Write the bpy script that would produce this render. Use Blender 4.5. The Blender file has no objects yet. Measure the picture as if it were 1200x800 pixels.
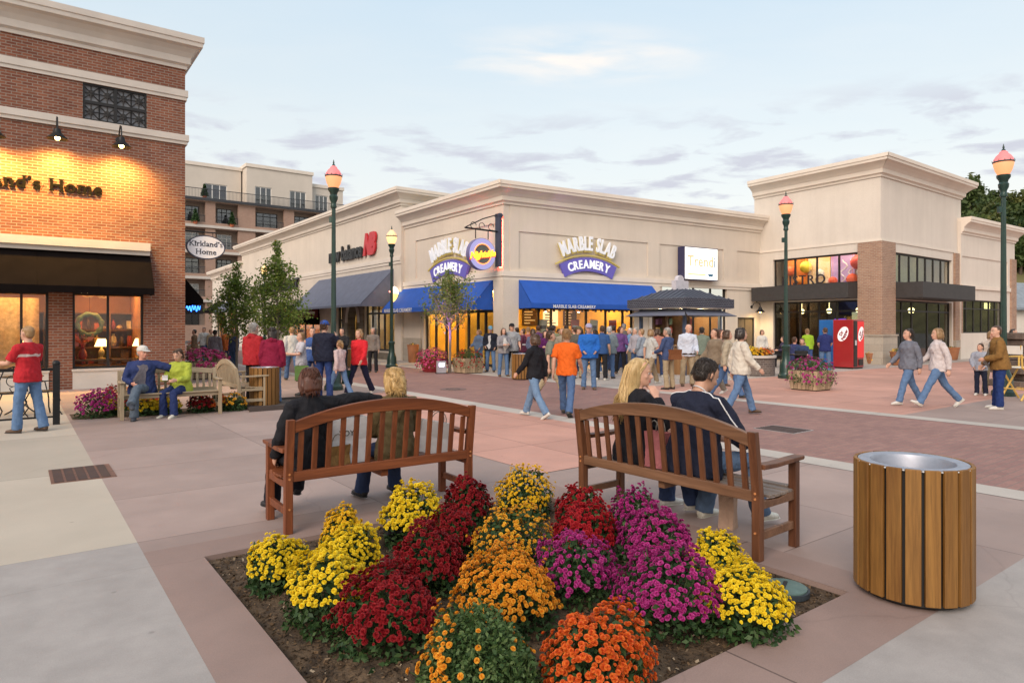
import bpy, math, random
import numpy as np
from mathutils import Vector, Matrix
S = bpy.context.scene
COL = S.collection
R_ = math.radians
F, CX, HY, H = 775.0, 600.0, 384.0, 1.65      # focal length (px of a 1200 wide frame), principal column, horizon row, eye height
GA = math.atan2(.599, .8006)                   # heading of the paving grid
RX, LX = Vector((.8006, .599, 0)), Vector((-.599, .8006, 0))
random.seed(7)
RNG = np.random.default_rng(11)

def gp(px, py):                                # measured point on the pavement -> metres
    Y = F * H / (py - HY)
    return Vector(((px - CX) * Y / F, Y, 0))
def at(px, Y, z=0):
    return Vector(((px - CX) * Y / F, Y, z))
def zat(py, Y):
    return H + (HY - py) * Y / F
def uv(u, v, z=0):
    return RX * u + LX * v + Vector((0, 0, z))

# ------------------------------------------------------------------ materials
MATS = {}
def nodes(name):
    m = bpy.data.materials.new(name); m.use_nodes = True
    nt = m.node_tree; b = nt.nodes['Principled BSDF']
    return m, nt, b
def N(nt, typ, **kw):
    n = nt.nodes.new(typ)
    for k, v in kw.items():
        if k.startswith('i_'):
            n.inputs[k[2:].replace('_', ' ')].default_value = v
        else: setattr(n, k, v)
    return n
def rgb(c):
    return (c[0], c[1], c[2], 1)
def mixn(nt, fac, a, b, mode='MIX'):
    n = nt.nodes.new('ShaderNodeMix'); n.data_type = 'RGBA'; n.blend_type = mode
    for s, v in ((n.inputs[0], fac), (n.inputs[6], a), (n.inputs[7], b)):
        if hasattr(v, 'links') or hasattr(v, 'is_output'): nt.links.new(v, s)
        elif isinstance(v, (int, float)): s.default_value = v
        else: s.default_value = rgb(v)
    return n.outputs[2]
def ramp(nt, fac, stops):
    n = nt.nodes.new('ShaderNodeValToRGB'); e = n.color_ramp.elements
    while len(e) < len(stops): e.new(.5)
    for k, (p, c) in zip(e, stops): k.position = p; k.color = rgb(c) if not isinstance(c, (int, float)) else (c, c, c, 1)
    nt.links.new(fac, n.inputs[0])
    return n.outputs[0]
def mat(name, col, rough=.6, var=.12, scale=6, bump=0, bscale=60, metal=0, spec=.5, detail=4, col2=None, vscale=None, coat=0):
    """plain surface with two scales of tonal variation in its own colour and a fine bump"""
    if name in MATS: return MATS[name]
    m, nt, b = nodes(name)
    tc = N(nt, 'ShaderNodeTexCoord')
    n1 = N(nt, 'ShaderNodeTexNoise', i_Scale=scale, i_Detail=detail, i_Roughness=.6)
    src = tc.outputs['Object']
    if vscale:
        mp = N(nt, 'ShaderNodeMapping'); mp.inputs['Scale'].default_value = vscale
        nt.links.new(src, mp.inputs[0]); src = mp.outputs[0]
    nt.links.new(src, n1.inputs['Vector'])
    lo = [max(0, c * (1 - var)) for c in col]; hi = [min(1, c * (1 + var)) for c in (col2 or col)]
    nt.links.new(ramp(nt, n1.outputs['Fac'], [(.3, lo), (.7, hi)]), b.inputs['Base Color'])
    b.inputs['Roughness'].default_value = rough; b.inputs['Metallic'].default_value = metal
    b.inputs['Specular IOR Level'].default_value = spec
    b.inputs['Coat Weight'].default_value = coat
    if bump:
        n2 = N(nt, 'ShaderNodeTexNoise', i_Scale=bscale, i_Detail=4)
        nt.links.new(src, n2.inputs['Vector'])
        bp = N(nt, 'ShaderNodeBump', i_Strength=bump, i_Distance=.02)
        nt.links.new(n2.outputs['Fac'], bp.inputs['Height']); nt.links.new(bp.outputs[0], b.inputs['Normal'])
    MATS[name] = m
    return m
def stuccomat(name, col):
    m = mat(name, col, .92, .06, .45, .35, 120); nt_ = m.node_tree; b = nt_.nodes['Principled BSDF']
    tc_ = N(nt_, 'ShaderNodeTexCoord'); mp_ = N(nt_, 'ShaderNodeMapping'); mp_.inputs['Scale'].default_value = (2.2, 2.2, .12); nt_.links.new(tc_.outputs['Object'], mp_.inputs[0])
    n_ = N(nt_, 'ShaderNodeTexNoise', i_Scale=1.6, i_Detail=6, i_Roughness=.6); nt_.links.new(mp_.outputs[0], n_.inputs['Vector'])
    old = b.inputs['Base Color'].links[0].from_socket
    c = mixn(nt_, 1, old, ramp(nt_, n_.outputs['Fac'], [(.3, (.955, .95, .945)), (.55, (1, 1, 1))]), 'MULTIPLY')
    n2 = N(nt_, 'ShaderNodeTexNoise', i_Scale=42, i_Detail=3); nt_.links.new(tc_.outputs['Object'], n2.inputs['Vector'])
    c = mixn(nt_, 1, c, ramp(nt_, n2.outputs['Fac'], [(.3, .9), (.6, 1.0)]), 'MULTIPLY'); nt_.links.new(c, b.inputs['Base Color'])
    return m
def emis(name, col, st, base=None):
    if name in MATS: return MATS[name]
    m, nt, b = nodes(name)
    b.inputs['Base Color'].default_value = rgb(base or col)
    b.inputs['Emission Color'].default_value = rgb(col); b.inputs['Emission Strength'].default_value = st
    MATS[name] = m
    return m
def glassmat(name, tint=(1, 1, 1), refl=1.0, ior=1.5):
    if name in MATS: return MATS[name]
    m, nt, b = nodes(name); nt.nodes.remove(b)
    out = nt.nodes['Material Output']
    tr = N(nt, 'ShaderNodeBsdfTransparent'); tr.inputs[0].default_value = rgb(tint)
    gl = N(nt, 'ShaderNodeBsdfGlossy'); gl.inputs['Roughness'].default_value = .02
    ge = N(nt, 'ShaderNodeNewGeometry'); dt = N(nt, 'ShaderNodeVectorMath', operation='DOT_PRODUCT'); nt.links.new(ge.outputs['Incoming'], dt.inputs[0]); nt.links.new(ge.outputs['Normal'], dt.inputs[1])
    ab = N(nt, 'ShaderNodeMath', operation='ABSOLUTE'); nt.links.new(dt.outputs['Value'], ab.inputs[0])
    iv = N(nt, 'ShaderNodeMath', operation='SUBTRACT'); iv.inputs[0].default_value = 1; nt.links.new(ab.outputs[0], iv.inputs[1])
    pw_ = N(nt, 'ShaderNodeMath', operation='POWER'); pw_.inputs[1].default_value = 5; nt.links.new(iv.outputs[0], pw_.inputs[0])
    fr = N(nt, 'ShaderNodeMath', operation='MULTIPLY_ADD'); fr.inputs[1].default_value = .9; fr.inputs[2].default_value = .05; nt.links.new(pw_.outputs[0], fr.inputs[0])
    mx = N(nt, 'ShaderNodeMixShader')
    ml = N(nt, 'ShaderNodeMath', operation='MULTIPLY'); ml.inputs[1].default_value = refl
    nt.links.new(fr.outputs[0], ml.inputs[0]); nt.links.new(ml.outputs[0], mx.inputs[0])
    nt.links.new(tr.outputs[0], mx.inputs[1]); nt.links.new(gl.outputs[0], mx.inputs[2]); nt.links.new(mx.outputs[0], out.inputs[0])
    MATS[name] = m
    return m
def brickmat(name, c1, c2, mortar, bw=.22, rh=.075, ms=.009, wall=True, var=.35, bump=.6, rough=.85, off=.5, bias=0.0, ms_smooth=.1):
    if name in MATS: return MATS[name]
    m, nt, b = nodes(name)
    tc = N(nt, 'ShaderNodeTexCoord'); src = tc.outputs['Object']
    if wall:
        sp = N(nt, 'ShaderNodeSeparateXYZ'); nt.links.new(src, sp.inputs[0])
        ad = N(nt, 'ShaderNodeMath', operation='ADD'); nt.links.new(sp.outputs[0], ad.inputs[0]); nt.links.new(sp.outputs[1], ad.inputs[1])
        cb = N(nt, 'ShaderNodeCombineXYZ'); nt.links.new(ad.outputs[0], cb.inputs[0]); nt.links.new(sp.outputs[2], cb.inputs[1]); v = cb.outputs[0]
    else: v = src
    bt = N(nt, 'ShaderNodeTexBrick', offset=off, i_Scale=1.0)
    bt.inputs['Brick Width'].default_value = bw; bt.inputs['Row Height'].default_value = rh
    bt.inputs['Mortar Size'].default_value = ms; bt.inputs['Mortar Smooth'].default_value = ms_smooth; bt.inputs['Bias'].default_value = bias
    bt.inputs['Color1'].default_value = rgb(c1); bt.inputs['Color2'].default_value = rgb(c2); bt.inputs['Mortar'].default_value = rgb(mortar)
    nt.links.new(v, bt.inputs['Vector'])
    n1 = N(nt, 'ShaderNodeTexNoise', i_Scale=.9, i_Detail=6, i_Roughness=.65); nt.links.new(src, n1.inputs['Vector'])
    sh = ramp(nt, n1.outputs['Fac'], [(.25, 1 - var), (.75, 1 + 0.0)])
    col = mixn(nt, 1.0, bt.outputs['Color'], sh, 'MULTIPLY')
    n3 = N(nt, 'ShaderNodeTexNoise', i_Scale=35, i_Detail=3); nt.links.new(src, n3.inputs['Vector'])
    col = mixn(nt, .35, col, ramp(nt, n3.outputs['Fac'], [(.3, .45), (.7, 1)]), 'MULTIPLY')
    nt.links.new(col, b.inputs['Base Color']); b.inputs['Roughness'].default_value = rough
    bp = N(nt, 'ShaderNodeBump', i_Strength=bump, i_Distance=.006); bp.invert = True
    nt.links.new(bt.outputs['Fac'], bp.inputs['Height']); nt.links.new(bp.outputs[0], b.inputs['Normal'])
    MATS[name] = m
    return m
def pavemat(name, col, jw, jh, ms=.008, var=.18, jcol=.45, off=0.0, rough=.75, shift=(0, 0), stain=.25, spec=.35):
    """broom-finished concrete with sawn joints, blotches, small spots"""
    if name in MATS: return MATS[name]
    m, nt, b = nodes(name)
    tc = N(nt, 'ShaderNodeTexCoord'); src = tc.outputs['Object']
    mp = N(nt, 'ShaderNodeMapping'); mp.inputs['Location'].default_value = (shift[0], shift[1], 0); nt.links.new(src, mp.inputs[0])
    bt = N(nt, 'ShaderNodeTexBrick', offset=off, i_Scale=1.0)
    bt.inputs['Brick Width'].default_value = jw; bt.inputs['Row Height'].default_value = jh; bt.inputs['Mortar Size'].default_value = ms
    bt.inputs['Mortar Smooth'].default_value = .3
    t = .10
    bt.inputs['Color1'].default_value = rgb([c * (1 - t) for c in col]); bt.inputs['Color2'].default_value = rgb([c * (1 + t) for c in col])
    bt.inputs['Mortar'].default_value = rgb([c * jcol for c in col])
    nt.links.new(mp.outputs[0], bt.inputs['Vector'])
    n1 = N(nt, 'ShaderNodeTexNoise', i_Scale=.7, i_Detail=7, i_Roughness=.62); nt.links.new(src, n1.inputs['Vector'])
    c = mixn(nt, 1.0, bt.outputs['Color'], ramp(nt, n1.outputs['Fac'], [(.28, 1 - var), (.72, 1 + var * .5)]), 'MULTIPLY')
    n2 = N(nt, 'ShaderNodeTexNoise', i_Scale=3.2, i_Detail=8, i_Roughness=.7); nt.links.new(src, n2.inputs['Vector'])
    c = mixn(nt, stain, c, ramp(nt, n2.outputs['Fac'], [(.3, .62), (.62, 1.05)]), 'MULTIPLY')
    vo = N(nt, 'ShaderNodeTexVoronoi', i_Scale=2.3); nt.links.new(src, vo.inputs['Vector'])
    c = mixn(nt, .5, c, ramp(nt, vo.outputs['Distance'], [(.02, .5), (.05, 1)]), 'MULTIPLY')
    vc = N(nt, 'ShaderNodeTexVoronoi', i_Scale=.33, feature='DISTANCE_TO_EDGE'); nd = N(nt, 'ShaderNodeTexNoise', i_Scale=1.7, i_Detail=6); nt.links.new(src, nd.inputs['Vector'])
    nt.links.new(mixn(nt, .35, src, nd.outputs['Color'], 'ADD'), vc.inputs['Vector'])
    c = mixn(nt, .14, c, ramp(nt, vc.outputs['Distance'], [(.0015, .35), (.004, 1)]), 'MULTIPLY')
    n3 = N(nt, 'ShaderNodeTexNoise', i_Scale=140, i_Detail=3); nt.links.new(src, n3.inputs['Vector'])
    c = mixn(nt, .4, c, ramp(nt, n3.outputs['Fac'], [(.3, .75), (.7, 1.08)]), 'MULTIPLY')
    nt.links.new(c, b.inputs['Base Color'])
    nt.links.new(ramp(nt, n2.outputs['Fac'], [(.3, rough - .15), (.7, rough + .12)]), b.inputs['Roughness'])
    b.inputs['Specular IOR Level'].default_value = spec
    mpb = N(nt, 'ShaderNodeMapping'); mpb.inputs['Scale'].default_value = (25, 260, 100); nt.links.new(src, mpb.inputs[0])
    n4 = N(nt, 'ShaderNodeTexNoise', i_Scale=1, i_Detail=3); nt.links.new(mpb.outputs[0], n4.inputs['Vector'])
    bp = N(nt, 'ShaderNodeBump', i_Strength=.25, i_Distance=.004); nt.links.new(n4.outputs['Fac'], bp.inputs['Height'])
    bp2 = N(nt, 'ShaderNodeBump', i_Strength=.6, i_Distance=.006); bp2.invert = True
    nt.links.new(bt.outputs['Fac'], bp2.inputs['Height']); nt.links.new(bp.outputs[0], bp2.inputs['Normal']); nt.links.new(bp2.outputs[0], b.inputs['Normal'])
    MATS[name] = m
    return m
def woodmat(name, c1, c2, axis=2, rough=.5, scale=9, stretch=.06, spec=.4, island=.25):
    if name in MATS: return MATS[name]
    m, nt, b = nodes(name)
    tc = N(nt, 'ShaderNodeTexCoord'); gi = N(nt, 'ShaderNodeNewGeometry')
    mp = N(nt, 'ShaderNodeMapping'); sc = [1, 1, 1]; sc[axis] = stretch; mp.inputs['Scale'].default_value = sc
    ad = N(nt, 'ShaderNodeVectorMath', operation='ADD'); nt.links.new(tc.outputs['Object'], mp.inputs[0])
    sclv = N(nt, 'ShaderNodeVectorMath', operation='SCALE'); sclv.inputs[0].default_value = (7, 11, 5); nt.links.new(gi.outputs['Random Per Island'], sclv.inputs['Scale'])
    nt.links.new(mp.outputs[0], ad.inputs[0]); nt.links.new(sclv.outputs[0], ad.inputs[1])
    n1 = N(nt, 'ShaderNodeTexNoise', i_Scale=scale, i_Detail=7, i_Roughness=.65, i_Distortion=.6); nt.links.new(ad.outputs[0], n1.inputs['Vector'])
    n2 = N(nt, 'ShaderNodeTexNoise', i_Scale=scale * 9, i_Detail=3); nt.links.new(ad.outputs[0], n2.inputs['Vector'])
    c = ramp(nt, n1.outputs['Fac'], [(.3, c1), (.68, c2)])
    c = mixn(nt, .45, c, ramp(nt, n2.outputs['Fac'], [(.35, .55), (.6, 1.05)]), 'MULTIPLY')
    mr = N(nt, 'ShaderNodeMapRange'); mr.inputs[3].default_value = 1 - island; mr.inputs[4].default_value = 1 + island
    nt.links.new(gi.outputs['Random Per Island'], mr.inputs[0])
    c = mixn(nt, 1, c, mr.outputs[0], 'MULTIPLY')
    nt.links.new(c, b.inputs['Base Color']); b.inputs['Roughness'].default_value = rough; b.inputs['Specular IOR Level'].default_value = spec
    bp = N(nt, 'ShaderNodeBump', i_Strength=.25, i_Distance=.004); nt.links.new(n2.outputs['Fac'], bp.inputs['Height']); nt.links.new(bp.outputs[0], b.inputs['Normal'])
    MATS[name] = m
    return m
def leafmat(name, stops, rough=.55, trans=.25):
    """leaves or petals: colour differs from piece to piece"""
    if name in MATS: return MATS[name]
    m, nt, b = nodes(name)
    gi = N(nt, 'ShaderNodeNewGeometry')
    c = ramp(nt, gi.outputs['Random Per Island'], stops)
    nt.links.new(c, b.inputs['Base Color']); b.inputs['Roughness'].default_value = rough; b.inputs['Specular IOR Level'].default_value = .3
    out = nt.nodes['Material Output']
    tl = N(nt, 'ShaderNodeBsdfTranslucent'); nt.links.new(c, tl.inputs[0])
    mx = N(nt, 'ShaderNodeMixShader'); mx.inputs[0].default_value = trans
    nt.links.new(b.outputs[0], mx.inputs[1]); nt.links.new(tl.outputs[0], mx.inputs[2]); nt.links.new(mx.outputs[0], out.inputs[0])
    MATS[name] = m
    return m
def clothmat(col, rough=.85):
    """woven cloth with soft fold bump"""
    name = 'cloth_%02x%02x%02x' % tuple(int(min(1, c) * 255) for c in col)
    if name in MATS: return MATS[name]
    m, nt, b = nodes(name)
    tc = N(nt, 'ShaderNodeTexCoord')
    n1 = N(nt, 'ShaderNodeTexNoise', i_Scale=14, i_Detail=5, i_Roughness=.6, i_Distortion=.8); nt.links.new(tc.outputs['Object'], n1.inputs['Vector'])
    nt.links.new(ramp(nt, n1.outputs['Fac'], [(.3, [c * .86 for c in col]), (.7, [min(1, c * 1.07) for c in col])]), b.inputs['Base Color'])
    b.inputs['Roughness'].default_value = rough; b.inputs['Specular IOR Level'].default_value = .25
    mp = N(nt, 'ShaderNodeMapping'); mp.inputs['Scale'].default_value = (1, 1, .55); nt.links.new(tc.outputs['Object'], mp.inputs[0])
    n2 = N(nt, 'ShaderNodeTexNoise', i_Scale=9, i_Detail=4, i_Distortion=1.2); nt.links.new(mp.outputs[0], n2.inputs['Vector'])
    bp = N(nt, 'ShaderNodeBump', i_Strength=.8, i_Distance=.035); nt.links.new(n2.outputs['Fac'], bp.inputs['Height']); nt.links.new(bp.outputs[0], b.inputs['Normal'])
    MATS[name] = m
    return m

# ------------------------------------------------------------------ mesh builder
_TXT = {}
def text_geo(s, bold=0.0, depth=.02, shear=0.0, spacing=1.0, res=3, serif=False):
    key = (s, bold, depth, shear, spacing, res, serif)
    if key not in _TXT:
        cu = bpy.data.curves.new('lettering', 'FONT'); cu.body = s; cu.size = 1; cu.extrude = depth; cu.offset = bold; cu.shear = shear
        cu.space_character = spacing; cu.resolution_u = res
        o = bpy.data.objects.new('lettering', cu); COL.objects.link(o)
        dg = bpy.context.evaluated_depsgraph_get()
        me = bpy.data.meshes.new_from_object(o.evaluated_get(dg))
        V = [tuple(v.co) for v in me.vertices]; P = [tuple(p.vertices) for p in me.polygons]
        if serif:                                   # slab serifs on every flat stem end
            ends = {}
            for e in me.edges:
                a, b = V[e.vertices[0]], V[e.vertices[1]]
                if abs(a[1] - b[1]) < .004 and .05 < abs(a[0] - b[0]) < .17 and a[2] > 0 and b[2] > 0: ends[(round((a[0] + b[0]) / 2, 2), round(a[1], 2))] = abs(a[0] - b[0])
            for (x, y), w in ends.items():
                up = -1 if y > .3 else 1; k = len(V); h = .055 * up; q = w / 2 + .055
                V += [(xx, yy, zz) for zz in (-depth * .9, depth * .9) for yy in (y - .004 * up, y + h) for xx in (x - q, x + q)]
                P += [tuple(k + i for i in f) for f in ((0, 2, 3, 1), (4, 5, 7, 6), (0, 1, 5, 4), (2, 6, 7, 3), (0, 4, 6, 2), (1, 3, 7, 5))]
        bpy.data.objects.remove(o); bpy.data.curves.remove(cu); bpy.data.meshes.remove(me)
        _TXT[key] = (V, P)
    return _TXT[key]

class MB:
    def __init__(s, M=None):
        s.V, s.P, s.I = [], [], []; s.M = M or Matrix(); s.mi = 0
    def add(s, V, P, M=None):
        k = len(s.V); T = s.M @ M if M is not None else s.M
        s.V += [tuple(T @ Vector(v)) for v in V]
        s.P += [tuple(i + k for i in p) for p in P]; s.I += [s.mi] * len(P)
        return s
    def box(s, x0, x1, y0, y1, z0, z1, M=None):
        if x0 > x1: x0, x1 = x1, x0
        if y0 > y1: y0, y1 = y1, y0
        V = [(x, y, z) for z in (z0, z1) for y in (y0, y1) for x in (x0, x1)]
        return s.add(V, [(0, 2, 3, 1), (4, 5, 7, 6), (0, 1, 5, 4), (2, 6, 7, 3), (0, 4, 6, 2), (1, 3, 7, 5)], M)
    def quad(s, a, b, c, d):
        return s.add([a, b, c, d], [(0, 1, 2, 3)])
    def prism(s, poly, z0, z1, M=None):                # polygon in xy
        n = len(poly); V = [(x, y, z0) for x, y in poly] + [(x, y, z1) for x, y in poly]
        a = sum(poly[i][0] * poly[(i + 1) % n][1] - poly[(i + 1) % n][0] * poly[i][1] for i in range(n))
        P = [tuple(range(n))[::-1], tuple(range(n, 2 * n))] + [(i, (i + 1) % n, n + (i + 1) % n, n + i) for i in range(n)]
        if a < 0: P = [p[::-1] for p in P]
        return s.add(V, P, M)
    def prof(s, poly, x0, x1, M=None):                 # polygon in (y,z) extruded along x
        Mx = Matrix(((0, 0, 1, 0), (1, 0, 0, 0), (0, 1, 0, 0), (0, 0, 0, 1)))
        return s.prism(poly, x0, x1, (M @ Mx) if M is not None else Mx)
    def proy(s, poly, y0, y1, M=None):                 # polygon in (x,z) extruded along y
        Mx = Matrix(((1, 0, 0, 0), (0, 0, -1, 0), (0, 1, 0, 0), (0, 0, 0, 1)))
        return s.prism(poly, -y1, -y0, (M @ Mx) if M is not None else Mx)
    def tube(s, pts, rad, n=8, side=None, cap=True):
        pts = [Vector(p) for p in pts]; V, P = [], []
        k = len(pts)
        if not isinstance(rad, (list, tuple)): rad = [rad] * k
        ref = Vector(side) if side is not None else None
        for i, p in enumerate(pts):
            t = (pts[min(i + 1, k - 1)] - pts[max(i - 1, 0)])
            t = t.normalized() if t.length > 1e-9 else Vector((0, 0, 1))
            if ref is None:
                ref = Vector((1, 0, 0)) if abs(t.x) < .8 else Vector((0, 1, 0))
            a = ref - t * ref.dot(t)
            if a.length < 1e-4: a = t.orthogonal()
            a.normalize(); b = t.cross(a)
            if side is None: ref = a
            r = rad[i]; ra, rb = r if isinstance(r, (list, tuple)) else (r, r)
            for j in range(n):
                w = 2 * math.pi * j / n
                V.append(tuple(p + a * (ra * math.cos(w)) + b * (rb * math.sin(w))))
        for i in range(k - 1):
            for j in range(n):
                P.append((i * n + j, i * n + (j + 1) % n, (i + 1) * n + (j + 1) % n, (i + 1) * n + j))
        if cap: P += [tuple(range(n))[::-1], tuple(range((k - 1) * n, k * n))]
        return s.add(V, P)
    def lathe(s, prof, n=24, M=None, cap=True):        # [(r, z)]
        V, P = [], []; k = len(prof)
        for r, z in prof:
            for j in range(n):
                w = 2 * math.pi * j / n; V.append((r * math.cos(w), r * math.sin(w), z))
        for i in range(k - 1):
            for j in range(n):
                P.append((i * n + j, i * n + (j + 1) % n, (i + 1) * n + (j + 1) % n, (i + 1) * n + j))
        if cap: P += [tuple(range(n))[::-1], tuple(range((k - 1) * n, k * n))]
        return s.add(V, P, M)
    def ball(s, c, r, n=10, m=7):
        rx, ry, rz = r if isinstance(r, (list, tuple)) else (r, r, r)
        return s.lathe([(math.sin(math.pi * i / m) if 0 < i < m else .02, -math.cos(math.pi * i / m)) for i in range(m + 1)], n,
                       Matrix.Translation(c) @ Matrix.Diagonal((rx, ry, rz, 1)))
    def text(s, t, size, M, **kw):                     # lettering in the local xy plane of M
        V, P = text_geo(t, **kw)
        return s.add([(x * size, y * size, z * size) for x, y, z in V], P, M)
    def build(s, name, mats, parent=None, smooth=None, bevel=0, solid=False):
        me = bpy.data.meshes.new(name); me.from_pydata(s.V, [], s.P)
        if not isinstance(mats, (list, tuple)): mats = [mats]
        for m in mats: me.materials.append(m)
        if any(s.I): me.polygons.foreach_set('material_index', s.I)
        if smooth:
            me.polygons.foreach_set('use_smooth', [True] * len(me.polygons))
            if smooth < 180: me.set_sharp_from_angle(angle=R_(smooth))
        me.update()
        return link(name, me, parent, bevel)
def link(name, me, parent=None, bevel=0):
    o = bpy.data.objects.new(name, me); COL.objects.link(o)
    if parent is not None: o.parent = parent
    if bevel:
        b = o.modifiers.new('edge', 'BEVEL'); b.width = bevel; b.segments = 2; b.limit_method = 'ANGLE'; b.angle_limit = R_(40)
    return o
def tag(o, label=None, cat=None, group=None, kind=None):
    for k, v in (('label', label), ('category', cat), ('group', group), ('kind', kind)):
        if v: o[k] = v
    return o
def thing(name, label, cat, loc=(0, 0, 0), rz=0, group=None):
    o = bpy.data.objects.new(name, None); COL.objects.link(o); o.empty_display_size = .3
    o.location = loc; o.rotation_euler = (0, 0, rz)
    return tag(o, label, cat, group)
def copy_tree(o, loc=None, rz=None, label=None, parent=None, scale=None):
    c = o.copy(); COL.objects.link(c); c.parent = parent
    for ch in list(o.children): copy_tree(ch, parent=c)
    if loc is not None: c.location = loc
    if rz is not None: c.rotation_euler = (0, 0, rz)
    if scale is not None: c.scale = scale if isinstance(scale, (tuple, list)) else (scale,) * 3
    if label: c['label'] = label
    return c
def text_on(s, size, x, y, z, rx=90, rz=0):
    return Matrix.Translation((x, y, z)) @ Matrix.Rotation(R_(rz), 4, 'Z') @ Matrix.Rotation(R_(rx), 4, 'X')
def text_w(s, **kw):
    V, _ = text_geo(s, **kw); return min(v[0] for v in V), max(v[0] for v in V)
def np_mesh(name, V, Q, mats, parent=None, mi=None, smooth=False):
    me = bpy.data.meshes.new(name); n, k = len(V), len(Q); w = Q.shape[1]
    me.vertices.add(n); me.vertices.foreach_set('co', V.astype(np.float32).ravel())
    me.loops.add(k * w); me.loops.foreach_set('vertex_index', Q.astype(np.int32).ravel())
    me.polygons.add(k); me.polygons.foreach_set('loop_start', np.arange(0, k * w, w, dtype=np.int32))
    try: me.polygons.foreach_set('loop_total', np.full(k, w, dtype=np.int32))
    except Exception: pass
    for m in (mats if isinstance(mats, (list, tuple)) else [mats]): me.materials.append(m)
    if mi is not None: me.polygons.foreach_set('material_index', mi.astype(np.int32))
    if smooth: me.polygons.foreach_set('use_smooth', np.ones(k, dtype=bool))
    me.update(calc_edges=True); me.validate()
    return link(name, me, parent)

# ------------------------------------------------------------------ camera, light, sky
cam_d = bpy.data.cameras.new('camera'); cam = bpy.data.objects.new('camera', cam_d); COL.objects.link(cam)
cam.location = (0, 0, H); cam.rotation_euler = (R_(90), 0, 0)
cam_d.sensor_width = 36; cam_d.lens = 36 * F / 1200; cam_d.shift_y = (HY - 400) / 1200; cam_d.clip_end = 3000; cam_d.clip_start = .05
S.camera = cam
S.view_settings.view_transform = 'Standard'; S.view_settings.look = 'None'; S.view_settings.gamma = 1; S.view_settings.exposure = 0.65
S.render.engine = 'CYCLES'
cy = S.cycles; cy.use_denoising = True; cy.max_bounces = 5; cy.diffuse_bounces = 3; cy.glossy_bounces = 2; cy.transmission_bounces = 3; cy.transparent_max_bounces = 10
cy.sample_clamp_indirect = 4; cy.caustics_reflective = False; cy.caustics_refractive = False

SUN_EL, SUN_AZ = 11, 205                        # degrees; the glow of the evening sky is behind the camera, to the left
sd = bpy.data.lights.new('sun', 'SUN'); sd.energy = 1.75; sd.angle = R_(38); sd.color = (1.0, .82, .68)
so = bpy.data.objects.new('sun', sd); COL.objects.link(so)
dv = Vector((math.sin(R_(SUN_AZ)) * math.cos(R_(34)), math.cos(R_(SUN_AZ)) * math.cos(R_(34)), math.sin(R_(34))))
so.rotation_euler = dv.to_track_quat('Z', 'Y').to_euler()

wd = bpy.data.worlds.new('World'); S.world = wd; wd.use_nodes = True
nt = wd.node_tree; bg = nt.nodes['Background']; bg.inputs[1].default_value = .12
sky = N(nt, 'ShaderNodeTexSky', sky_type='NISHITA'); sky.sun_disc = False; sky.sun_elevation = R_(SUN_EL); sky.sun_rotation = R_(SUN_AZ)
sky.air_density = 1; sky.dust_density = 1.5; sky.ozone_density = 1.5
tc = N(nt, 'ShaderNodeTexCoord'); sx = N(nt, 'ShaderNodeSeparateXYZ'); nt.links.new(tc.outputs['Generated'], sx.inputs[0])
grad = ramp(nt, sx.outputs[2], [(0.0, (5.7, 5.2, 4.6)), (.12, (5.7, 5.4, 4.95)), (.24, (5.0, 5.25, 5.2)), (.45, (3.95, 4.75, 5.35)), (1, (4.6, 4.8, 5.2))])
base = mixn(nt, .82, sky.outputs[0], grad)
dz = N(nt, 'ShaderNodeMath', operation='ADD'); nt.links.new(sx.outputs[2], dz.inputs[0]); dz.inputs[1].default_value = .06
dx = N(nt, 'ShaderNodeMath', operation='DIVIDE'); nt.links.new(sx.outputs[0], dx.inputs[0]); nt.links.new(dz.outputs[0], dx.inputs[1])
dy = N(nt, 'ShaderNodeMath', operation='DIVIDE'); nt.links.new(sx.outputs[1], dy.inputs[0]); nt.links.new(dz.outputs[0], dy.inputs[1])
cv = N(nt, 'ShaderNodeCombineXYZ'); nt.links.new(dx.outputs[0], cv.inputs[0]); nt.links.new(dy.outputs[0], cv.inputs[1])
def cloud(scale, off, lo, hi, band, det=6):
    mp = N(nt, 'ShaderNodeMapping'); mp.inputs['Location'].default_value = off; mp.inputs['Scale'].default_value = scale
    nt.links.new(cv.outputs[0], mp.inputs[0])
    n = N(nt, 'ShaderNodeTexNoise', i_Scale=1, i_Detail=det, i_Roughness=.55, i_Distortion=.3); nt.links.new(mp.outputs[0], n.inputs['Vector'])
    a = ramp(nt, n.outputs['Fac'], [(lo, 0.0), (hi, 1.0)])
    b_ = ramp(nt, sx.outputs[2], band)
    return mixn(nt, 1, a, b_, 'MULTIPLY')
c1 = cloud((2.7, 3.6, 1), (3.3, 1.2, 0), .50, .64, [(.12, 0.0), (.18, .85), (.27, .75), (.32, 0.0)])
c2 = cloud((2.4, 5.2, 1), (9.1, 4.7, 2), .40, .66, [(.2, 0.0), (.30, 1.0), (.5, .9), (.8, 0.0)])
mpw = N(nt, 'ShaderNodeMapping'); mpw.inputs['Location'].default_value = (-.22, -5.3, 0); mpw.inputs['Scale'].default_value = (1.15, 2.5, 0); nt.links.new(cv.outputs[0], mpw.inputs[0])
ln_ = N(nt, 'ShaderNodeVectorMath', operation='LENGTH'); nt.links.new(mpw.outputs[0], ln_.inputs[0])
c2 = mixn(nt, 1, c2, ramp(nt, ln_.outputs['Value'], [(.05, .95), (.6, .04)]), 'MULTIPLY')
c3 = cloud((.35, .6, 1), (1.7, 8.3, 5), .42, .8, [(.1, 0.0), (.25, .2), (.6, .3), (.9, .1)])
base = mixn(nt, c3, base, (5.6, 5.6, 5.5))
base = mixn(nt, c2, base, (6.3, 5.55, 4.9))
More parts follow.
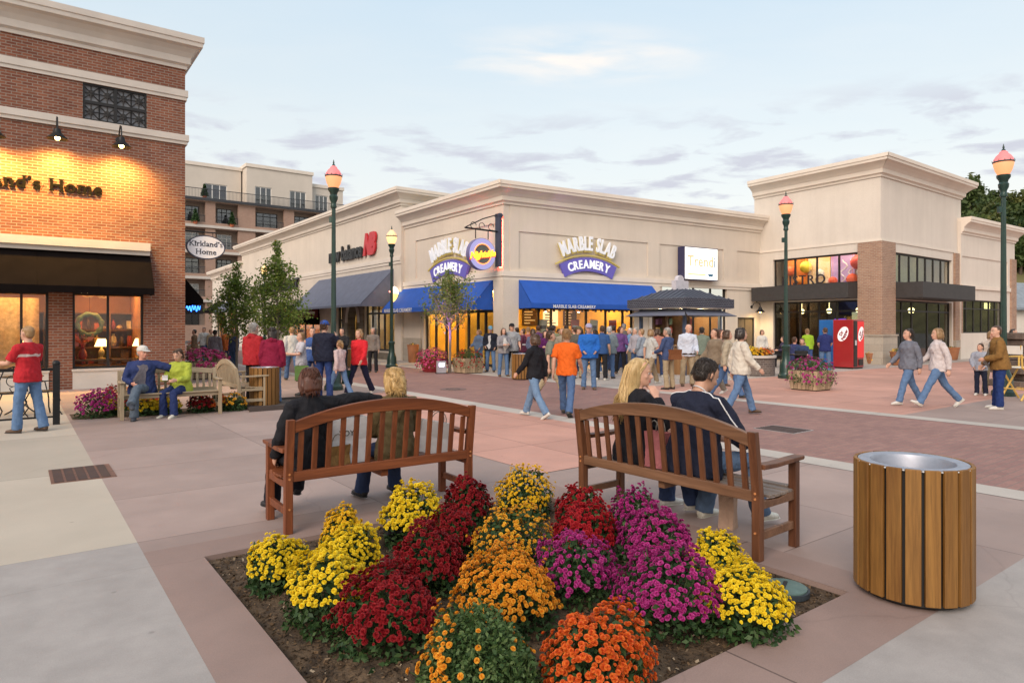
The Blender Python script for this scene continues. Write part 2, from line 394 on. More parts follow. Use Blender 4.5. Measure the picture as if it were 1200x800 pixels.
base = mixn(nt, c1, base, (3.35, 3.4, 3.95))
nt.links.new(base, bg.inputs[0])

# ------------------------------------------------------------------ shared materials
M_stucco = stuccomat('cream_stucco', (.70, .62, .53))
M_stucco2 = stuccomat('pale_stucco', (.71, .645, .57))
M_trim = mat('stucco_trim', (.74, .665, .58), .85, .06, .8, .12, 60)
M_stone_trim = mat('cast_stone', (.58, .53, .48), .8, .08, 1.2, .15, 60)
M_brick = brickmat('red_brick', (.33, .115, .062), (.21, .062, .035), (.36, .29, .235), var=.35)
M_brick2 = brickmat('pale_brick', (.50, .30, .20), (.38, .21, .14), (.50, .42, .34), var=.25)
M_block = brickmat('split_block', (.52, .46, .38), (.45, .39, .32), (.40, .36, .31), bw=.6, rh=.3, ms=.012, var=.15)
M_dark = mat('dark_bronze', (.022, .020, .020), .45, .2, 3, metal=.3)
M_iron = mat('black_iron', (.015, .016, .018), .5, .25, 10, .05, metal=.4)
M_green = mat('dark_green_paint', (.012, .042, .034), .4, .2, 8, metal=.2, coat=.3)
M_glass = glassmat('shop_glass', (.93, .95, .95), 1.0)
M_dglass = glassmat('tinted_glass', (.55, .60, .58), 1.3)
M_awn_blue = mat('blue_canvas', (.012, .085, .42), .75, .1, 3, .15, 120)
M_awn_black = mat('black_canvas', (.008, .006, .006), .95, .15, 3, .15, 120, spec=.05)
M_awn_grey = mat('slate_canvas', (.13, .145, .20), .8, .1, 3, .15, 120)
M_roof = mat('roof_membrane', (.35, .34, .33), .9, .15, 1)
M_white = mat('white_paint', (.78, .77, .75), .5, .05, 4)
M_inside = mat('warm_plaster', (.42, .20, .065), .8, .15, 1.5)
M_inside2 = mat('yellow_plaster', (.76, .49, .075), .8, .12, 1.2)
M_floor_in = mat('shop_floor', (.26, .16, .10), .5, .2, 2)
E_warm = emis('warm_lamp', (1.0, .62, .20), 24)
E_white = emis('white_lamp', (1.0, .90, .68), 16)

# ------------------------------------------------------------------ ground and paving, laid out on the grid (u across the street, v along it)
def sheet(name, polys, m, z, label=None):
    b = MB()
    for u0, u1, v0, v1 in polys: b.quad((u0, v0, z), (u1, v0, z), (u1, v1, z), (u0, v1, z))
    o = b.build(name, m); o.rotation_euler = (0, 0, GA); tag(o, kind='structure')
    return o
g = MB(); g.quad((-900, -900, -.25), (900, -900, -.25), (900, 900, -.25), (-900, 900, -.25))
tag(g.build('ground', mat('asphalt_ground', (.17, .155, .145), .9, .2, .3, .2, 80)), kind='structure')
BU0, BU1, BV0, BV1 = 1.08, 4.16, 2.05, 5.15          # the flower bed
P_tan = pavemat('tan_concrete', (.37, .278, .247), 3.1, 1.55, ms=.006, shift=(.35, .4), jcol=.6)
P_band = pavemat('rose_band', (.34, .24, .208), 3.1, 3.1, ms=.007, shift=(.2, .1))
P_cream = pavemat('cream_concrete', (.48, .42, .345), 40, 3.2, ms=.007, shift=(13, .60), stain=.12, var=.1)
P_grey = pavemat('grey_concrete', (.405, .372, .352), 40, 7.4, ms=.007, shift=(13, .6), stain=.45, var=.14)
P_salmon = pavemat('salmon_concrete', (.55, .30, .235), 1.5, 1.5, ms=.007, shift=(.2, .2))
P_strip = pavemat('pale_strip', (.52, .47, .42), 2.4, 3, ms=.008, stain=.15)
P_walk = pavemat('sidewalk_concrete', (.46, .41, .37), 2.0, 2.0, ms=.01)
P_pav = brickmat('street_pavers', (.385, .205, .17), (.31, .16, .14), (.25, .18, .155), bw=.21, rh=.105, ms=.006, wall=False, var=.22, bump=.35, rough=.8)
sheet('plaza_paving', [(.74, 7.70, BV1 + .36, 100), (BU1 + .36, 7.70, 1.60, BV1 + .36)], P_tan, 0)
sheet('paving_band', [(.74, BU0, -2, BV1 + .36), (BU1, BU1 + .36, 1.6, BV1 + .36), (BU0, BU1, BV1, BV1 + .36), (BU0, BU1, 1.60, BV0)], P_band, .001)
sheet('side_walk', [(-12, .74, 5.80, 16.2)], P_cream, 0)
sheet('side_walk', [(-12, .74, -6, 5.80)], P_grey, .0005)
sheet('side_walk', [(1.08, 7.70, -8, 1.60)], P_grey, .0005)
sheet('side_walk', [(-12, .74, 16.2, 26)], P_cream, 0)
sheet('plaza_inlay', [(4.75, 7.70, 5.80, 15.5)], P_salmon, .004)
sheet('street_edging', [(7.70, 8.13, -10, 60), (13.0, 13.43, -10, 60)], P_strip, .004)
sheet('street', [(8.13, 13.0, -10, 90)], P_pav, 0)
sheet('side_walk', [(13.43, 17.5, 14.5, 70)], P_walk, 0)
sheet('plaza_paving', [(13.43, 60, 5.6, 11.8), (13.43, 60, 11.8, 12.6)], P_salmon, 0)
sheet('plaza_paving', [(13.43, 60, -10, 5.6)], P_tan, .0005)
sheet('side_walk', [(17.5, 60, 12.6, 40), (13.43, 17.5, 12.6, 14.5)], P_walk, .0005)
# ------------------------------------------------------------------ buildings
class Fac:
    """one facade: local x along it (left to right as seen), y into the building, z up"""
    def __init__(s, a, b, ext0=0, ext1=0):
        a, b = Vector(a), Vector(b); s.d = (b - a).normalized(); s.P = a - s.d * ext0; s.L = (b - a).length + ext0 + ext1
        s.n = Vector((-s.d.y, s.d.x, 0))
        s.M = Matrix(((s.d.x, s.n.x, 0, s.P.x), (s.d.y, s.n.y, 0, s.P.y), (0, 0, 1, 0), (0, 0, 0, 1)))
        s.rz = math.atan2(s.d.y, s.d.x)
    def x(s, px, y=0):
        k = (px - CX) / F; P = s.P + s.n * y
        return (k * P.y - P.x) / (s.d.x - k * s.d.y)
    def dep(s, px, y=0): return s.P.y + s.n.y * y + s.d.y * s.x(px, y)
    def z(s, px, py, y=0): return H + (HY - py) * s.dep(px, y) / F
    def w(s, x, y=0, z=0): return s.M @ Vector((x, y, z))
def facade_root(f, name, label, cat, group=None):
    return thing(name, label, cat, f.P, f.rz, group)
def wall_grid(m, x0, x1, z0, z1, holes, t=.3, y=0):
    xs = sorted({x0, x1, *[min(max(v, x0), x1) for h in holes for v in h[:2]]})
    for a, b in zip(xs, xs[1:]):
        if b - a < 1e-4: continue
        hs = sorted((h[2], h[3]) for h in holes if h[0] < (a + b) / 2 < h[1]); z = z0
        for h0, h1 in hs:
            if h0 > z + 1e-4: m.box(a, b, y, y + t, z, h0)
            z = max(z, h1)
        if z < z1 - 1e-4: m.box(a, b, y, y + t, z, z1)
def window(parent, x0, x1, z0, z1, vs=(), hs=(), y=.12, fr=.06, name='window', glass=None, frame=None, dep=.07):
    """metal framed glazing in an opening; vs, hs: mullion and transom positions"""
    m = MB()
    m.box(x0, x0 + fr, y, y + dep, z0, z1); m.box(x1 - fr, x1, y, y + dep, z0, z1)
    m.box(x0 + fr, x1 - fr, y, y + dep, z0, z0 + fr); m.box(x0 + fr, x1 - fr, y, y + dep, z1 - fr, z1)
    for v in vs: m.box(v - fr / 2, v + fr / 2, y - .002, y + dep + .002, z0 + fr, z1 - fr)
    for h in hs: m.box(x0 + fr, x1 - fr, y - .001, y + dep + .001, h - fr / 2, h + fr / 2)
    o = m.build(name, frame or M_dark, parent)
    g = MB(); g.box(x0 + fr * .5, x1 - fr * .5, y + dep * .4, y + dep * .4 + .01, z0 + fr * .5, z1 - fr * .5)
    g.build('pane', glass or M_glass, o)
    return o
def awning(parent, x0, x1, zt, zb, out, mats, flap=.22, side=True, name='awning'):
    m = MB()
    y1 = -out
    P = [(x0, -.02, zt), (x1, -.02, zt), (x1, y1, zb), (x0, y1, zb)]
    Q = [(x, y + (.03 if y < -.1 else 0), z - .02) for x, y, z in P]
    m.add(P + Q, [(0, 3, 2, 1), (4, 5, 6, 7), (0, 1, 5, 4), (2, 3, 7, 6), (1, 2, 6, 5), (3, 0, 4, 7)])
    m.box(x0, x1, y1 - .012, y1 + .012, zb - flap, zb)
    if side:
        for x in (x0, x1):
            s = .012 if x == x0 else -.012
            m.prof([(-.02, zt), (y1, zb), (y1, zb - flap), (-.02, zb - flap)], x, x + s)
    for k in range(1, int((x1 - x0) / 1.15)):
        x = x0 + (x1 - x0) * k / int((x1 - x0) / 1.15); m.tube([(x, -.02, zt + .002), (x, (y1 - .02) / 2, (zt + zb) / 2 - .012), (x, y1, zb + .002), (x, y1 - .014, zb - flap)], .009, 5)
    return m.build(name, mats, parent)
def cornice(m, x0, x1, zb, zt, out, r0=True, r1=True, y=0):
    """stepped and coved crown moulding; returns run round the ends"""
    h = zt - zb
    prof = [(0, 0), (.10, 0), (.12, .10), (.28, .16), (.30, .36), (.48, .50), (.70, .62), (.92, .68), (.94, .80), (1.0, .82), (1.0, 1.0), (0, 1.0)]
    po = [(y - out * a, zb + h * b) for a, b in prof]
    L0, L1 = (out if r0 else 0), (out if r1 else 0)
    r0, r1 = (r0 is True), (r1 is True)
    V, P = [], []; n = len(prof)
    for e, (x, l) in enumerate(((x0, -L0), (x1, L1))):
        for a, b in prof: V.append((x + l * a, y - out * a, zb + h * b))
    P += [(i, i + n, (i + 1) % n + n, (i + 1) % n) for i in range(n)]
    P = [p[::-1] for p in P]
    P += [tuple(range(n)), tuple(range(n, 2 * n))[::-1]]
    m.add(V, P)
    for r, x, l in ((r0, x0, -1), (r1, x1, 1)):              # returns along the building's ends
        if not r: continue
        for j in range(n - 1):
            (a0, b0), (a1, b1) = prof[j], prof[j + 1]
            q = [(x + l * out * a0, y - out * a0, zb + h * b0), (x + l * out * a1, y - out * a1, zb + h * b1),
                 (x + l * out * a1, y + 2.5, zb + h * b1), (x + l * out * a0, y + 2.5, zb + h * b0)]
            m.add(q, [(0, 1, 2, 3) if l < 0 else (3, 2, 1, 0)])
def room(parent, x0, x1, z0, z1, depth, wallm, lamps=3, lampm=None, y=.34):
    m = MB(); t = .05
    m.box(x0, x1, y + depth, y + depth + t, z0, z1); m.box(x0 - t, x0, y, y + depth + t, z0, z1); m.box(x1, x1 + t, y, y + depth + t, z0, z1)
    m.box(x0 - t, x1 + t, y, y + depth + t, z1, z1 + t)
    m.build('interior_wall', wallm, parent)
    f = MB(); f.box(x0, x1, y, y + depth, z0 - .02, z0 + .01); f.build('interior_floor', M_floor_in, parent)
    for i in range(lamps):
        cx = x0 + (x1 - x0) * (i + .5) / lamps
        l = MB(); l.box(cx - .45, cx + .45, y + depth * .3, y + depth * .3 + .5, z1 - .06, z1 - .02)
        l.build('ceiling_lamp', lampm or E_warm, parent)
WARE = [mat('ware_%d' % i, c, .5, .3, 9) for i, c in enumerate([(.45, .12, .05), (.55, .38, .14), (.12, .07, .04), (.35, .06, .05), (.6, .5, .32), (.10, .16, .10), (.25, .12, .22)])]
def shelf_unit(f, x, y, w, h, label, wood=None, rows=4, seed=0, group='display shelves in the shops', d=.4):
    r = random.Random(seed)
    t = thing('display_shelf', label, 'shelf', f.w(x, y, .01), f.rz, group)
    b = MB(); b.box(-w / 2, -w / 2 + .04, 0, d, 0, h); b.box(w / 2 - .04, w / 2, 0, d, 0, h)
    for k in range(rows + 1): b.box(-w / 2 + .04, w / 2 - .04, 0, d, h * k / rows - (.03 if k else 0), h * k / rows + (.0 if k else .03))
    b.box(-w / 2 + .04, w / 2 - .04, d - .02, d - .002, .03, h - .03)
    b.build('carcase', wood or mat('shelf_wood', (.20, .10, .045), .5, .3, 4), t)
    g = MB()
    for k in range(rows):
        q = -w / 2 + .12
        while q < w / 2 - .12:
            s = r.uniform(.05, .11); hh = r.uniform(.1, h / rows - .08); g.mi = r.randrange(len(WARE))
            if r.random() < .5: g.box(q - s, q + s, .08, .08 + s * 1.6, h * k / rows + .031, h * k / rows + .03 + hh)
            else: g.lathe([(s * .6, 0), (s, hh * .3), (s * .8, hh * .7), (s * .35, hh * .85), (s * .45, hh)], 8, Matrix.Translation((q, .15, h * k / rows + .031)))
            q += 2 * s + r.uniform(.02, .12)
    g.build('goods', WARE, t)
    return t

# ---- brick home shop on the left
f = BR = Fac(gp(0, 459.9), gp(217, 449.9), ext0=4.5)
X0, X1 = 0, f.L
def zz(py, px=150): return f.z(px, py)
zc0, zc1 = f.z(216, 82), f.z(217, 51)
root = facade_root(f, 'brick_shop', 'red brick shop with cast stone bands, black awning and amber lit windows', 'shop building')
BRt = root
w1 = (f.x(-60), f.x(57)); w2 = (f.x(85), f.x(168.5)); zwt, zwb = f.z(120, 331), f.z(120, 434)
zbt, zbb = f.z(120, 433.2), 0
grx = (f.x(97), f.x(172)); grz = (f.z(134, 145.5), f.z(134, 103))
m = MB(); wall_grid(m, X0, X1, 0, zc1 - .1, [(w1[0], w1[1], 0, zwt), (w2[0], w2[1], 0, zwt), (grx[0], grx[1], grz[0], grz[1])])
m.build('wall', M_brick, root)
m = MB(); m.box(X1 - .3, X1, .3, 12, 0, zc1 - .1); m.build('side_wall', M_brick, root)
m = MB(); m.box(X0, X1 - .3, .3, 12, zc1 - .6, zc1 - .35); m.build('roof', M_roof, root)
m = MB(); cornice(m, X0, X1, zc0, zc1 + .12, f.x(236, 0) - f.x(217, 0), r0=False); m.box(X0, X1, .0, .3, zc1 - .1, zc1 + .1)
m.build('cornice', M_stone_trim, root)
def band(px, pya, pyb, xa, xb, out=.07, name='stone_band', mt=None, F_=None, root_=None, wrap=True):
    F_ = F_ or f; za, zb = F_.z(px, pya), F_.z(px, pyb); h = za - zb
    b = MB(); e = out if wrap else 0
    b.box(xa, xb + e, -out, .0 if not wrap else -.0, zb + h * .35, za); b.box(xa, xb + e * .6, -out * .6, 0, zb, zb + h * .35)
    if wrap:
        b.box(xb, xb + e, 0, 6, zb + h * .35, za); b.box(xb, xb + e * .6, 0, 6, zb, zb + h * .35)
    return b.build(name, mt or M_stone_trim, root_ or root)
band(150, 94, 106, X0, X1); band(150, 148.5, 160, X0, X1, .09)
band(120, 282.5, 297, X0, f.x(175), .22, 'stone_canopy_band', wrap=False)
for (a, b_) in ((w1), (w2)):
    m = MB(); m.box(a, b_, -.03, .28, 0, zbt - .02); m.box(a - .02, b_ + .02, -.06, .28, zbt - .02, zbt + .04); m.build('stone_base', M_stone_trim, root)
zt_ = f.z(120, 345)
window(root, w1[0], w1[1], zbt + .04, zwt, [f.x(25)], [zt_]); window(root, w2[0], w2[1], zbt + .04, zwt, [f.x(127)], [zt_])
for (a, b_), sd_ in ((w1, 3), (w2, 5)):
    room(root, a + .01, b_ - .01, .05, zwt + .05, 2.6, M_inside, 2, emis('amber_lamp', (1.0, .50, .13), 12))
m = MB()                                              # ornamental iron grille
a, b_ = grx; z0, z1 = grz; fr = .05
for (p, q, r, s) in ((a, b_, z0, z0 + fr), (a, b_, z1 - fr, z1)): m.box(p, q, .02, .08, r, s)
for (p, q) in ((a, a + fr), (b_ - fr, b_)): m.box(p, q, .021, .079, z0 + fr, z1 - fr)
m.box((a + b_) / 2 - .04, (a + b_) / 2 + .04, .015, .085, z0 + fr, z1 - fr); m.box(a + fr, b_ - fr, .018, .082, (z0 + z1) / 2 - .04, (z0 + z1) / 2 + .04)
for i in range(4):
    for j in range(2):
        cx, cz = a + (b_ - a) * (i + .5) / 4, z0 + (z1 - z0) * (j + .5) / 2; hw, hh = (b_ - a) / 8, (z1 - z0) / 4
        for q in range(8):
            an = math.pi * q / 4; k = min(hw / abs(math.cos(an)) if abs(math.cos(an)) > .1 else 9, hh / abs(math.sin(an)) if abs(math.sin(an)) > .1 else 9)
            m.tube([(cx, .05, cz), (cx + k * math.cos(an), .05, cz + k * math.sin(an))], .018, 5)
        m.lathe([(.07, -.01), (.09, 0), (.07, .01)], 10, Matrix.Translation((cx, .05, cz)) @ Matrix.Rotation(R_(90), 4, 'X'))
        m.box(cx + hw - .015, cx + hw + .015, .03, .07, z0 + fr, z1 - fr)
gr = m.build('grille', M_dark, root)
m = MB(); m.box(a, b_, .10, .14, z0, z1); m.build('louvre_backing', mat('shade_louvre', (.36, .37, .40), .7), root)
aw = awning(root, X0, f.x(176), f.z(100, 296), f.z(100, 296) - .95, .75, M_awn_black, flap=.18)
# shop sign in raised letters
mw = 'Kirkland\u2019s Home'; kw = dict(bold=.022, depth=.05, spacing=1.08, serif=True)
lo, hi = text_w('Home', **kw); szl = (f.x(120) - f.x(57)) / (hi - lo)
zbl = f.z(90, 226.5); lo2, hi2 = text_w(mw, **kw)
sg = thing('wall_sign', 'black raised letter shop sign on the brick wall under gooseneck lamps', 'sign', f.w(f.x(120) - hi2 * szl, -.045, zbl), f.rz)
m = MB(); m.text(mw, szl, Matrix.Rotation(R_(90), 4, 'X'), **kw); lt = m.build('lettering', mat('sign_black', (.006, .005, .004), .9, spec=.1), sg)
b = MB()
for k in range(14): b.tube([(lo2 * szl + (hi2 - lo2) * szl * (k + .5) / 14, 0, .25 * szl), (lo2 * szl + (hi2 - lo2) * szl * (k + .5) / 14, .045, .25 * szl)], .012, 5)
b.build('stand_off', M_iron, sg)
def gooseneck(f_, px, py, label, energy, col=(1, .58, .2), lit=True, ang=150, out=.75, rise=.35, sc=1, tilt=18):
    x, z = f_.x(px), f_.z(px, py)
    t = thing('wall_lamp', label, 'lamp', f_.w(x, 0, z), f_.rz, 'gooseneck wall lamps')
    m = MB(); m.lathe([(.08, 0), (.08, .03), (.03, .05)], 12, Matrix.Translation((0, 0, .25 * sc)) @ Matrix.Rotation(R_(90), 4, 'X'))
    m.tube([(0, -.03, .25 * sc), (0, -.2 * sc, .45 * sc), (0, -.4 * sc, .55 * sc), (0, -.6 * sc, .48 * sc), (0, -.68 * sc, .30 * sc), (0, -.68 * sc, .12 * sc)], .018, 7)
    m.build('arm', M_iron, t, smooth=50)
    s = MB(); s.lathe([(.05, .16), (.075, .15), (.085, .06), (.14, .0), (.24, -.10), (.235, -.11), (.12, -.02), (.05, .03)], 20, Matrix.Translation((0, -.68 * sc, .02)), cap=False)
    s.build('lamp_shade', M_iron, t, smooth=40)
    b = MB(); b.ball((0, -.68 * sc, -.06), .06, 8, 6); b.build('bulb', emis('lamp_bulb', col, 30), t)
    if lit:
        ld = bpy.data.lights.new('lamp_light', 'SPOT'); ld.energy = energy; ld.color = col; ld.spot_size = R_(ang); ld.spot_blend = 1.0; ld.shadow_soft_size = .22
        lo_ = bpy.data.objects.new('lamp_light', ld); COL.objects.link(lo_); lo_.parent = t
        lo_.location = (0, -.68 * sc, -.15); lo_.rotation_euler = (R_(tilt), 0, 0)
    return t
for px, py, nm in ((-6, 163, 'leftmost'), (66, 166, 'middle'), (139, 175, 'rightmost')):
    gooseneck(BR, px, py, nm + ' of the gooseneck lamps lighting the brick sign wall', 500, (1, .58, .13))
# goods and furniture seen through the amber windows
for i, (px, w) in enumerate(((100, 1.3), (150, 1.0), (12, 1.6))):
    shelf_unit(BR, f.x(px, 2.3), 2.3, w, 2.1, ('tall amber lit shelf behind the middle pane of the brick shop window', 'narrow amber lit shelf at the right end of the brick shop window', 'wide amber lit shelf behind the leftmost brick shop window')[i], seed=i + 3)
def table_lamp(f_, x, y, z, label):
    t = thing('table_lamp', label, 'lamp', f_.w(x, y, z), f_.rz, 'table lamps in the brick shop windows')
    m = MB(); m.lathe([(.10, 0), (.1, .02), (.03, .05), (.07, .15), (.08, .22), (.02, .32), (.012, .42)], 14); m.build('base', WARE[1], t, smooth=60)
    m = MB(); m.lathe([(.18, .36), (.10, .58)], 16, cap=False); m.build('lamp_shade', emis('lit_shade', (1, .62, .22), 3.5, (.8, .7, .5)), t, smooth=60)
def display_table(f_, x, y, label):
    t = thing('display_table', label, 'table', f_.w(x, y, .01), f_.rz, 'display tables in the brick shop windows')
    m = MB(); m.box(-.55, .55, -.3, .3, .70, .74); m.build('table_top', WARE[2], t)
    for sx_ in (-.48, .48):
        for sy_ in (-.24, .24): b = MB(); b.tube([(sx_, sy_, .70), (sx_ * .95, sy_, 0)], [.035, .02], 8); b.build('leg', WARE[2], t)
for px, lab in ((105, 'dark table under the middle pane of the brick shop window'), (150, 'dark table at the right end of brick shop window'), (15, 'dark table behind the leftmost brick shop window')):
    x = f.x(px, 1.0); display_table(f, x, 1.1, lab); table_lamp(f, x + .3, 1.1, .755, 'glowing table lamp on the ' + lab)
t = thing('vase', 'red vase of dried stems in the brick shop window', 'vase', f.w(f.x(97, 1.0), 1.05, .755), f.rz)
m = MB(); m.lathe([(.07, 0), (.11, .1), (.09, .22), (.05, .3), (.07, .34)], 14); m.build('body', WARE[3], t, smooth=60)
m = MB()
for k in range(16):
    an = k * 2.4; m.tube([(0, 0, .3), (.1 * math.cos(an), .1 * math.sin(an), .5), (.28 * math.cos(an), .2 * math.sin(an), .62 + .1 * math.sin(k))], [.006, .008, .014], 5)
m.build('stems', WARE[3], t)
t = thing('wall_wreath', 'round dark wreath hanging in the brick shop window', 'wreath', f.w(f.x(105, 1.7), 1.7, 1.75), f.rz)
m = MB(); m.tube([(.3 * math.cos(a_), 0, .3 * math.sin(a_)) for a_ in np.linspace(0, 6.283, 25)], [.07 + .02 * math.sin(i * 2.1) for i in range(25)], 7); m.build('ring', WARE[5], t, smooth=60)
m = MB(); m.tube([(0, 0, .3), (0, 0, 1.3)], .004, 4); m.build('cord', M_iron, t)
t = thing('chandelier', 'small curved arm chandelier glowing near the brick shop window top', 'lamp', f.w(f.x(112, 1.2), 1.2, zwt - .28), f.rz)
m = MB(); m.tube([(0, 0, -.05), (0, 0, .3)], .012, 6)
for s_ in (-1, 1):
    for k in (.18, .34): m.tube([(0, 0, .0), (s_ * k * .6, 0, -.1), (s_ * k, 0, -.02)], .012, 6)
m.build('frame', WARE[1], t)
for s_ in (-.34, -.18, .18, .34): b = MB(); b.ball((s_, 0, .03), (.035, .035, .06), 8, 6); b.build('bulb', emis('candle_bulb', (1, .75, .35), 20), t)
t = thing('curtain', 'pale hanging drapery panel behind the leftmost brick shop window', 'curtain', f.w(f.x(10, 2.0), 2.0, .3), f.rz)
m = MB(); P = [(x_ * .1 - .7, .06 * math.sin(x_ * 1.9)) for x_ in range(15)]
for z0_, z1_ in ((0, 2.2),): m.add([(x_, y_, z0_) for x_, y_ in P] + [(x_, y_, z1_) for x_, y_ in P], [(i, i + 1, i + 16, i + 15) for i in range(14)])
m.build('fabric', WARE[4], t, smooth=60)
# side of the brick shop: oval blade sign and a black awning
sidep = BR.w(BR.L, 0, 0)
t = thing('blade_sign', 'white oval shop sign with dark rim hung off the brick corner', 'sign', sidep + BR.d * .62 + BR.n * .3 + Vector((0, 0, zat(290, sidep.y + .6))), BR.rz)
SW, SH_ = .53, .345
m = MB(); m.lathe([(1, -.04), (1, .04)], 48, Matrix.Rotation(R_(90), 4, 'X') @ Matrix.Diagonal((SW * 1.04, SH_ * 1.06, .8, 1))); m.build('rim', mat('sign_rim', (.05, .05, .08), .5), t, smooth=40)
m = MB(); m.lathe([(1, -.04), (1, .04)], 48, Matrix.Rotation(R_(90), 4, 'X') @ Matrix.Diagonal((SW * .97, SH_ * .96, 1.1, 1))); m.build('panel', mat('sign_white', (.80, .79, .82), .4, .02), t, smooth=40)
m = MB()
for s_, zb_ in (('Kirkland\u2019s', .03), ('Home', -.21)):
    q = dict(bold=.006, depth=.006, spacing=1.04, serif=True); lo, hi = text_w(s_, **q); sz = .225
    m = MB(); m.text(s_, sz, text_on(s_, sz, -(lo + hi) / 2 * sz, -.05, zb_), **q); m.build('lettering', mat('sign_ink', (.03, .03, .05), .6), t)
m = MB(); m.tube([(-SW - .35, 0, .46), (.3, 0, .46)], .02, 8); m.tube([(-.25, 0, .46), (-.25, 0, .29)], .01, 5); m.tube([(.2, 0, .46), (.2, 0, .31)], .01, 5)
m.build('bracket', M_iron, t)
m = MB(); M_ = BR.M.inverted()
za = zat(318, sidep.y + 1.2)
t = thing('side_awning', 'small black awning on the side wall behind the brick corner', 'awning', BR.w(BR.L + .005, 1.2, 0), BR.rz + R_(90))
awning(t, 0, 2.6, za, za - .85, .72, M_awn_black, flap=.15, name='canvas')
m = MB(); m.box(.02, 2.58, -.03, -.012, za - .55, za - .5); m.build('rail', M_iron, t)

# ---- ice cream corner shop
M_red_sh = mat('brown_shade', (.10, .03, .02), .5)
f = CL = Fac(gp(474, 422.2), gp(590, 432)); CRf = Fac(gp(590, 432), gp(894, 420.6))
zt = H + 166 * gp(590, 432).y / F; zcb = CL.z(588, 239.5)
root = facade_root(CRf, 'corner_shop', 'cream stucco corner shop with blue awnings and deep cornice', 'shop building')
CS = root; inv = Matrix.Translation(CRf.P) @ Matrix.Rotation(CRf.rz, 4, 'Z'); inv = inv.inverted()
ML = inv @ CL.M                                          # left facade in the root's own space
zbandL = CL.z(584, 318), CL.z(584, 328)
zb1, zb0 = zbandL
colw = .55
lx0, lx1 = CL.x(497), CL.L - .62
m = MB(ML); wall_grid(m, 0, CL.L, 0, zt - .15, [(lx0, lx1, 0, zb0 - .25), (CL.x(487), CL.x(582), zb1 + .12, CL.z(580, 262))])
hx = (CL.x(487), CL.x(582))
m.box(hx[0], hx[1], .05, .3, zb1 + .12, CL.z(580, 262))
f = CRf
p1 = (f.x(608), f.x(759.5)); p2 = (f.x(773), f.x(848)); p3 = (f.x(864), f.L - .02)
pz = f.z(608, 271); wz0, wzt = 0, f.z(640, 351) + .25
wx = (f.x(607), f.x(743)); wx2 = (f.x(776), f.x(852)); dx_ = (f.x(864.5), f.x(884.5)); dzt = f.z(875, 372)
wzt2 = f.z(830, 336)
m.M = Matrix()
wall_grid(m, 0.302, f.L, 0, zt - .15, [(wx[0], wx[1], 0, wzt), (wx2[0], wx2[1], 0, wzt2), (dx_[0], dx_[1], 0, dzt)] + [(a, b_, zb1 + .12, pz) for a, b_ in (p1, p2, p3)])
for a, b_ in (p1, p2, p3): m.box(a, b_, .05, .3, zb1 + .12, pz)
m.build('wall', M_stucco, root)
m = MB(); m.box(1, f.L, .32, 9, zt - .7, zt - .5); m.build('roof', M_roof, root)
m = MB(); cornice(m, 0, f.L + .2, zcb, zt + .12, .55, r0='m', r1=False); m.box(.3, f.L, .0, .3, zt - .15, zt + .1)
m.M = ML; cornice(m, 0, CL.L, zcb, zt + .12, .55, r0=False, r1='m'); m.box(0, CL.L, 0, .3, zt - .15, zt + .1)
m.build('cornice', M_trim, root)
m = MB(); m.box(-.12, f.L, -.10, 0, zb0 + (zb1 - zb0) * .4, zb1); m.box(-.06, f.L, -.055, 0, zb0, zb0 + (zb1 - zb0) * .4)
m.M = ML; m.box(0, CL.L + .0, -.10, 0, zb0 + (zb1 - zb0) * .4, zb1); m.box(0, CL.L, -.055, 0, zb0, zb0 + (zb1 - zb0) * .4)
m.build('belt_course', M_trim, root)
m = MB()                                               # corner pier and pilasters, with block bases
pw = f.x(607)
m.box(-.03, pw - .002, -.06, 0, 0, zb0); m.M = ML; m.box(CL.L - .62, CL.L + .05, -.062, 0, 0, zb0); m.build('pier', M_stucco, root)
m = MB(); m.box(p1[1] + .02, p2[0] - .02, -.05, 0, 0, zb0); m.build('pilaster', M_stucco, root)
m = MB(ML); m.box(0.02, CL.x(494), -.06, 0, 0, zb0); m.build('pilaster', M_stucco, root)
m = MB(); zbl_ = 1.15
m.box(-.06, pw - .001, -.10, -.061, 0, zbl_); m.M = ML; m.box(CL.L - .65, CL.L + .09, -.10, -.063, 0, zbl_); m.build('pier_base', M_block, root)
m = MB(ML); m.box(0, CL.x(495), -.10, -.061, 0, zbl_); m.build('pilaster_base', M_block, root)
def sub(root_, f_):                                    # frame of a second facade under the same thing
    return MB(inv @ f_.M)
# glazing
mull = [f.x(p) for p in (633, 648, 667, 689, 712, 732)]
window(root, wx[0], wx[1], .02, wzt, mull, [f.z(640, 361)], fr=.09)
window(root, wx2[0], wx2[1], .02, wzt2, [f.x(p) for p in (795, 815, 835)], [2.3], fr=.08)
def window_at(f_, x0, x1, z0, z1, vs, hs, fr=.09, name='window', glass=None):
    m = sub(root, f_); y, dep = .12, .07
    m.box(x0, x0 + fr, y, y + dep, z0, z1); m.box(x1 - fr, x1, y, y + dep, z0, z1); m.box(x0 + fr, x1 - fr, y, y + dep, z0, z0 + fr); m.box(x0 + fr, x1 - fr, y, y + dep, z1 - fr, z1)
    for v in vs: m.box(v - fr / 2, v + fr / 2, y - .002, y + dep + .002, z0 + fr, z1 - fr)
    for h in hs: m.box(x0 + fr, x1 - fr, y - .001, y + dep + .001, h - fr / 2, h + fr / 2)
    o = m.build(name, M_dark, root); g = sub(root, f_); g.box(x0 + .03, x1 - .03, y + .03, y + .04, z0 + .03, z1 - .03); g.build('pane', glass or M_glass, o)
window_at(CL, lx0, lx1, .02, zb0 - .25, [CL.x(p) for p in (508, 520, 533, 546, 557, 566)], [2.35], fr=.12)
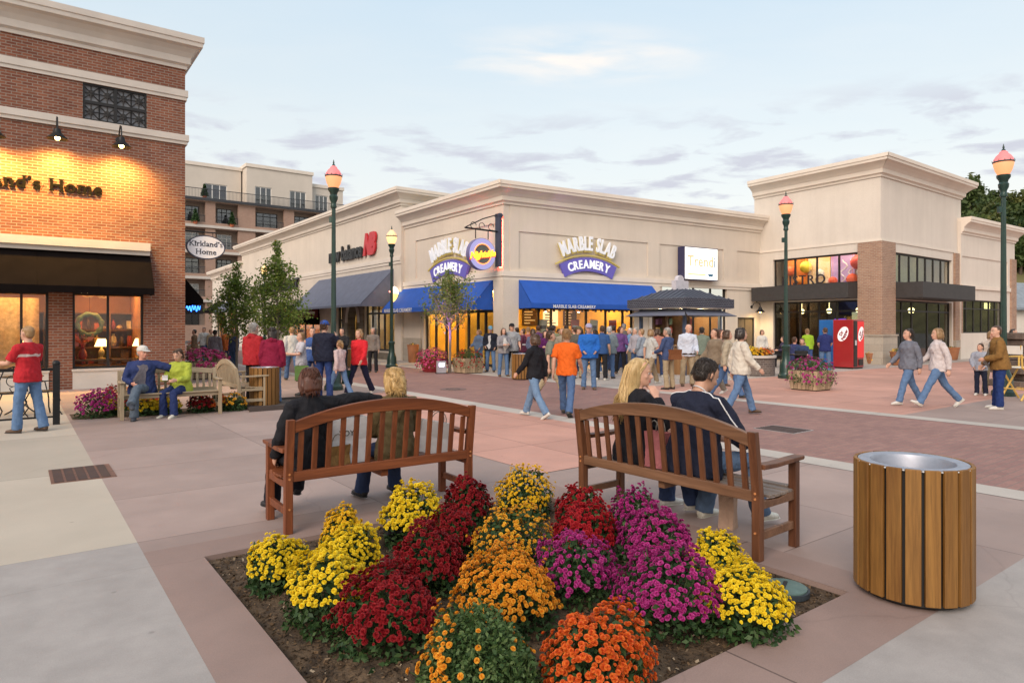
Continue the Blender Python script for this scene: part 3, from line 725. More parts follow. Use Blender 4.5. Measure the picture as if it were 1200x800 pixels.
# interior: one large yellow parlour behind both fronts
room(root, .9, wx[1] + .4, .03, 3.3, 4.6, M_inside2, 5, E_warm)
m = MB(ML); m.box(lx0, lx1 - 2.6, 3.2, 3.25, .03, 3.3); m.box(lx0, lx1 - 2.6, .34, 3.2, 3.28, 3.32); m.box(lx0 - .05, lx0, .34, 3.25, 0, 3.3); m.build('interior_wall', M_inside2, root)
for k in range(3): b = MB(ML); c_ = lx0 + .8 + k * 1.7; b.box(c_ - .5, c_ + .5, .8, 1.7, 3.2, 3.25); b.build('ceiling_lamp', E_warm, root)
# what the parlour holds: valance, menu boards, posters, counter, pendant lamps
M_choc = mat('chocolate_board', (.06, .025, .012), .6, .3, 8)
m = MB()
for k in range(40):
    x = wx[0] + .1 + (wx[1] - wx[0] - .2) * k / 40; w_ = (wx[1] - wx[0] - .2) / 40; hh = .22 + .10 * ((k * 7) % 5) / 4
    m.box(x, x + w_ * .8, .26, .28, wzt - .42 - hh, wzt - .42)
m.box(wx[0] + .1, wx[1] - .1, .25, .285, wzt - .45, wzt - .38); m.build('valance', M_choc, root)
r_ = random.Random(8)
for k in range(6):
    x = 1.5 + k * 1.25; b = MB(); b.box(x, x + .9, 4.88, 4.93, 1.75, 2.55); bo = b.build('menu_board', [M_choc, emis('menu_pale', (1, .9, .6), .5)][k % 2], root)
    b = MB()
    for q_ in range(5): b.box(x + .1, x + .1 + r_.uniform(.3, .7), 4.868, 4.878, 2.42 - q_ * .14, 2.47 - q_ * .14)
    b.build('menu_line', [M_white, M_choc][k % 2], bo)
for k in range(4): b = MB(); c_ = 1.8 + k * 1.9; b.lathe([(.16, 2.3), (.07, 2.5), (.02, 2.55)], 14, Matrix.Translation((c_, 2.4, .1)), cap=False); b.tube([(c_, 2.4, 2.64), (c_, 2.4, 3.3)], .008, 5); b.build('pendant_shade', M_red_sh, root); b = MB(); b.ball((c_, 2.4, 2.44), .07, 8, 6); b.build('pendant_bulb', emis('parlour_bulb', (1, .8, .45), 14), root)
for k, px in enumerate((640, 678, 700, 722)):
    b = MB(); x = f.x(px); b.box(x - .22, x + .22, .235, .24, 1.45, 2.0); po = b.build('window_poster', [mat('poster_cream', (.7, .6, .4), .6), mat('poster_red', (.5, .08, .05), .6)][k % 2], root); b = MB(); b.box(x - .15, x + .15, .228, .233, 1.6, 1.75); b.build('poster_print', [M_choc, M_white][k % 2], po)
t_ = thing('service_counter', 'long brown serving counter inside the ice cream shop', 'counter', f.w(4.6, 3.3, .01), f.rz); m = MB(); m.box(-3.3, 3.3, 0, .7, 0, 1.0); m.build('base', M_choc, t_); m = MB(); m.box(-3.35, 3.35, -.05, .75, 1.0, 1.05); m.build('counter_top', M_stone_trim, t_); m = MB(); m.box(-3, 3, .05, .08, 1.05, 1.4); m.build('sneeze_guard', M_glass, t_)
d = MB(); d.box(dx_[0] + .06, dx_[1] - .06, .10, .15, .02, dzt - .06); dr = d.build('service_door', mat('taupe_door', (.16, .12, .08), .5, .1), root)
d = MB(); c_ = (dx_[0] + dx_[1]) / 2; d.box(c_ - .02, c_ + .02, .085, .1, .03, dzt - .07); d.ball((c_ + .1, .06, 1.0), .03); d.build('handle', M_dark, dr)
d = MB(); d.box(dx_[0], dx_[0] + .058, .05, .2, 0, dzt); d.box(dx_[1] - .058, dx_[1], .05, .2, 0, dzt); d.box(dx_[0] + .058, dx_[1] - .058, .05, .2, dzt - .058, dzt); d.build('door_frame', M_dark, root)
room(root, wx2[0] + .05, wx2[1] - .05, .03, 3.2, 3, M_inside, 3, E_white)
# awnings
zaT, zaB = f.z(608, 327), f.z(608, 327) - 1.05
awR = awning(root, f.x(607), f.x(763), zaT, zaB + .05, 1.0, M_awn_blue, flap=.2)
q = dict(bold=.015, depth=.003, spacing=1.05); sA = 'MARBLE SLAB CREAMERY'; lo, hi = text_w(sA, **q); xa = f.x(632); sz = (f.x(681) - xa) / (hi - lo)
b = MB(); b.text(sA, sz, text_on(sA, sz, xa - lo * sz, -1.018, zaB + .05 - .18), **q); b.build('lettering', M_white, awR)
x0, x1 = CL.x(469), CL.L - .7
m = sub(root, CL); out = 1.0; y1 = -out
Pv = [(x0, -.02, zaT), (x1, -.02, zaT), (x1, y1, zaB), (x0, y1, zaB)]; Qv = [(a, b2 + (.03 if b2 < -.1 else 0), c - .02) for a, b2, c in Pv]
m.add(Pv + Qv, [(0, 3, 2, 1), (4, 5, 6, 7), (0, 1, 5, 4), (2, 3, 7, 6), (1, 2, 6, 5), (3, 0, 4, 7)]); m.box(x0, x1, y1 - .012, y1 + .012, zaB - .2, zaB)
for x_, s_ in ((x0, .012), (x1, -.012)): m.prof([(-.02, zaT), (y1, zaB), (y1, zaB - .2), (-.02, zaB - .2)], x_, x_ + s_)
awL = m.build('awning', M_awn_blue, root)
b = sub(root, CL); lo, hi = text_w(sA, **q); sz = 2.9 / (hi - lo); b.text(sA, sz, text_on(sA, sz, x0 + .25 - lo * sz, y1 - .018, zaB - .18), **q); b.build('lettering', M_white, awL)
# arched channel letter signs
E_letter = emis('lit_letters', (.86, .86, .88), .26, (.55, .55, .58)); E_letter2 = emis('lit_white', (1, 1, 1), .35, (.6, .6, .6)); M_purple = emis('violet_panel', (.16, .13, .52), .10, (.12, .10, .42)); E_halo = emis('yellow_edge', (1.0, .72, .18), .12, (.42, .34, .10))
def arch_sign(f_, px0, px1, pyb, label):
    x0, x1 = f_.x(px0), f_.x(px1); W = x1 - x0; cx = (x0 + x1) / 2; zb = f_.z((px0 + px1) / 2, pyb)
    t = thing('arched_sign', label, 'sign', f_.w(cx, -.02, zb), f_.rz, 'lit ice cream signs')
    Rr = W * .95
    def arc(s, Wt, z, size, mb, **q):
        lo, hi = text_w(s, **q); tot = sum(text_w(c_, **q)[1] - text_w(c_, **q)[0] + .07 if c_ != ' ' else .4 for c_ in s); k = Wt / tot
        xs = 0
        for ch in s:
            if ch == ' ': xs += .4; continue
            l, h = text_w(ch, **q); xs += 0
            a = ((xs + (h - l) / 2) * k - Wt / 2) / Rr
            p = Matrix.Translation((Rr * math.sin(a), 0, z - Rr * (1 - math.cos(a)))) @ Matrix.Rotation(a, 4, 'Y') @ Matrix.Rotation(R_(90), 4, 'X')
            mb.text(ch, size, p @ Matrix.Diagonal((min(1, k / size), 1, 1, 1)) @ Matrix.Translation((-(l + h) / 2 * size, 0, 0)), **q); xs += h - l + .07
    def ribbon(w, z0, h, y0, y1, mb, n=18):
        V, P = [], []
        for i in range(n + 1):
            a = (i / n - .5) * w / Rr
            for rr in (Rr + z0, Rr + z0 + h):
                for y in (y0, y1): V.append((rr * math.sin(a), y, rr * math.cos(a) - Rr))
        for i in range(n):
            j = i * 4; P += [(j, j + 4, j + 6, j + 2), (j + 1, j + 3, j + 7, j + 5), (j, j + 1, j + 5, j + 4), (j + 2, j + 6, j + 7, j + 3)]
        P += [(0, 2, 3, 1), (n * 4, n * 4 + 1, n * 4 + 3, n * 4 + 2)]
        mb.add(V, P)
    hgt = W * .19
    b = MB(); ribbon(W * .86, 0, hgt, -.14, -.02, b); pn = b.build('panel', M_purple, t)
    b = MB(); ribbon(W * .95, hgt + .07, .05, -.14, -.02, b); b.build('underline', E_halo, t)
    b = MB(); arc('CREAMERY', W * .72, hgt * .22, hgt * .85, b, bold=.03, depth=.03); 
    for i, v in enumerate(b.V): b.V[i] = (v[0], v[1] - .16, v[2])
    b.build('lower_lettering', E_letter2, t)
    b = MB(); arc('MARBLE SLAB', W * .92, hgt * 1.55, hgt * 1.45, b, bold=.02, depth=.05)
    for i, v in enumerate(b.V): b.V[i] = (v[0], v[1] - .12, v[2])
    b.build('upper_lettering', E_letter, t)
    b = MB(); arc('MARBLE SLAB', W * .92, hgt * 1.55, hgt * 1.45, b, bold=.05, depth=.02)
    for i, v in enumerate(b.V): b.V[i] = (v[0], v[1] - .05, v[2] - .045)
    b.build('letter_edge', E_halo, t)
arch_sign(CRf, 654, 720, 318, 'arched lit ice cream shop sign above the long blue awning')
arch_sign(CL, 507, 552, 321, 'arched lit ice cream shop sign partly behind the young maple')
# lit box sign
f = CRf; x0, x1 = f.x(794), f.x(833); z0, z1 = f.z(813, 329), f.z(813, 291)
t = thing('box_sign', 'glowing white square box sign above the kiosk roof', 'sign', f.w(x0, -.02, z0), f.rz); W, Hh = x1 - x0, z1 - z0
m = MB(); m.box(0, W, -.42, 0, 0, Hh); m.build('case', mat('navy_case', (.03, .03, .09), .4), t)
m = MB(); m.box(.04, W - .04, -.435, -.421, .04, Hh - .04); m.build('face', emis('lit_face', (1, .98, .93), .62), t)
m = MB(); q = dict(bold=.01, depth=.004); lo, hi = text_w('Trend', **q); l2, h2 = text_w('Trendi', **q); sz = W * .84 / (h2 - l2)
m.text('Trend', sz, text_on('', 0, W * .08 - lo * sz, -.44, Hh * .42), **q); m.mi = 1
a_, b2 = text_w('i', **q); m.text('i', sz, text_on('', 0, W * .92 - b2 * sz, -.44, Hh * .42), **q)
m.mi = 2; m.box(W * .1, W * .62, -.441, -.436, Hh * .15, Hh * .19); m.mi = 1; m.proy([(W * .68, Hh * .2), (W * .86, Hh * .2), (W * .82, Hh * .12), (W * .72, Hh * .12)], -.441, -.436)
m.build('lettering', [emis('pale_letters', (1, .72, .38), .30, (.5, .4, .2)), mat('teal_letters', (.05, .2, .35), .5), emis('pale_yellow', (1, .75, .25), .35)], t)
# neon medallion hung from an iron bracket on the corner
xq, zq1, zq0 = CL.x(586.5), CL.z(587, 251), CL.z(587, 313)
t = thing('neon_sign', 'round violet neon medallion hanging from an iron corner bracket', 'sign', CL.w(CL.L - .14, -.005, 0), CL.rz)
m = MB(); m.box(-.15, .15, -.20, -.07, zq0, zq1); m.box(-.17, .17, -.22, -.05, zq1 - .12, zq1 - .04); m.build('post', mat('slate_post', (.045, .05, .085), .5), t)
zc = CL.z(569, 295, -1.1); za_ = CL.z(552, 268, -1.5)
m = MB(); m.tube([(0, -.1, za_), (0, -1.75, za_ + .03)], .035, 8); m.tube([(0, -.1, za_ + .72), (0, -.9, za_ + .45), (0, -1.7, za_ + .06)], .022, 8)
for k in (.5, .95, 1.35): m.tube([(0, -k + .13 * math.cos(a_), za_ + .16 + .13 * math.sin(a_)) for a_ in np.linspace(0, 5.2, 12)], .014, 6)
for k in (.65, 1.25): m.tube([(0, -k, za_), (0, -k, za_ - .35)], .02, 6)
m.build('bracket', M_iron, t, smooth=50)
rd = .63
MD = Matrix.Translation((0, -1.0, za_ - .33 - rd)) @ Matrix.Rotation(R_(90), 4, 'Z') @ Matrix.Rotation(R_(90), 4, 'X')
m = MB(); m.lathe([(rd, -.11), (rd, .11)], 40, MD); m.build('drum', mat('violet_drum', (.16, .14, .30), .4), t, smooth=40)
m = MB(); m.lathe([(rd * .97, .112), (rd * .97, .13), (rd * .62, .13), (rd * .62, .112)], 40, MD, cap=False); m.build('ring', emis('lavender_ring', (.45, .45, .95), .22, (.35, .35, .62)), t, smooth=40)
m = MB(); m.lathe([(rd * .61, .112), (rd * .61, .12)], 40, MD); m.build('disc', mat('grey_disc', (.10, .12, .11), .5), t)
m = MB(); m.tube([(rd * .63 * math.cos(a_), rd * .63 * math.sin(a_), .14) for a_ in np.linspace(0, 6.2832, 41)], .018, 6); m.V = [tuple(MD @ Vector(v)) for v in m.V]; m.build('inner_neon', emis('orange_neon', (1, .25, .06), 1.6), t)
m = MB(); q = dict(bold=.03, depth=.02, shear=.35, spacing=.9); lo, hi = text_w('Nightside', **q); sz = rd * 1.95 / (hi - lo)
m.text('Nightside', sz, MD @ Matrix.Translation((0, 0, .15)) @ Matrix.Rotation(R_(8), 4, 'Z') @ Matrix.Translation((-(lo + hi) / 2 * sz, -.35 * sz, 0)), **q); m.build('lettering', emis('yellow_neon', (1, .62, .03), 1.3), t)
m = MB(); q['bold'] = .07; m.text('Nightside', sz, MD @ Matrix.Translation((0, 0, .135)) @ Matrix.Rotation(R_(8), 4, 'Z') @ Matrix.Translation((-(lo + hi) / 2 * sz, -.35 * sz - .02, 0)), **q); m.build('neon_edge', emis('red_neon', (1, .05, .03), 1.2), t)
m = MB(); m.tube([(.02, -.035, zq0), (.02, -.035, zq1 - .2)], .02, 6); m.tube([(-.08, -.035, zq0), (-.08, -.035, zq1 - .2)], .02, 6); m.build('neon_tube', emis('red_tube', (1, .12, .07), 60), t)
# glowing cone sign at the left end of the corner shop
t = thing('cone_sign', 'glowing ice cream cone sign on the wall beside the blue awning', 'sign', CL.w(CL.x(474), -.55, CL.z(470, 362)), CL.rz + R_(-40))
m = MB(); m.lathe([(.02, 0), (.36, .75)], 18, Matrix.Diagonal((1, .45, 1, 1))); m.build('cone', emis('cone_glow', (1.0, .62, .14), 1.6), t, smooth=60)
m = MB(); m.lathe([(.40, .74), (.42, .8), (.38, .92), (.25, 1.05), (.02, 1.12)], 18, Matrix.Diagonal((1, .45, 1, 1))); m.build('scoop', emis('scoop_glow', (1, .85, .6), 1.2), t, smooth=60)
m = MB(); m.box(-.38, .38, -.2, -.18, .80, .88); m.build('label_band', emis('pink_band', (1, .3, .25), .9), t)
m = MB(); m.tube([(0, .1, .5), (0, .6, .5)], .03, 6); m.build('bracket', M_iron, t)
gooseneck(CRf, 880.5, 364, 'black gooseneck lamp over the taupe service door', 55, (1, .72, .3), ang=150, sc=.8, tilt=10)
# ---- bistro tower and its wing on the right
TL = Fac(gp(884, 420.4), gp(1032, 427)); f = TR = Fac(gp(1032, 427), gp(1126, 420.3))
WR = Fac(gp(1126, 420.7), gp(1189, 416.8))
root = facade_root(TR, 'bistro_tower', 'tall cream stucco corner building with brick pier and dark canopies', 'building')
inv = (Matrix.Translation(TR.P) @ Matrix.Rotation(TR.rz, 4, 'Z')).inverted(); MTL = inv @ TL.M
zt = H + 197.7 * gp(1032, 427).y / F; zcb = TR.z(1032, 206.5); zrev = TR.z(1046, 283)
a0, a1 = TL.x(906), TL.x(1006); b0, b1 = TR.x(1047), TR.x(1115.5)
zu1, zu0 = TR.z(1047, 295), TR.z(1047, 331); zs1 = TR.z(1047, 351); zc1, zc0 = TR.z(1044, 331), TR.z(1044, 349)
m = MB(MTL); wall_grid(m, 0, TL.L, 0, zt - .1, [(a0, a1, 0, zs1), (a0, a1, zu0, zu1)])
m.M = Matrix(); wall_grid(m, .302, TR.L, 0, zt - .1, [(b0, b1, 0, zs1), (b0, b1, zu0, zu1)])
m.box(TR.L - .3, TR.L, .3, TL.L, 0, zt - .1); m.M = MTL; m.box(0, .3, .3, TR.L - .3, 0, zt - .1); m.M = Matrix()
m.build('wall', M_stucco2, root)
m = MB(); m.box(.3, TR.L - .3, .3, TL.L - .3, zt - .6, zt - .4); m.build('roof', M_roof, root)
m = MB(); cornice(m, 0, TR.L, zcb, zt + .1, .62, r0='m'); m.box(.3, TR.L, 0, .3, zt - .1, zt + .08); m.M = MTL; cornice(m, 0, TL.L, zcb, zt + .1, .62, r0=False, r1='m'); m.box(0, TL.L, 0, .3, zt - .1, zt + .08); m.build('cornice', M_trim, root)
m = MB(); m.box(0, TR.L, -.04, 0, zrev - .05, zrev + .05); m.M = MTL; m.box(0, TL.L, -.04, 0, zrev - .05, zrev + .05); m.build('reveal_band', M_trim, root)
px0, px1 = TL.x(1006.5), TR.x(1046.5)
m = MB(); m.box(TR.x(1117), TR.x(1126), -.1, -.001, 1.0, TR.z(1120, 297)); m.build('brick_pilaster', M_brick2, root)
m = MB(); m.box(-.12, px1, -.12, -.001, 1.35, zrev - .06); m.M = MTL; m.box(px0, TL.L + .12, -.12, -.002, 1.35, zrev - .06)
m.build('brick_pier', M_brick2, root)
m = MB(); m.box(-.18, px1 + .03, -.18, -.001, 0, 1.28); m.box(-.22, px1 + .06, -.22, -.001, 1.28, 1.352); m.M = MTL; m.box(px0 - .03, TL.L + .18, -.18, -.002, 0, 1.28); m.box(px0 - .06, TL.L + .22, -.22, -.002, 1.28, 1.351)
m.build('pier_base', M_block, root)
m = MB(); m.box(TR.x(1117), TR.x(1126), -.14, -.001, 0, .998); m.build('pilaster_base', M_block, root)
m = MB(); m.box(px1 + .02, TR.x(1143, -1.25), -1.25, -.0, zc0, zc1); m.box(px1 + .05, TR.x(1142, -1.25), -1.2, 0, zc0 - .04, zc0); m.M = MTL; m.box(TL.x(893), px0 - .02, -.9, 0, zc0, zc1)
m.build('canopy', mat('charcoal_canopy', (.04, .037, .037), .6, .15), root)
Mw = {'L': MTL, 'R': Matrix()}
def win2(k, x0, x1, z0, z1, vs, hs, fr=.08, glass=None, name='window'):
    m = MB(Mw[k]); y, dep = .12, .07
    m.box(x0, x0 + fr, y, y + dep, z0, z1); m.box(x1 - fr, x1, y, y + dep, z0, z1); m.box(x0 + fr, x1 - fr, y, y + dep, z0, z0 + fr); m.box(x0 + fr, x1 - fr, y, y + dep, z1 - fr, z1)
    for v in vs: m.box(v - fr / 2, v + fr / 2, y - .002, y + dep + .002, z0 + fr, z1 - fr)
    for h in hs: m.box(x0 + fr, x1 - fr, y - .001, y + dep + .001, h - fr / 2, h + fr / 2)
    o = m.build(name, M_dark, root); g = MB(Mw[k]); g.box(x0 + .03, x1 - .03, y + .03, y + .04, z0 + .03, z1 - .03); g.build('pane', glass or M_glass, o)
win2('L', a0, a1, zu0, zu1, [TL.x(p) for p in (930, 955.5, 981.5)], []); win2('R', b0, b1, zu0, zu1, [TR.x(p) for p in (1058, 1069, 1079, 1088, 1097, 1106)], [])
win2('L', a0, a1, .02, zs1, [TL.x(p) for p in (936, 958, 979)], [2.45], glass=M_dglass); win2('R', b0, b1, .02, zs1, [TR.x(p) for p in (1060, 1072, 1090, 1104)], [2.45], glass=M_dglass)
# a colourful mural stands behind the upper left window, lit from above
m, nt_, bs = nodes('mural_paint'); tcn = N(nt_, 'ShaderNodeTexCoord'); vo = N(nt_, 'ShaderNodeTexVoronoi', i_Scale=.75); nt_.links.new(tcn.outputs['Object'], vo.inputs['Vector'])
nz = N(nt_, 'ShaderNodeTexNoise', i_Scale=.8, i_Detail=2); nt_.links.new(tcn.outputs['Object'], nz.inputs['Vector'])
spm = N(nt_, 'ShaderNodeSeparateXYZ'); nt_.links.new(vo.outputs['Color'], spm.inputs[0])
cc = ramp(nt_, spm.outputs[0], [(.0, (.85, .30, .04)), (.25, (.85, .6, .10)), (.45, (.40, .22, .62)), (.7, (.35, .30, .6)), (.85, (.75, .08, .04))])
cc2 = mixn(nt_, ramp(nt_, vo.outputs['Distance'], [(.28, 0.0), (.34, 1.0)]), cc, ramp(nt_, nz.outputs['Fac'], [(.35, (.8, .5, .12)), (.5, (.5, .3, .5)), (.65, (.28, .2, .5))]))
nt_.links.new(cc2, bs.inputs['Base Color']); bs.inputs['Roughness'].default_value = .7; M_mural = m
for k, (ca, cb) in enumerate((((.80, .42, .06), (.70, .16, .03)), ((.85, .62, .12), (.72, .50, .38)), ((.36, .20, .60), (.52, .40, .66)), ((.22, .24, .16), (.40, .36, .28)))):
    xa_, xb_ = a0 + (a1 + .5 - a0) * k / 4, a0 + (a1 + .5 - a0) * (k + 1) / 4
    m = MB(MTL); m.box(xa_ + .02, xb_ - .02, 1.1, 1.15, zu0 - .3, zu1 + .3); m.build('mural_panel', mat('mural_paint_%d' % k, ca, .7, .25, .9, col2=cb, detail=6), root)
for k, (fx, fz, rr_, cl) in enumerate(((.10, .62, .26, (.75, .14, .03)), (.30, .70, .30, (.85, .60, .05)), (.22, .25, .2, (.8, .3, .05)), (.62, .14, .22, (.70, .10, .04)), (.90, .72, .34, (.72, .05, .03)), (.84, .16, .28, (.78, .10, .03)), (.47, .45, .2, (.72, .68, .55)))):
    m = MB(MTL); c_ = Vector((a0 + (a1 - a0) * fx, .8, zu0 + (zu1 - zu0) * fz)); m.ball(tuple(c_), rr_, 14, 9); m.tube([c_ + Vector((0, 0, rr_)), (c_.x, .8, zu1 + .3)], .008, 4); m.build('paper_lantern', mat('lantern_%d' % k, cl, .6), root, smooth=60)
for k in range(3):
    m = MB(MTL); c_ = a0 + (a1 - a0) * (.70 + .09 * k); m.tube([(c_ + .15 * math.sin(q_ * 1.1) + .02 * q_, .95, zu0 + .15 + (zu1 - zu0) * .075 * q_) for q_ in range(11)], .03, 5); m.build('scroll_art', M_white, root)
m = MB(); m.box(b0, b1, 1.3, 1.35, zu0 - .3, zu1 + .3); m.build('upper_room_wall', mat('olive_wall', (.25, .27, .14), .8, .3, 1), root)
for k in range(4): b = MB(MTL); c_ = a0 + (a1 - a0) * (k + .5) / 4; b.box(c_ - .5, c_ + .5, .35, .55, zu1 + .1, zu1 + .16); b.build('ceiling_lamp', emis('mural_lamp', (1, .86, .66), 10), root)
for k in range(3): b = MB(); c_ = b0 + (b1 - b0) * (k + .5) / 3; b.box(c_ - .4, c_ + .4, .5, .7, zu1 + .1, zu1 + .16); b.build('ceiling_lamp', emis('olive_lamp', (1, .86, .5), 5), root)
m = MB(MTL); m.box(a0 - .3, a1 + .5, .31, 1.15, zu1 + .3, zu1 + .35); m.box(a0 - .3, a1 + .5, .31, 1.15, zu0 - .35, zu0 - .3); m.M = Matrix(); m.box(b0, b1 + .3, .31, 1.35, zu1 + .3, zu1 + .35); m.box(b0, b1 + .3, .31, 1.35, zu0 - .35, zu0 - .3); m.build('interior_slab', M_inside, root)
# dim dining room
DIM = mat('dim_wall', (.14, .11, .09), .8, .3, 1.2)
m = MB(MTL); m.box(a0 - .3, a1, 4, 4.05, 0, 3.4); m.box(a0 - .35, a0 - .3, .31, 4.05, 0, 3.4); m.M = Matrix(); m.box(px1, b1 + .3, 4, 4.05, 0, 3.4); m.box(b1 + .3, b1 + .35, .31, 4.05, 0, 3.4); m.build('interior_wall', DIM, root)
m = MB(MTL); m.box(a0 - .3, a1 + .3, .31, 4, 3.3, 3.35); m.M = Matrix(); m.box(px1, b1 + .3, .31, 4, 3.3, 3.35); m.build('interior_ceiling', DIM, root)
for k in range(3):
    b = MB(MTL); c_ = a0 + (a1 - a0) * (k + .5) / 3; b.ball((c_, 1.4, 2.5), .13, 10, 7); b.tube([(c_, 1.4, 2.6), (c_, 1.4, 3.3)], .01, 5); b.build('pendant_lamp', emis('pendant_glow', (1, .72, .35), 9), root)
for px in (1056, 1098):
    b = MB(); c_ = TR.x(px); b.ball((c_, 1.2, 2.55), .16, 10, 7); b.tube([(c_, 1.2, 2.6), (c_, 1.2, 3.3)], .01, 5); b.build('pendant_lamp', emis('pendant_glow', (1, .72, .35), 9), root)
b = MB(MTL); b.box(TL.x(985), TL.x(1003), 1.0, 1.05, 1.3, 2.4); b.build('menu_board', emis('menu_glow', (.9, .75, .45), .8), root)
b = MB(MTL); b.box(TL.x(962), TL.x(975), 1.2, 1.25, 1.4, 2.1); b.build('violet_screen', emis('violet_glow', (.4, .1, 1), 1.2), root)
b = MB(); b.box(TR.x(1064), TR.x(1068), 1.2, 1.4, .9, 2.3); b.build('orange_panel', emis('orange_glow', (1, .3, .06), .9), root)
# standing letters on the canopy
q = dict(bold=.0, depth=.04, spacing=1.12); lo, hi = text_w('BISTRO', **q); xa, xb = TL.x(917, -.8), TL.x(967, -.8); sz = (xb - xa) / (hi - lo)
t = thing('canopy_letters', 'dark standing letters on the bistro canopy edge', 'sign', TL.w(xa - lo * sz, -.8, zc1), TL.rz)
m = MB(); m.text('BISTRO', sz, Matrix.Translation((0, 0, .02)) @ Matrix.Rotation(R_(90), 4, 'X'), **q)
SER = {'I': .5}
m.build('lettering', mat('dark_letters', (.02, .015, .02), .5), t)
m = MB(); m.box(lo * sz, hi * sz, -.03, .03, 0, .03); m.build('rail', M_dark, t)
# wing
f = WR; r2 = facade_root(f, 'low_wing', 'lower cream shop wing right of the tower with a green glazed front', 'building')
zt = H + (384 - 257) * gp(1126, 420.7).y / F; zcb = f.z(1127, 274)
w0, w1_, wz0, wz1 = .05, f.x(1176), f.z(1150, 390), f.z(1150, 352)
m = MB(); wall_grid(m, 0, f.L, 0, zt - .1, [(w0, w1_, wz0, wz1), (.15, f.x(1181), f.z(1150, 332), f.z(1150, 303))]); m.box(.15, f.x(1181), .05, .3, f.z(1150, 332), f.z(1150, 303)); m.box(f.L - .3, f.L, .3, 12, 0, zt - .1); m.build('wall', M_stucco2, r2)
m = MB(); cornice(m, 0, f.L, zcb, zt + .1, .5, r0=False); m.box(0, f.L, 0, .3, zt - .1, zt + .08); m.build('cornice', M_trim, r2)
m = MB(); m.box(0, f.x(1183), -.08, 0, f.z(1150, 339.5), f.z(1150, 335)); m.build('belt_course', M_trim, r2)
m = MB(); m.box(f.x(1183.5), f.L + .06, -.08, -.001, 0, f.z(1186, 304)); m.build('brick_pier', M_brick2, r2)
m = MB(); m.box(0, f.L - .3, .3, 9, zt - .5, zt - .4); m.build('roof', M_roof, r2)
m = MB(); m.box(0, f.L, 2.5, 2.55, 0, 4); m.box(0, f.L, .3, 2.5, 3.4, 3.45); m.build('interior_wall', mat('green_room', (.10, .13, .07), .8, .3, 1), r2)
window(r2, w0, w1_, wz0, wz1, [f.x(p) for p in (1135, 1144, 1153, 1162, 1169)], [f.z(1150, 362)], glass=M_dglass)
b = MB(); b.box(f.x(1152, 1), f.x(1158, 1), .9, .95, f.z(1155, 362, 1), f.z(1155, 355, 1)); b.build('lit_panel', emis('lit_panel', (1, .8, .35), 4), r2)
# ---- shoe shop block
f = NB = Fac(gp(286, 406.5), gp(474, 422.2)); off = -.18
root = facade_root(f, 'shoe_shop', 'cream shop block with sloping cornice line, slate awning and stone entrance', 'shop building')
zt = H + 158 * gp(474, 422.2).y / F; zcb = f.z(476, 240.5)
wa, wb = (f.x(399), f.x(406.5)), (f.x(431.5), f.x(466)); wzb, wzt = f.z(450, 411), f.z(450, 346)
la, lb = f.x(343), f.x(378); lzt = f.z(360, 368)
sxa, sxb = f.x(407.5), f.x(430.5); az = f.z(419, 352)
m = MB(); wall_grid(m, 0, f.L, 0, zt - .1, [(wa[0], wa[1], wzb, wzt), (wb[0], wb[1], wzb, wzt), (la, lb, 0, lzt), (sxa, sxb, 0, wzt + .3)], t=.4, y=off); m.box(f.L - .3, f.L, .22, 8, 0, zt - .1); m.build('wall', M_stucco, root)
m = MB(); cornice(m, 0, f.L, zcb, zt + .15, .6, y=off); m.box(0, f.L, off, .25, zt - .1, zt + .1); m.build('cornice', M_trim, root)
m = MB(); zb_ = f.z(440, 311); m.box(0, f.L, off - .08, off - .001, zb_, zb_ + .22); m.box(0, f.L, off - .04, off - .001, zb_ - .15, zb_); m.build('belt_course', M_trim, root)
m = MB(); m.box(0, f.L - .3, .25, 8, zt - .7, zt - .5); m.build('roof', M_roof, root)
M_stone = brickmat('rubble_stone', (.33, .27, .20), (.20, .17, .13), (.30, .27, .22), bw=.38, rh=.19, ms=.018, var=.35, bump=1, ms_smooth=.4)
arcw = (sxb - sxa); acx = (sxa + sxb) / 2; ar = arcw * .28
m = MB()                                            # stone front with a deep arched niche
zs = f.z(419, 378)
for side in (-1, 1):
    P = [(acx + side * ar, 0), (acx + side * ar, zs)] + [(acx + side * ar * math.cos(a_), zs + ar * 1.5 * math.sin(a_)) for a_ in np.linspace(.15, math.pi / 2, 9)] + [(acx, wzt + .3), (acx + side * arcw / 2, wzt + .3), (acx + side * arcw / 2, 0)]
    m.proy(P if side > 0 else P[::-1], off - .1, off + .4)
m.box(sxa, sxb, off + .7, off + .8, 0, wzt + .3)
m.box(wb[0] - .05, wb[1] + .1, off - .1, off - .001, 0, wzb - .08)
m.build('stone_front', M_stone, root)
m = MB()
for side in (-1, 1): pass
m.tube([(acx + ar * 1.12 * math.cos(a_), off - .1, zs + ar * 1.65 * math.sin(a_)) for a_ in np.linspace(0, math.pi, 15)], .1, 6); m.build('arch_trim', M_stone_trim, root)
window(root, wa[0], wa[1], wzb, wzt, [(wa[0] + wa[1]) / 2], [f.z(402, 375)], fr=.1, y=off + .1)
window(root, wb[0], wb[1], wzb, wzt, [f.x(p) for p in (438, 445, 452, 459)], [f.z(450, 367)], fr=.1, y=off + .1)
window(root, la, lb, .02, lzt, [f.x(p) for p in (351, 359, 368)], [], fr=.12, y=off + .1)
room(root, wa[0] - 1, f.L - .4, .03, wzt + .3, 3, mat('ochre_room', (.55, .42, .18), .8, .2, 1), 4, emis('ochre_lamp', (1, .74, .36), 16))
room(root, la - 1.5, lb + .3, .03, lzt + .3, 3, mat('orange_room', (.72, .30, .05), .8, .3, .8), 3, emis('orange_lamp', (1, .68, .25), 13))
ax0, ax1 = f.x(377), f.x(465)
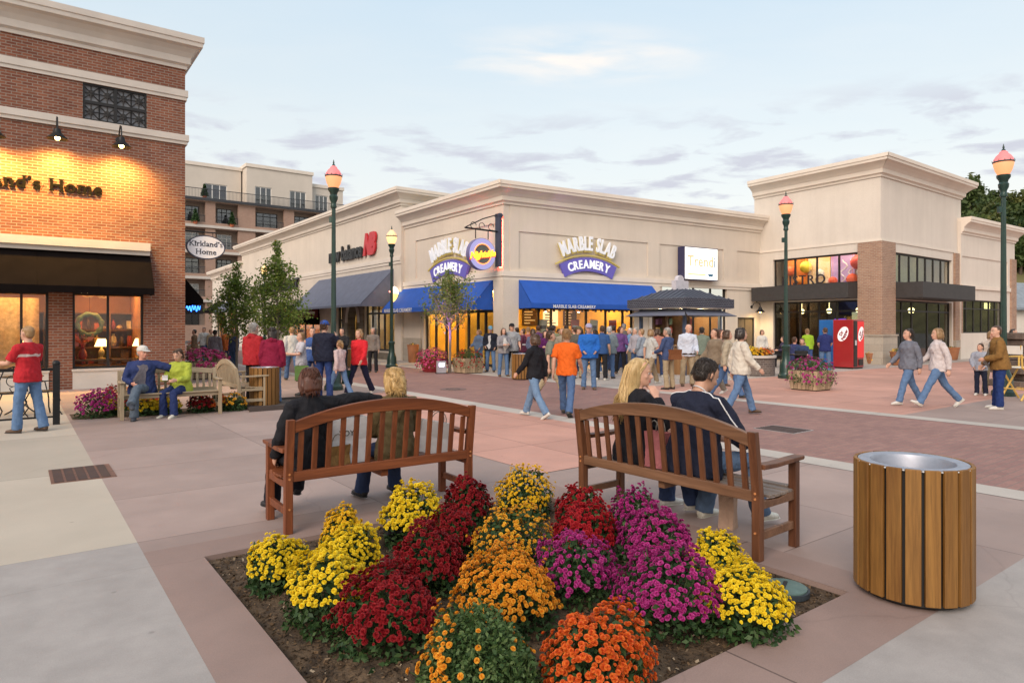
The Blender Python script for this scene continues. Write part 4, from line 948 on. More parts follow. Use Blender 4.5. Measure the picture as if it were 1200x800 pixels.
awning(root, ax0, ax1, f.z(440, 315.5), f.z(440, 315.5) - 2.0, 2.0, M_awn_grey, flap=.12)
awning(root, la - 2.8, lb - .1, f.z(377, 351), f.z(377, 351) - 1.35, 1.3, M_awn_black, flap=.25)
def wall_text(f_, s, px0, px1, pyb, label, m_, y=0, h=None, depth=.05, bold=.01, shear=0, name='wall_sign', spacing=1.0, narrow=None):
    q = dict(bold=bold, depth=depth, shear=shear, spacing=spacing); lo, hi = text_w(s, **q); xa, xb = f_.x(px0), f_.x(px1)
    sz = (xb - xa) / (hi - lo); hz = h or sz; zb = f_.z((px0 + px1) / 2, pyb)
    t = thing(name, label, 'sign', f_.w(xa, y, zb), f_.rz)
    m = MB(); m.text(s, 1, Matrix.Translation((0, -depth * sz - .05, 0)) @ Matrix.Diagonal((sz, sz, hz, 1)) @ Matrix.Translation((-lo, 0, 0)) @ Matrix.Rotation(R_(90), 4, 'X'), **q)
    m.build('lettering', m_, t)
    b = MB(); n_ = max(3, len(s) // 2)
    for k in range(n_): x_ = (xb - xa) * (k + .5) / n_; b.tube([(x_, 0, hz * .2), (x_, -.06, hz * .2)], .02, 5)
    b.build('stand_off', M_iron, t)
    return t
M_blk = mat('black_letters', (.02, .02, .022), .5); M_red = mat('red_letters', (.55, .02, .03), .4)
wall_text(NB, 'new balance', 391, 430, 304.5, 'black lowercase letters of the shoe shop sign', M_blk, off, h=1.15, bold=.035)
nb = wall_text(NB, 'NB', 431.5, 446.5, 297, 'big slanted red initials beside the shoe shop lettering', M_red, off, h=1.5, shear=.35, bold=.07)
wall_text(NB, 'LANE BRYANT', 309, 355, 341, 'tall black capitals of the clothes shop sign behind the maple', M_blk, off, h=1.05, bold=.02)
t = thing('hanging_sign', 'small dark red blade sign hanging below the slate awning', 'sign', NB.w(NB.x(381), off, NB.z(381, 366)), NB.rz)
m = MB(); m.box(-.05, .05, -1.5, -.3, -.35, .45); m.build('panel', mat('dark_red', (.12, .012, .014), .5), t); m = MB(); m.box(-.055, -.051, -1.3, -.5, -.1, .05); m.box(.051, .055, -1.3, -.5, -.1, .05); m.build('stripe', M_white, t)
m = MB(); m.tube([(0, 0, .6), (0, -1.6, .6)], .03, 6); m.tube([(0, -1.3, .6), (0, -1.3, .45)], .02, 5); m.tube([(0, -.5, .6), (0, -.5, .45)], .02, 5); m.build('bracket', M_iron, t)
# ---- next low block down the street
f = LB = Fac(gp(249, 402.8), gp(286, 406.4)); root = facade_root(f, 'far_shop', 'low pale shop block farther down the street behind the maples', 'shop building')
zt = H + 76 * gp(286, 406.4).y / F
holes = [(2 + 5.2 * k, 5.4 + 5.2 * k, 0, 3.2) for k in range(int(f.L / 5.2))]
m = MB(); wall_grid(m, 0, f.L, 0, zt, holes); m.box(0, .3, .3, 8, 0, zt); m.build('wall', M_stucco2, root)
m = MB(); cornice(m, 0, f.L, zt - .8, zt + .1, .5); m.box(0, f.L, 0, 8, zt - .3, zt); m.build('cornice', M_trim, root)
for h in holes: window(root, h[0], h[1], .02, 3.2, [(h[0] + h[1]) / 2], [2.4], fr=.1)
room(root, .5, f.L - .5, .03, 3.4, 3, M_inside, 4, E_warm)
for k, h in enumerate(holes): awning(root, h[0] - .3, h[1] + .3, 4.2, 3.3, 1.2, M_awn_grey if k % 2 else M_awn_black, flap=.2)
# ---- brick and cream apartment block closing the street
Y0 = 88.0; C0 = at(200, Y0 - 6); f = CO = Fac(at(292, Y0), at(292, Y0) + RX * 14, ext0=16)
root = facade_root(f, 'apartment_block', 'six storey terracotta and cream apartment block with railed balconies', 'building')
M_terra = brickmat('terracotta_brick', (.52, .33, .25), (.46, .28, .21), (.38, .28, .22), var=.15, bump=.2)
z = [zat(p, Y0) for p in (384, 352, 326, 297, 268, 238)]     # floor lines
ztop = zat(190, Y0); L = f.L
xb0 = 16
m = MB()                                               # brick lower storeys with recessed bays
bays = [(1.0, 5.6), (7.2, 10.6), (11.8, 14.6), (16.8, 20.6), (22.0, 25.2), (26.4, 29.2)]
holes = [(a, b_, z[k] + .35, z[k + 1] - .45) for a, b_ in bays for k in range(5)]
wall_grid(m, 0, L, 0, z[5], holes, t=.4, y=0); m.box(0, .4, .4, 12, 0, z[5]); m.box(L - .4, L, .4, 12, 0, z[5]); m.build('wall', M_terra, root)
m = MB()
for k in range(1, 6): m.box(0, L, -.25, -.001, z[k] - .35, z[k] - .02); m.box(0, L, .41, 1.6, z[k] - .35, z[k])
m.build('floor_band', M_stone_trim, root)
DK = glassmat('apartment_glass', (.45, .48, .50), 3.0); M_rail = mat('rail_metal', (.04, .042, .05), .5)
for a, b_ in bays:
    for k in range(5):
        w_ = window(root, a + .5, b_ - .5, z[k] + .02 if k else .1, z[k + 1] - .9, [a + .5 + (b_ - a - 1) * q_ / 3 for q_ in (1, 2)], [z[k + 1] - 1.4], y=1.45, fr=.09, glass=DK, frame=M_white if k % 2 else M_dark)
        m = MB(); m.box(a, b_, .02, .08, z[k] + 1.15, z[k] + 1.22); m.box(a, b_, .02, .08, z[k] + .2, z[k] + .25)
        for q_ in np.arange(a + .07, b_ - .06, .14): m.box(q_, q_ + .025, .035, .06, z[k] + .25, z[k] + 1.15)
        if k: m.build('balcony_railing', M_rail, root)
m = MB(); m.box(0, L, 1.6, 1.7, 0, z[5]); m.build('back_wall', mat('recess_plaster', (.38, .29, .24), .8), root)
for k in (1, 2, 3, 4): b = MB(); b.box(-3.2, 4.4, -2.6, -.26, z[k] - .3, z[k] - .02); b.build('balcony_slab', M_stone_trim, root)
for k in (1, 2, 3, 4):
    m = MB(); m.box(-3.2, 4.4, -2.6, -2.54, z[k] + 1.1, z[k] + 1.18)
    for q_ in np.arange(-3.2, 4.4, .16): m.box(q_, q_ + .025, -2.58, -2.56, z[k], z[k] + 1.1)
    m.build('balcony_railing', M_rail, root)
M_pent = mat('penthouse_stucco', (.64, .575, .50), .9, .06, .4)
def pent(x0, x1, y, zt_, wins):
    m = MB(); wall_grid(m, x0, x1, z[5], zt_, [(a, b_, z[5] + .1, z[5] + 2.6) for a, b_ in wins], t=.3, y=y); m.box(x0, x0 + .3, y + .3, y + 8, z[5], zt_); m.box(x1 - .3, x1, y + .3, y + 8, z[5], zt_)
    m.box(x0 + .3, x1 - .3, y + .3, y + 8, zt_ - .5, zt_ - .3); m.build('penthouse', M_pent, root)
    m = MB(); m.box(x0 - .15, x1 + .15, y - .15, y + .05, zt_ - .35, zt_ + .1); m.box(x0 - .15, x0 + .05, y + .05, y + 8, zt_ - .35, zt_ + .1); m.box(x1 - .05, x1 + .15, y + .05, y + 8, zt_ - .35, zt_ + .1); m.build('parapet', M_trim, root)
    for a, b_ in wins:
        window(root, a, b_, z[5] + .1, z[5] + 2.6, [a + (b_ - a) * q_ / 3 for q_ in (1, 2)], [], y=y + .1, fr=.1, glass=DK, frame=M_white)
        m = MB(); m.box(a - .2, b_ + .2, y + .5, y + .55, z[5], z[5] + 3); m.build('room_wall', mat('room_cream', (.4, .36, .28), .8), root)
pent(0.5, 15.8, 3.2, zat(199, Y0 + 3), [(11.2, 14.0), (4.5, 7.5)]); pent(16, 25.0, 1.2, ztop, [(17.1, 19.3), (21.8, 24.1)]); pent(25.1, 29.9, 2.0, zat(216, Y0 + 7), [(25.7, 27.6)])
m = MB(); m.box(-.5, L, -.35, -.29, z[5] + 1.1, z[5] + 1.18); m.box(-.5, L, -.5, 1.2, z[5] - .3, z[5])
for q_ in np.arange(-.5, L, .17): m.box(q_, q_ + .03, -.34, -.31, z[5], z[5] + 1.1)
m.build('terrace_railing', M_rail, root)
for k, (x_, zz_) in enumerate(((3.5, z[4]), (9.4, z[4]), (13.8, z[4]), (10.6, z[5]))):
    t = thing('terrace_shrub', ('first', 'second', 'third', 'topmost')[k] + ' small clipped conifer on an apartment balcony, counted from the brick corner', 'shrub', CO.w(x_, -.15 if zz_ < z[5] else .5, zz_), 0, 'balcony conifers')
    m = MB(); m.lathe([(.22, 0), (.28, .4), (.26, .42)], 10); m.build('pot', WARE[0], t)
    r = np.random.default_rng(k); n_ = 420; h_ = r.random(n_) ** 1.3; rr = (.45 * (1 - h_) + .05) * np.sqrt(r.random(n_)); an = r.random(n_) * 6.283
    c_ = np.stack([rr * np.cos(an), rr * np.sin(an), .4 + 1.5 * h_], 1); a_ = r.normal(size=(n_, 3)) * .08; b_ = r.normal(size=(n_, 3)) * .08
    np_mesh('foliage', np.concatenate([c_ - a_, c_ + b_, c_ + a_, c_ - b_]), np.stack([np.arange(n_) + n_ * q_ for q_ in range(4)], 1), leafmat('conifer_leaf', [(0, (.018, .05, .018)), (1, (.05, .10, .03))]), t)
# street level shops under the apartments, seen down the street
t = thing('neon_script', 'small blue neon scribble sign glowing far down the street', 'sign', at(226.5, 40, zat(362, 40)), 0)
m = MB(); m.tube([(-.42 + .84 * k / 40, 0, .05 + .16 * math.sin(k * .8) + .05 * math.sin(k * .37)) for k in range(41)], .022, 5); m.tube([(-.1, 0, .35), (.08, 0, .42), (.16, 0, .3)], .022, 5); m.build('tubing', emis('blue_neon', (.04, .22, 1), 3), t)
m = MB(); m.box(-.55, .55, .04, .08, -.3, .55); m.box(-.55, -.5, .08, 1.6, .3, .36); m.build('backing', M_dark, t)
t = thing('glass_storefront', 'dark glazed shop front just past the brick corner', 'shop building', BR.w(BR.L, 12.2, 0), BR.rz + R_(90))
m = MB(); m.box(0, 22, 0, .3, 3.4, 6.8); m.box(0, .5, 0, .3, 0, 3.4); m.box(21.5, 22, 0, .3, 0, 3.4); m.box(0, 22, .3, 6, 6.3, 6.5); m.box(0, .3, .3, 6, 0, 6.5); m.build('wall', M_stucco2, t)
for k in range(4): window(t, .5 + 5.25 * k, 5.75 + 5.25 * k, 0.02, 3.4, [.5 + 5.25 * k + 1.75, .5 + 5.25 * k + 3.5], [2.6], glass=M_dglass)
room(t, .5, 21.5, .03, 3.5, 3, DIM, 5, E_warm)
# ---- kiosk on the plaza
KC = at(797, 24.4); t = thing('kiosk', 'small square market kiosk with grey hipped metal roof and lit counters', 'kiosk', KC, GA)
a = 1.30; zf0, zf1, zap = 2.36, 2.66, 3.04
M_kroof = mat('grey_standing_seam', (.11, .12, .155), .4, .12, 3, metal=.5)
m = MB(); P = [(-a, -a, zf1), (a, -a, zf1), (a, a, zf1), (-a, a, zf1)]; c_ = .42; Q = [(-c_, -c_, zap), (c_, -c_, zap), (c_, c_, zap), (-c_, c_, zap)]
m.add(P + Q, [(0, 1, 5, 4), (1, 2, 6, 5), (2, 3, 7, 6), (3, 0, 4, 7), (4, 5, 6, 7), (3, 2, 1, 0)])
for s4 in range(4):
    Rm = Matrix.Rotation(R_(90 * s4), 4, 'Z')
    for k in range(-5, 6):
        x_ = k * .24; y_top = max(c_, abs(x_)); zt_ = zf1 + (zap - zf1) * (a - y_top) / (a - c_)
        p_, q_ = Rm @ Vector((x_, -a, zf1 + .02)), Rm @ Vector((x_, -y_top, zt_ + .02)); m.tube([p_, q_], .018, 4)
m.build('roof', M_kroof, t)
m = MB(); m.box(-a - .06, a + .06, -a - .06, -a + .02, zf0, zf1 + .02); m.box(-a - .06, a + .06, a - .02, a + .06, zf0, zf1 + .02); m.box(-a - .06, -a + .02, -a + .02, a - .02, zf0, zf1 + .02); m.box(a - .02, a + .06, -a + .02, a - .02, zf0, zf1 + .02)
m.build('fascia', brickmat('fascia_check', (.16, .17, .21), (.12, .13, .17), (.03, .03, .05), bw=.1, rh=.06, ms=.012), t)
m = MB(); m.box(-a, a, -a, a, zf0 - .03, zf0); m.build('soffit', M_white, t)
for s4 in range(4):
    b = MB(Matrix.Rotation(R_(90 * s4), 4, 'Z')); b.add([(-.95, -.95, zf0 - .04), (.95, -.95, zf0 - .04), (1.38, -1.46, 2.08), (-1.38, -1.46, 2.08), (-.95, -.93, zf0 - .06), (.95, -.93, zf0 - .06), (1.38, -1.43, 2.06), (-1.38, -1.43, 2.06)], [(0, 3, 2, 1), (4, 5, 6, 7), (0, 1, 5, 4), (2, 3, 7, 6), (1, 2, 6, 5), (3, 0, 4, 7)]); b.build('awning', M_awn_grey, t)
for sx_ in (-1, 1):
    for sy_ in (-1, 1): b = MB(); b.box(sx_ * 1.0 - .05, sx_ * 1.0 + .05, sy_ * 1.0 - .05, sy_ * 1.0 + .05, 0, zf0 - .03); b.build('post', mat('blue_grey_post', (.05, .075, .13), .5), t)
m = MB(); m.box(-.95, .95, -.95, -.9, 0, 1.0); m.box(-.95, .95, .9, .95, 0, 1.0); m.box(-.95, -.9, -.9, .9, 0, 1.0); m.box(.9, .95, -.9, .9, 0, 1.0); m.box(-1.05, 1.05, -1.08, -.6, 1.0, 1.05); m.box(-1.05, -.6, -.6, 1.05, 1.0, 1.05); m.build('counter', woodmat('counter_wood', (.20, .10, .04), (.36, .20, .09)), t)
for (x_, y_, rz_) in ((0, .55, 0), (.55, 0, 90), (0, 0, 45)):
    b = MB(Matrix.Rotation(R_(rz_), 4, 'Z')); b.box(-.85, .85, .5, .56, 1.05, 2.4)
    for k in range(4): b.box(-.85, .85, .38, .5, 1.15 + .3 * k, 1.17 + .3 * k)
    b.build('display_rack', WARE[2], t)
    g = MB(Matrix.Rotation(R_(rz_), 4, 'Z')); r = random.Random(rz_)
    for k in range(4):
        for j in range(11): g.mi = r.randrange(len(WARE)); g.box(-.82 + .15 * j, -.72 + .15 * j + .03, .36, .46, 1.172 + .3 * k, 1.34 + .3 * k + r.random() * .08)
    g.build('goods', WARE, t)
for x_, y_ in ((-.5, -.5), (.5, -.5), (-.5, .5), (.3, .3)): b = MB(); b.lathe([(.12, 0), (.12, -.05)], 12, Matrix.Translation((x_, y_, zf0 - .035))); b.build('lamp', emis('kiosk_lamp', (1, .78, .42), 75), t)
m = MB(); m.box(-.36, .36, -.1, .1, zap, zap + .34); m.lathe([(.18, -.08), (.18, .08)], 16, Matrix.Translation((-.05, 0, zap + .36)) @ Matrix.Rotation(R_(90), 4, 'X')); m.build('finial_board', mat('pale_board', (.55, .53, .58), .6), t)
# ---- hillside and its trees behind the wing
def hz(x, y):
    d = max(0, y - 95); e = max(0, min(1, (600 + F * x / y - 1092) / 40)) ** .8
    return min(.56 * d, .168 * y) * e - .5
gx, gy = np.linspace(40, 400, 41), np.linspace(90, 330, 33)
V = np.array([(x, y, hz(x, y) + 1.2 * math.sin(x * .11) * math.cos(y * .07) * min(1, max(0, (y - 100) / 40))) for y in gy for x in gx]); n = 41
Q = np.array([(j * n + i, j * n + i + 1, (j + 1) * n + i + 1, (j + 1) * n + i) for j in range(32) for i in range(40)])
hl = np_mesh('hill', V, Q, mat('hill_grass', (.13, .12, .05), 1, .5, .05, detail=8), smooth=True); tag(hl, kind='structure')
HT = []
for k in range(5):
    r = np.random.default_rng(50 + k); t = thing('hill_tree', 'dark tree of the wooded hillside beyond the low wing', 'tree', (0, -50, -20), 0, 'trees on the far hillside')
    m = MB(); m.tube([(0, 0, 0), (.1, .05, 2.2), (0, 0, 5)], [.28, .22, .1], 7); m.build('trunk', mat('bark', (.10, .075, .055), .9, .3, 5, .4, 20), t)
    nc = 46; cz = r.random(nc); cr = (2.5 if k < 3 else 1.9) * np.sqrt(np.clip(1 - (cz * 2 - .75) ** 2 * .62, .05, 1)) * np.sqrt(r.random(nc)); ca = r.random(nc) * 6.283
    cc_ = np.stack([cr * np.cos(ca), cr * np.sin(ca), 2.2 + cz * (5.2 if k < 3 else 6.5)], 1); n_ = 26 * nc
    p_ = np.repeat(cc_, 26, 0) + r.normal(size=(n_, 3)) * .42; a_ = r.normal(size=(n_, 3)) * .2; b_ = r.normal(size=(n_, 3)) * .2
    np_mesh('crown', np.concatenate([p_ - a_, p_ + b_, p_ + a_, p_ - b_]), np.stack([np.arange(n_) + n_ * q_ for q_ in range(4)], 1), leafmat('hill_leaf_%d' % (k % 3), [[(0, (.035, .065, .018)), (1, (.11, .15, .045))], [(0, (.045, .07, .016)), (1, (.15, .16, .045))], [(0, (.03, .06, .025)), (1, (.08, .125, .045))]][k % 3]), t)
    HT.append(t)
r = random.Random(4); first = [True] * 5
spots = []
for i in range(300):
    px = r.uniform(1112, 1400); Y = r.choice([r.uniform(112, 150), r.uniform(150, 215)])
    x = (px - 600) * Y / F; z_ = hz(x, Y)
    py = HY - F * (z_ - H) / Y
    if 256 < py < 276 and px > 1145: continue          # the open grassy bank
    spots.append((x, Y, z_))
for i, (x, y, z_) in enumerate(spots):
    k = i % 5; s_ = r.uniform(.75, 1.35)
    if first[k]: o = HT[k]; first[k] = False; o.location = (x, y, z_ - .3); o.scale = (s_,) * 3; o.rotation_euler = (0, 0, r.uniform(0, 6))
    else: copy_tree(HT[k], (x, y, z_ - .3), r.uniform(0, 6), scale=s_)
# small house at the foot of the hill
p = gp(1196, 415); t = thing('small_house', 'small pale house with a grey pitched roof beyond the wing', 'house', at(1200, 62), R_(20))
m = MB(); m.box(-5, 6, 0, 7, 0, 3.6); m.build('wall', M_stucco2, t)
m = MB(); m.prof([(-.6, 3.5), (3.5, 6.2), (7.6, 3.5), (7.6, 3.3), (3.5, 5.95), (-.6, 3.3)], -5.5, 6.5); m.build('roof', mat('grey_shingle', (.22, .25, .28), .7, .2, 2), t)
m = MB(); m.box(-3.5, -2.3, -.03, 0.0, 1, 2.4); m.build('window', DK, t)
# ------------------------------------------------------------------ benches, bins, lamps
W_red = woodmat('jarrah_wood', (.10, .026, .010), (.30, .088, .030), 2, .55)
W_red_x = woodmat('jarrah_wood_long', (.11, .03, .011), (.30, .088, .030), 0, .55)
W_teak = woodmat('weathered_teak', (.085, .030, .014), (.22, .09, .042), 2, .45)
W_teak_x = woodmat('weathered_teak_long', (.12, .055, .028), (.26, .135, .075), 0, .45)
W_pale = woodmat('silver_teak', (.33, .25, .16), (.50, .40, .27), 2, .6)
W_pale_x = woodmat('silver_teak_long', (.33, .25, .16), (.50, .40, .27), 0, .6)
W_bin = woodmat('golden_cedar', (.16, .065, .013), (.37, .185, .045), 2, .55, island=.38)
M_bolt = mat('steel_bolt', (.55, .52, .48), .35, .1, 5, metal=.9)
def bench(label, W, wz, wx, loc, rz, slats=14, arch=.135, hp=.92, ws=None):
    t = thing('bench', label, 'bench', loc, rz, 'wooden slat benches')
    pw = .062
    def rear(x):
        m = MB(); m.add([(x, -.035, 0), (x + pw, -.035, 0), (x + pw, .03, 0), (x, .03, 0), (x, -.035, .46), (x + pw, -.035, .46), (x + pw, .03, .46), (x, .03, .46), (x, -.095, hp), (x + pw, -.095, hp), (x + pw, -.04, hp), (x, -.04, hp)],
              [(3, 2, 1, 0), (0, 1, 5, 4), (1, 2, 6, 5), (2, 3, 7, 6), (3, 0, 4, 7), (4, 5, 9, 8), (5, 6, 10, 9), (6, 7, 11, 10), (7, 4, 8, 11), (8, 9, 10, 11)])
        return m.build('rear_leg', wz, t, bevel=.005)
    for x in (0, W - pw): 
        o = rear(x)
        b = MB(); b.M = Matrix.Translation((x + pw / 2, -.036, 0))
        for z_ in (.44, .48, .2): b.lathe([(.009, 0), (.009, .006)], 10, Matrix.Translation((0, 0, z_)) @ Matrix.Rotation(R_(90), 4, 'X'))
        b.build('bolt', mat('wood_plug', (.5, .2, .07), .5), o)
        f_ = MB(); f_.box(x, x + pw, .47, .53, 0, .645); f_.build('front_leg', wz, t, bevel=.005)
        a_ = MB(); x0, x1 = x - .012, x + pw + .012
        pts = [(.012, .645), (.2, .640), (.40, .646), (.57, .652), (.585, .662), (.582, .682), (.40, .680), (.2, .674), (.012, .682)]
        a_.prof(pts, x0, x1); a_.build('armrest', wz, t, bevel=.006)
        s_ = MB(); s_.box(x + .015, x + pw - .015, .03, .47, .14, .20); s_.build('stretcher', wx, t, bevel=.004)
        q = MB(); q.prof([(.03, .36), (.47, .36), (.47, .435), (.25, .405), (.03, .42)], x + .012, x + pw - .012); q.build('seat_bearer', wx, t, bevel=.004)
    def zy(z): return -.003 - .062 * (z - .46) / .46       # the back leans
    m = MB(); n = 24
    def za(x): return hp - .015 + arch * (1 - ((x - W / 2) / (W / 2 - pw)) ** 2)
    V, P = [], []
    for i in range(n + 1):
        x = pw + (W - 2 * pw) * i / n; zt_ = za(x); zb_ = zt_ - .095 - .015 * (1 - abs(2 * i / n - 1))
        V += [(x, zy(zb_) - .025, zb_), (x, zy(zb_) + .022, zb_), (x, zy(zt_) - .025, zt_), (x, zy(zt_) + .022, zt_)]
    for i in range(n):
        j = i * 4; P += [(j, j + 2, j + 6, j + 4), (j + 1, j + 5, j + 7, j + 3), (j + 2, j + 3, j + 7, j + 6), (j, j + 4, j + 5, j + 1)]
    P += [(0, 1, 3, 2), (n * 4, n * 4 + 2, n * 4 + 3, n * 4 + 1)]
    V = [(x, y, z) for x, y, z in V]; m.add(V, [p[::-1] for p in P]); m.build('top_rail', wx, t, bevel=.005)
    m = MB(); m.box(pw, W - pw, -.03, .018, .415, .495); m.build('lower_rail', wx, t, bevel=.005)
    for i in range(slats):
        x = pw + (W - 2 * pw) * (i + .5) / slats; w_ = .022
        zt_ = za(x) - .10; z0 = .49
        m = MB(); m.add([(x - w_, zy(z0) - .012, z0), (x + w_, zy(z0) - .012, z0), (x + w_, zy(z0) + .010, z0), (x - w_, zy(z0) + .010, z0), (x - w_, zy(zt_) - .012, zt_), (x + w_, zy(zt_) - .012, zt_), (x + w_, zy(zt_) + .01, zt_), (x - w_, zy(zt_) + .01, zt_)],
              [(3, 2, 1, 0), (0, 1, 5, 4), (1, 2, 6, 5), (2, 3, 7, 6), (3, 0, 4, 7), (4, 5, 6, 7)])
        m.build('back_slat', wz, t, bevel=.003)
    for k in range(6):
        y = .045 + k * .082; dz_ = .018 * (1 - ((k - 2.5) / 2.5) ** 2)
        m = MB(); m.box(pw * .2 if 0 < k < 5 else pw, W - pw * .2 if 0 < k < 5 else W - pw, y, y + .07, .437 - dz_, .457 - dz_); m.build('seat_slat', ws or wx, t, bevel=.003)
    m = MB(); m.box(pw, W - pw, .455, .478, .365, .435); m.build('apron', wx, t, bevel=.004)
    m = MB(); m.box(W / 2 - .03, W / 2 + .03, .02, .45, .35, .405); m.build('seat_bearer', wx, t)
    return t
def dir_rz(d): return math.atan2(d[1], d[0])
B1a, B1b = gp(333, 626), at(541, 6.27)
B1d = Vector((.812, .584, 0)).normalized(); b1rz = dir_rz(B1d); B1W = 1.76
bench1 = bench('reddish wooden arched bench with two women, seen from behind', B1W, W_red, W_red_x, B1a, b1rz)
B2a = gp(893, 658); B2d = Vector((-.628, .778, 0)).normalized(); B2W = 1.80
B2l = B2a + B2d * B2W; b2rz = dir_rz(-B2d)
bench2 = bench('brown wooden arched bench with the blonde woman and the man', B2W, W_teak, W_teak_x, B2l, b2rz, ws=woodmat('grey_teak_long', (.17, .13, .11), (.33, .27, .23), 0, .6))
def bench_pt(o, x, y, z=0):
    return o.location + Matrix.Rotation(o.rotation_euler.z, 3, 'Z') @ Vector((x, y, z))
P3 = gp(143, 492.5); P3b = gp(258, 484.5); d3 = (P3b - P3).normalized()
n3 = Vector((-d3.y, d3.x, 0)); W3 = (P3b - P3).length + .06
bench3 = bench('pale weathered bench holding a man and a woman by the brick shop', W3, W_pale, W_pale_x, P3b + n3 * .5 + d3 * .03, dir_rz(-d3), arch=.05, hp=.86)
bench4 = bench('pale weathered bench with rounded back turned towards the street', 1.65, W_pale, W_pale_x, gp(280, 479.5) + LX * 1.6, dir_rz(-LX), arch=.17, hp=.84)
def litter_bin(label, loc, r=.315, h=.815, n=20, rz=0):
    t = thing('litter_bin', label, 'litter bin', loc, rz, 'slatted wooden litter bins')
    for i in range(n):
        a_ = 2 * math.pi * i / n; w_ = math.pi * r / n * .80
        m = MB(Matrix.Rotation(a_, 4, 'Z')); m.box(r - .022, r, -w_, w_, .035, h); m.build('slat', W_bin, t, bevel=.004)
    m = MB(); m.lathe([(r - .03, .02), (r - .03, h - .02), (r - .04, h - .02), (r - .04, .06), (.02, .06)], 40, cap=False); m.lathe([(r - .06, 0), (r - .03, .02)], 40); m.build('liner', mat('black_liner', (.012, .012, .013), .6), t, smooth=40)
    m = MB(); m.lathe([(r - .026, h - .018), (r - .024, h - .004), (r - .04, h + .002), (r - .09, h - .006), (r - .10, h - .03), (r - .11, h - .13), (r - .14, h - .30)], 48, cap=False); m.build('metal_rim', mat('brushed_steel', (.36, .38, .44), .48, .12, 12, metal=.6), t, smooth=50)
    m = MB()
    for i in range(n):
        a_ = 2 * math.pi * (i + .5) / n; m.lathe([(.006, 0), (.006, .006)], 8, Matrix.Translation(((r - .008) * math.cos(a_), (r - .008) * math.sin(a_), h - .012)))
    m.build('bolt', mat('zinc_bolt', (.7, .7, .7), .4), t)
    return t
YB = 4.13
bin1 = litter_bin('large golden slatted litter bin close to the flower bed corner', at(1069, YB), .325, .825, rz=.1)
copy_tree(bin1, gp(304.5, 477.5) + Vector((0, .25, 0)), .4, 'slatted wooden litter bin beside the rounded pale bench', scale=(.92, .92, 1.0))
copy_tree(bin1, gp(611, 445) + Vector((0, .2, 0)), .8, 'slatted wooden litter bin in front of the ice cream queue', scale=(.95, .95, 1.0))
copy_tree(bin1, gp(408, 430.5), 1.2, 'small distant slatted litter bin near the shoe shop stone arch', scale=(.8, .8, .95))
E_globe = emis('lit_globe', (1.0, .34, .13), .72, (.5, .22, .14)); E_dome = emis('rosy_dome', (1.0, .17, .18), .34, (.6, .2, .2)); E_globe_w = emis('lit_globe_warm', (1, .55, .2), 1.0, (.8, .6, .3))
def street_lamp(label, loc, h=6.1, eg=None, ed=None):
    t = thing('street_lamp', label, 'street lamp', loc, 0, 'green street lamps')
    k = h - 6.1
    m = MB(); m.lathe([(.25, 0), (.25, .10), (.215, .14), (.20, .20), (.195, .42), (.15, .55), (.125, .62), (.115, .95), (.14, 1.0), (.14, 1.05), (.09, 1.1)], 20); m.build('base', M_green, t, smooth=35)
    m = MB(); n = 24; V = []
    prof = [(.072, 1.08), (.05, 4.95 + k)]
    for r, z in prof:
        for j in range(n): w = 2 * math.pi * j / n; rr = r * (1 if j % 2 else .88); V.append((rr * math.cos(w), rr * math.sin(w), z))
    m.add(V, [(j, (j + 1) % n, n + (j + 1) % n, n + j) for j in range(n)]); m.build('pole', M_green, t)
    m = MB(Matrix.Translation((0, 0, k)) @ Matrix.Diagonal((.82, .82, 1, 1))); m.lathe([(.085, 4.93), (.10, 4.97), (.085, 5.02), (.085, 5.08), (.13, 5.16), (.14, 5.24), (.11, 5.28), (.12, 5.33), (.175, 5.40), (.18, 5.46), (.15, 5.47)], 20); m.build('capital', M_green, t, smooth=35)
    m = MB(Matrix.Translation((0, 0, k)) @ Matrix.Diagonal((.82, .82, 1, 1))); m.lathe([(.15, 5.47), (.215, 5.58), (.255, 5.70), (.262, 5.76)], 24, cap=False); m.build('globe', eg or E_globe, t, smooth=60)
    m = MB(Matrix.Translation((0, 0, k)) @ Matrix.Diagonal((.82, .82, 1, 1))); m.lathe([(.262, 5.755), (.275, 5.765), (.275, 5.785), (.262, 5.795)], 24, cap=False)
    for j in range(12): w = 2 * math.pi * j / 12; m.tube([(.27 * math.cos(w), .27 * math.sin(w), 5.78), (.285 * math.cos(w), .285 * math.sin(w), 5.83)], [.012, .004], 5)
    m.build('band', M_green, t)
    m = MB(Matrix.Translation((0, 0, k)) @ Matrix.Diagonal((.82, .82, 1, 1))); m.lathe([(.262, 5.79), (.245, 5.85), (.19, 5.93), (.115, 5.99), (.105, 6.02), (.06, 6.05)], 24, cap=False); m.build('dome', ed or E_dome, t, smooth=60)
    m = MB(Matrix.Translation((0, 0, k)) @ Matrix.Diagonal((.82, .82, 1, 1))); m.lathe([(.06, 6.045), (.05, 6.08), (.02, 6.10), (.03, 6.13), (.006, 6.22)], 10); m.build('finial', M_green, t, smooth=50)
    b = MB(); b.box(-.12, -.05, -.02, .06, 4.55 + k, 4.7 + k); b.build('photocell', M_green, t)
    return t
lp = street_lamp('tall green street lamp rising behind the man in the blue cap', at(391, 17.6), 6.0)
copy_tree(lp, gp(921, 443), 0, 'green street lamp standing before the bistro front')
copy_tree(lp, at(1176, 16.1), 0, 'green street lamp near the tall folding chair at the frame edge')
street_lamp('distant street lamp with yellow globe behind the tallest young maple', at(310, 43), 5.75, E_globe_w, E_globe_w)
street_lamp('smaller street lamp with yellow globe by the glowing cone sign', gp(459, 430.7), 5.75, E_globe_w, emis('amber_dome', (1, .5, .22), .6, (.8, .5, .3)))
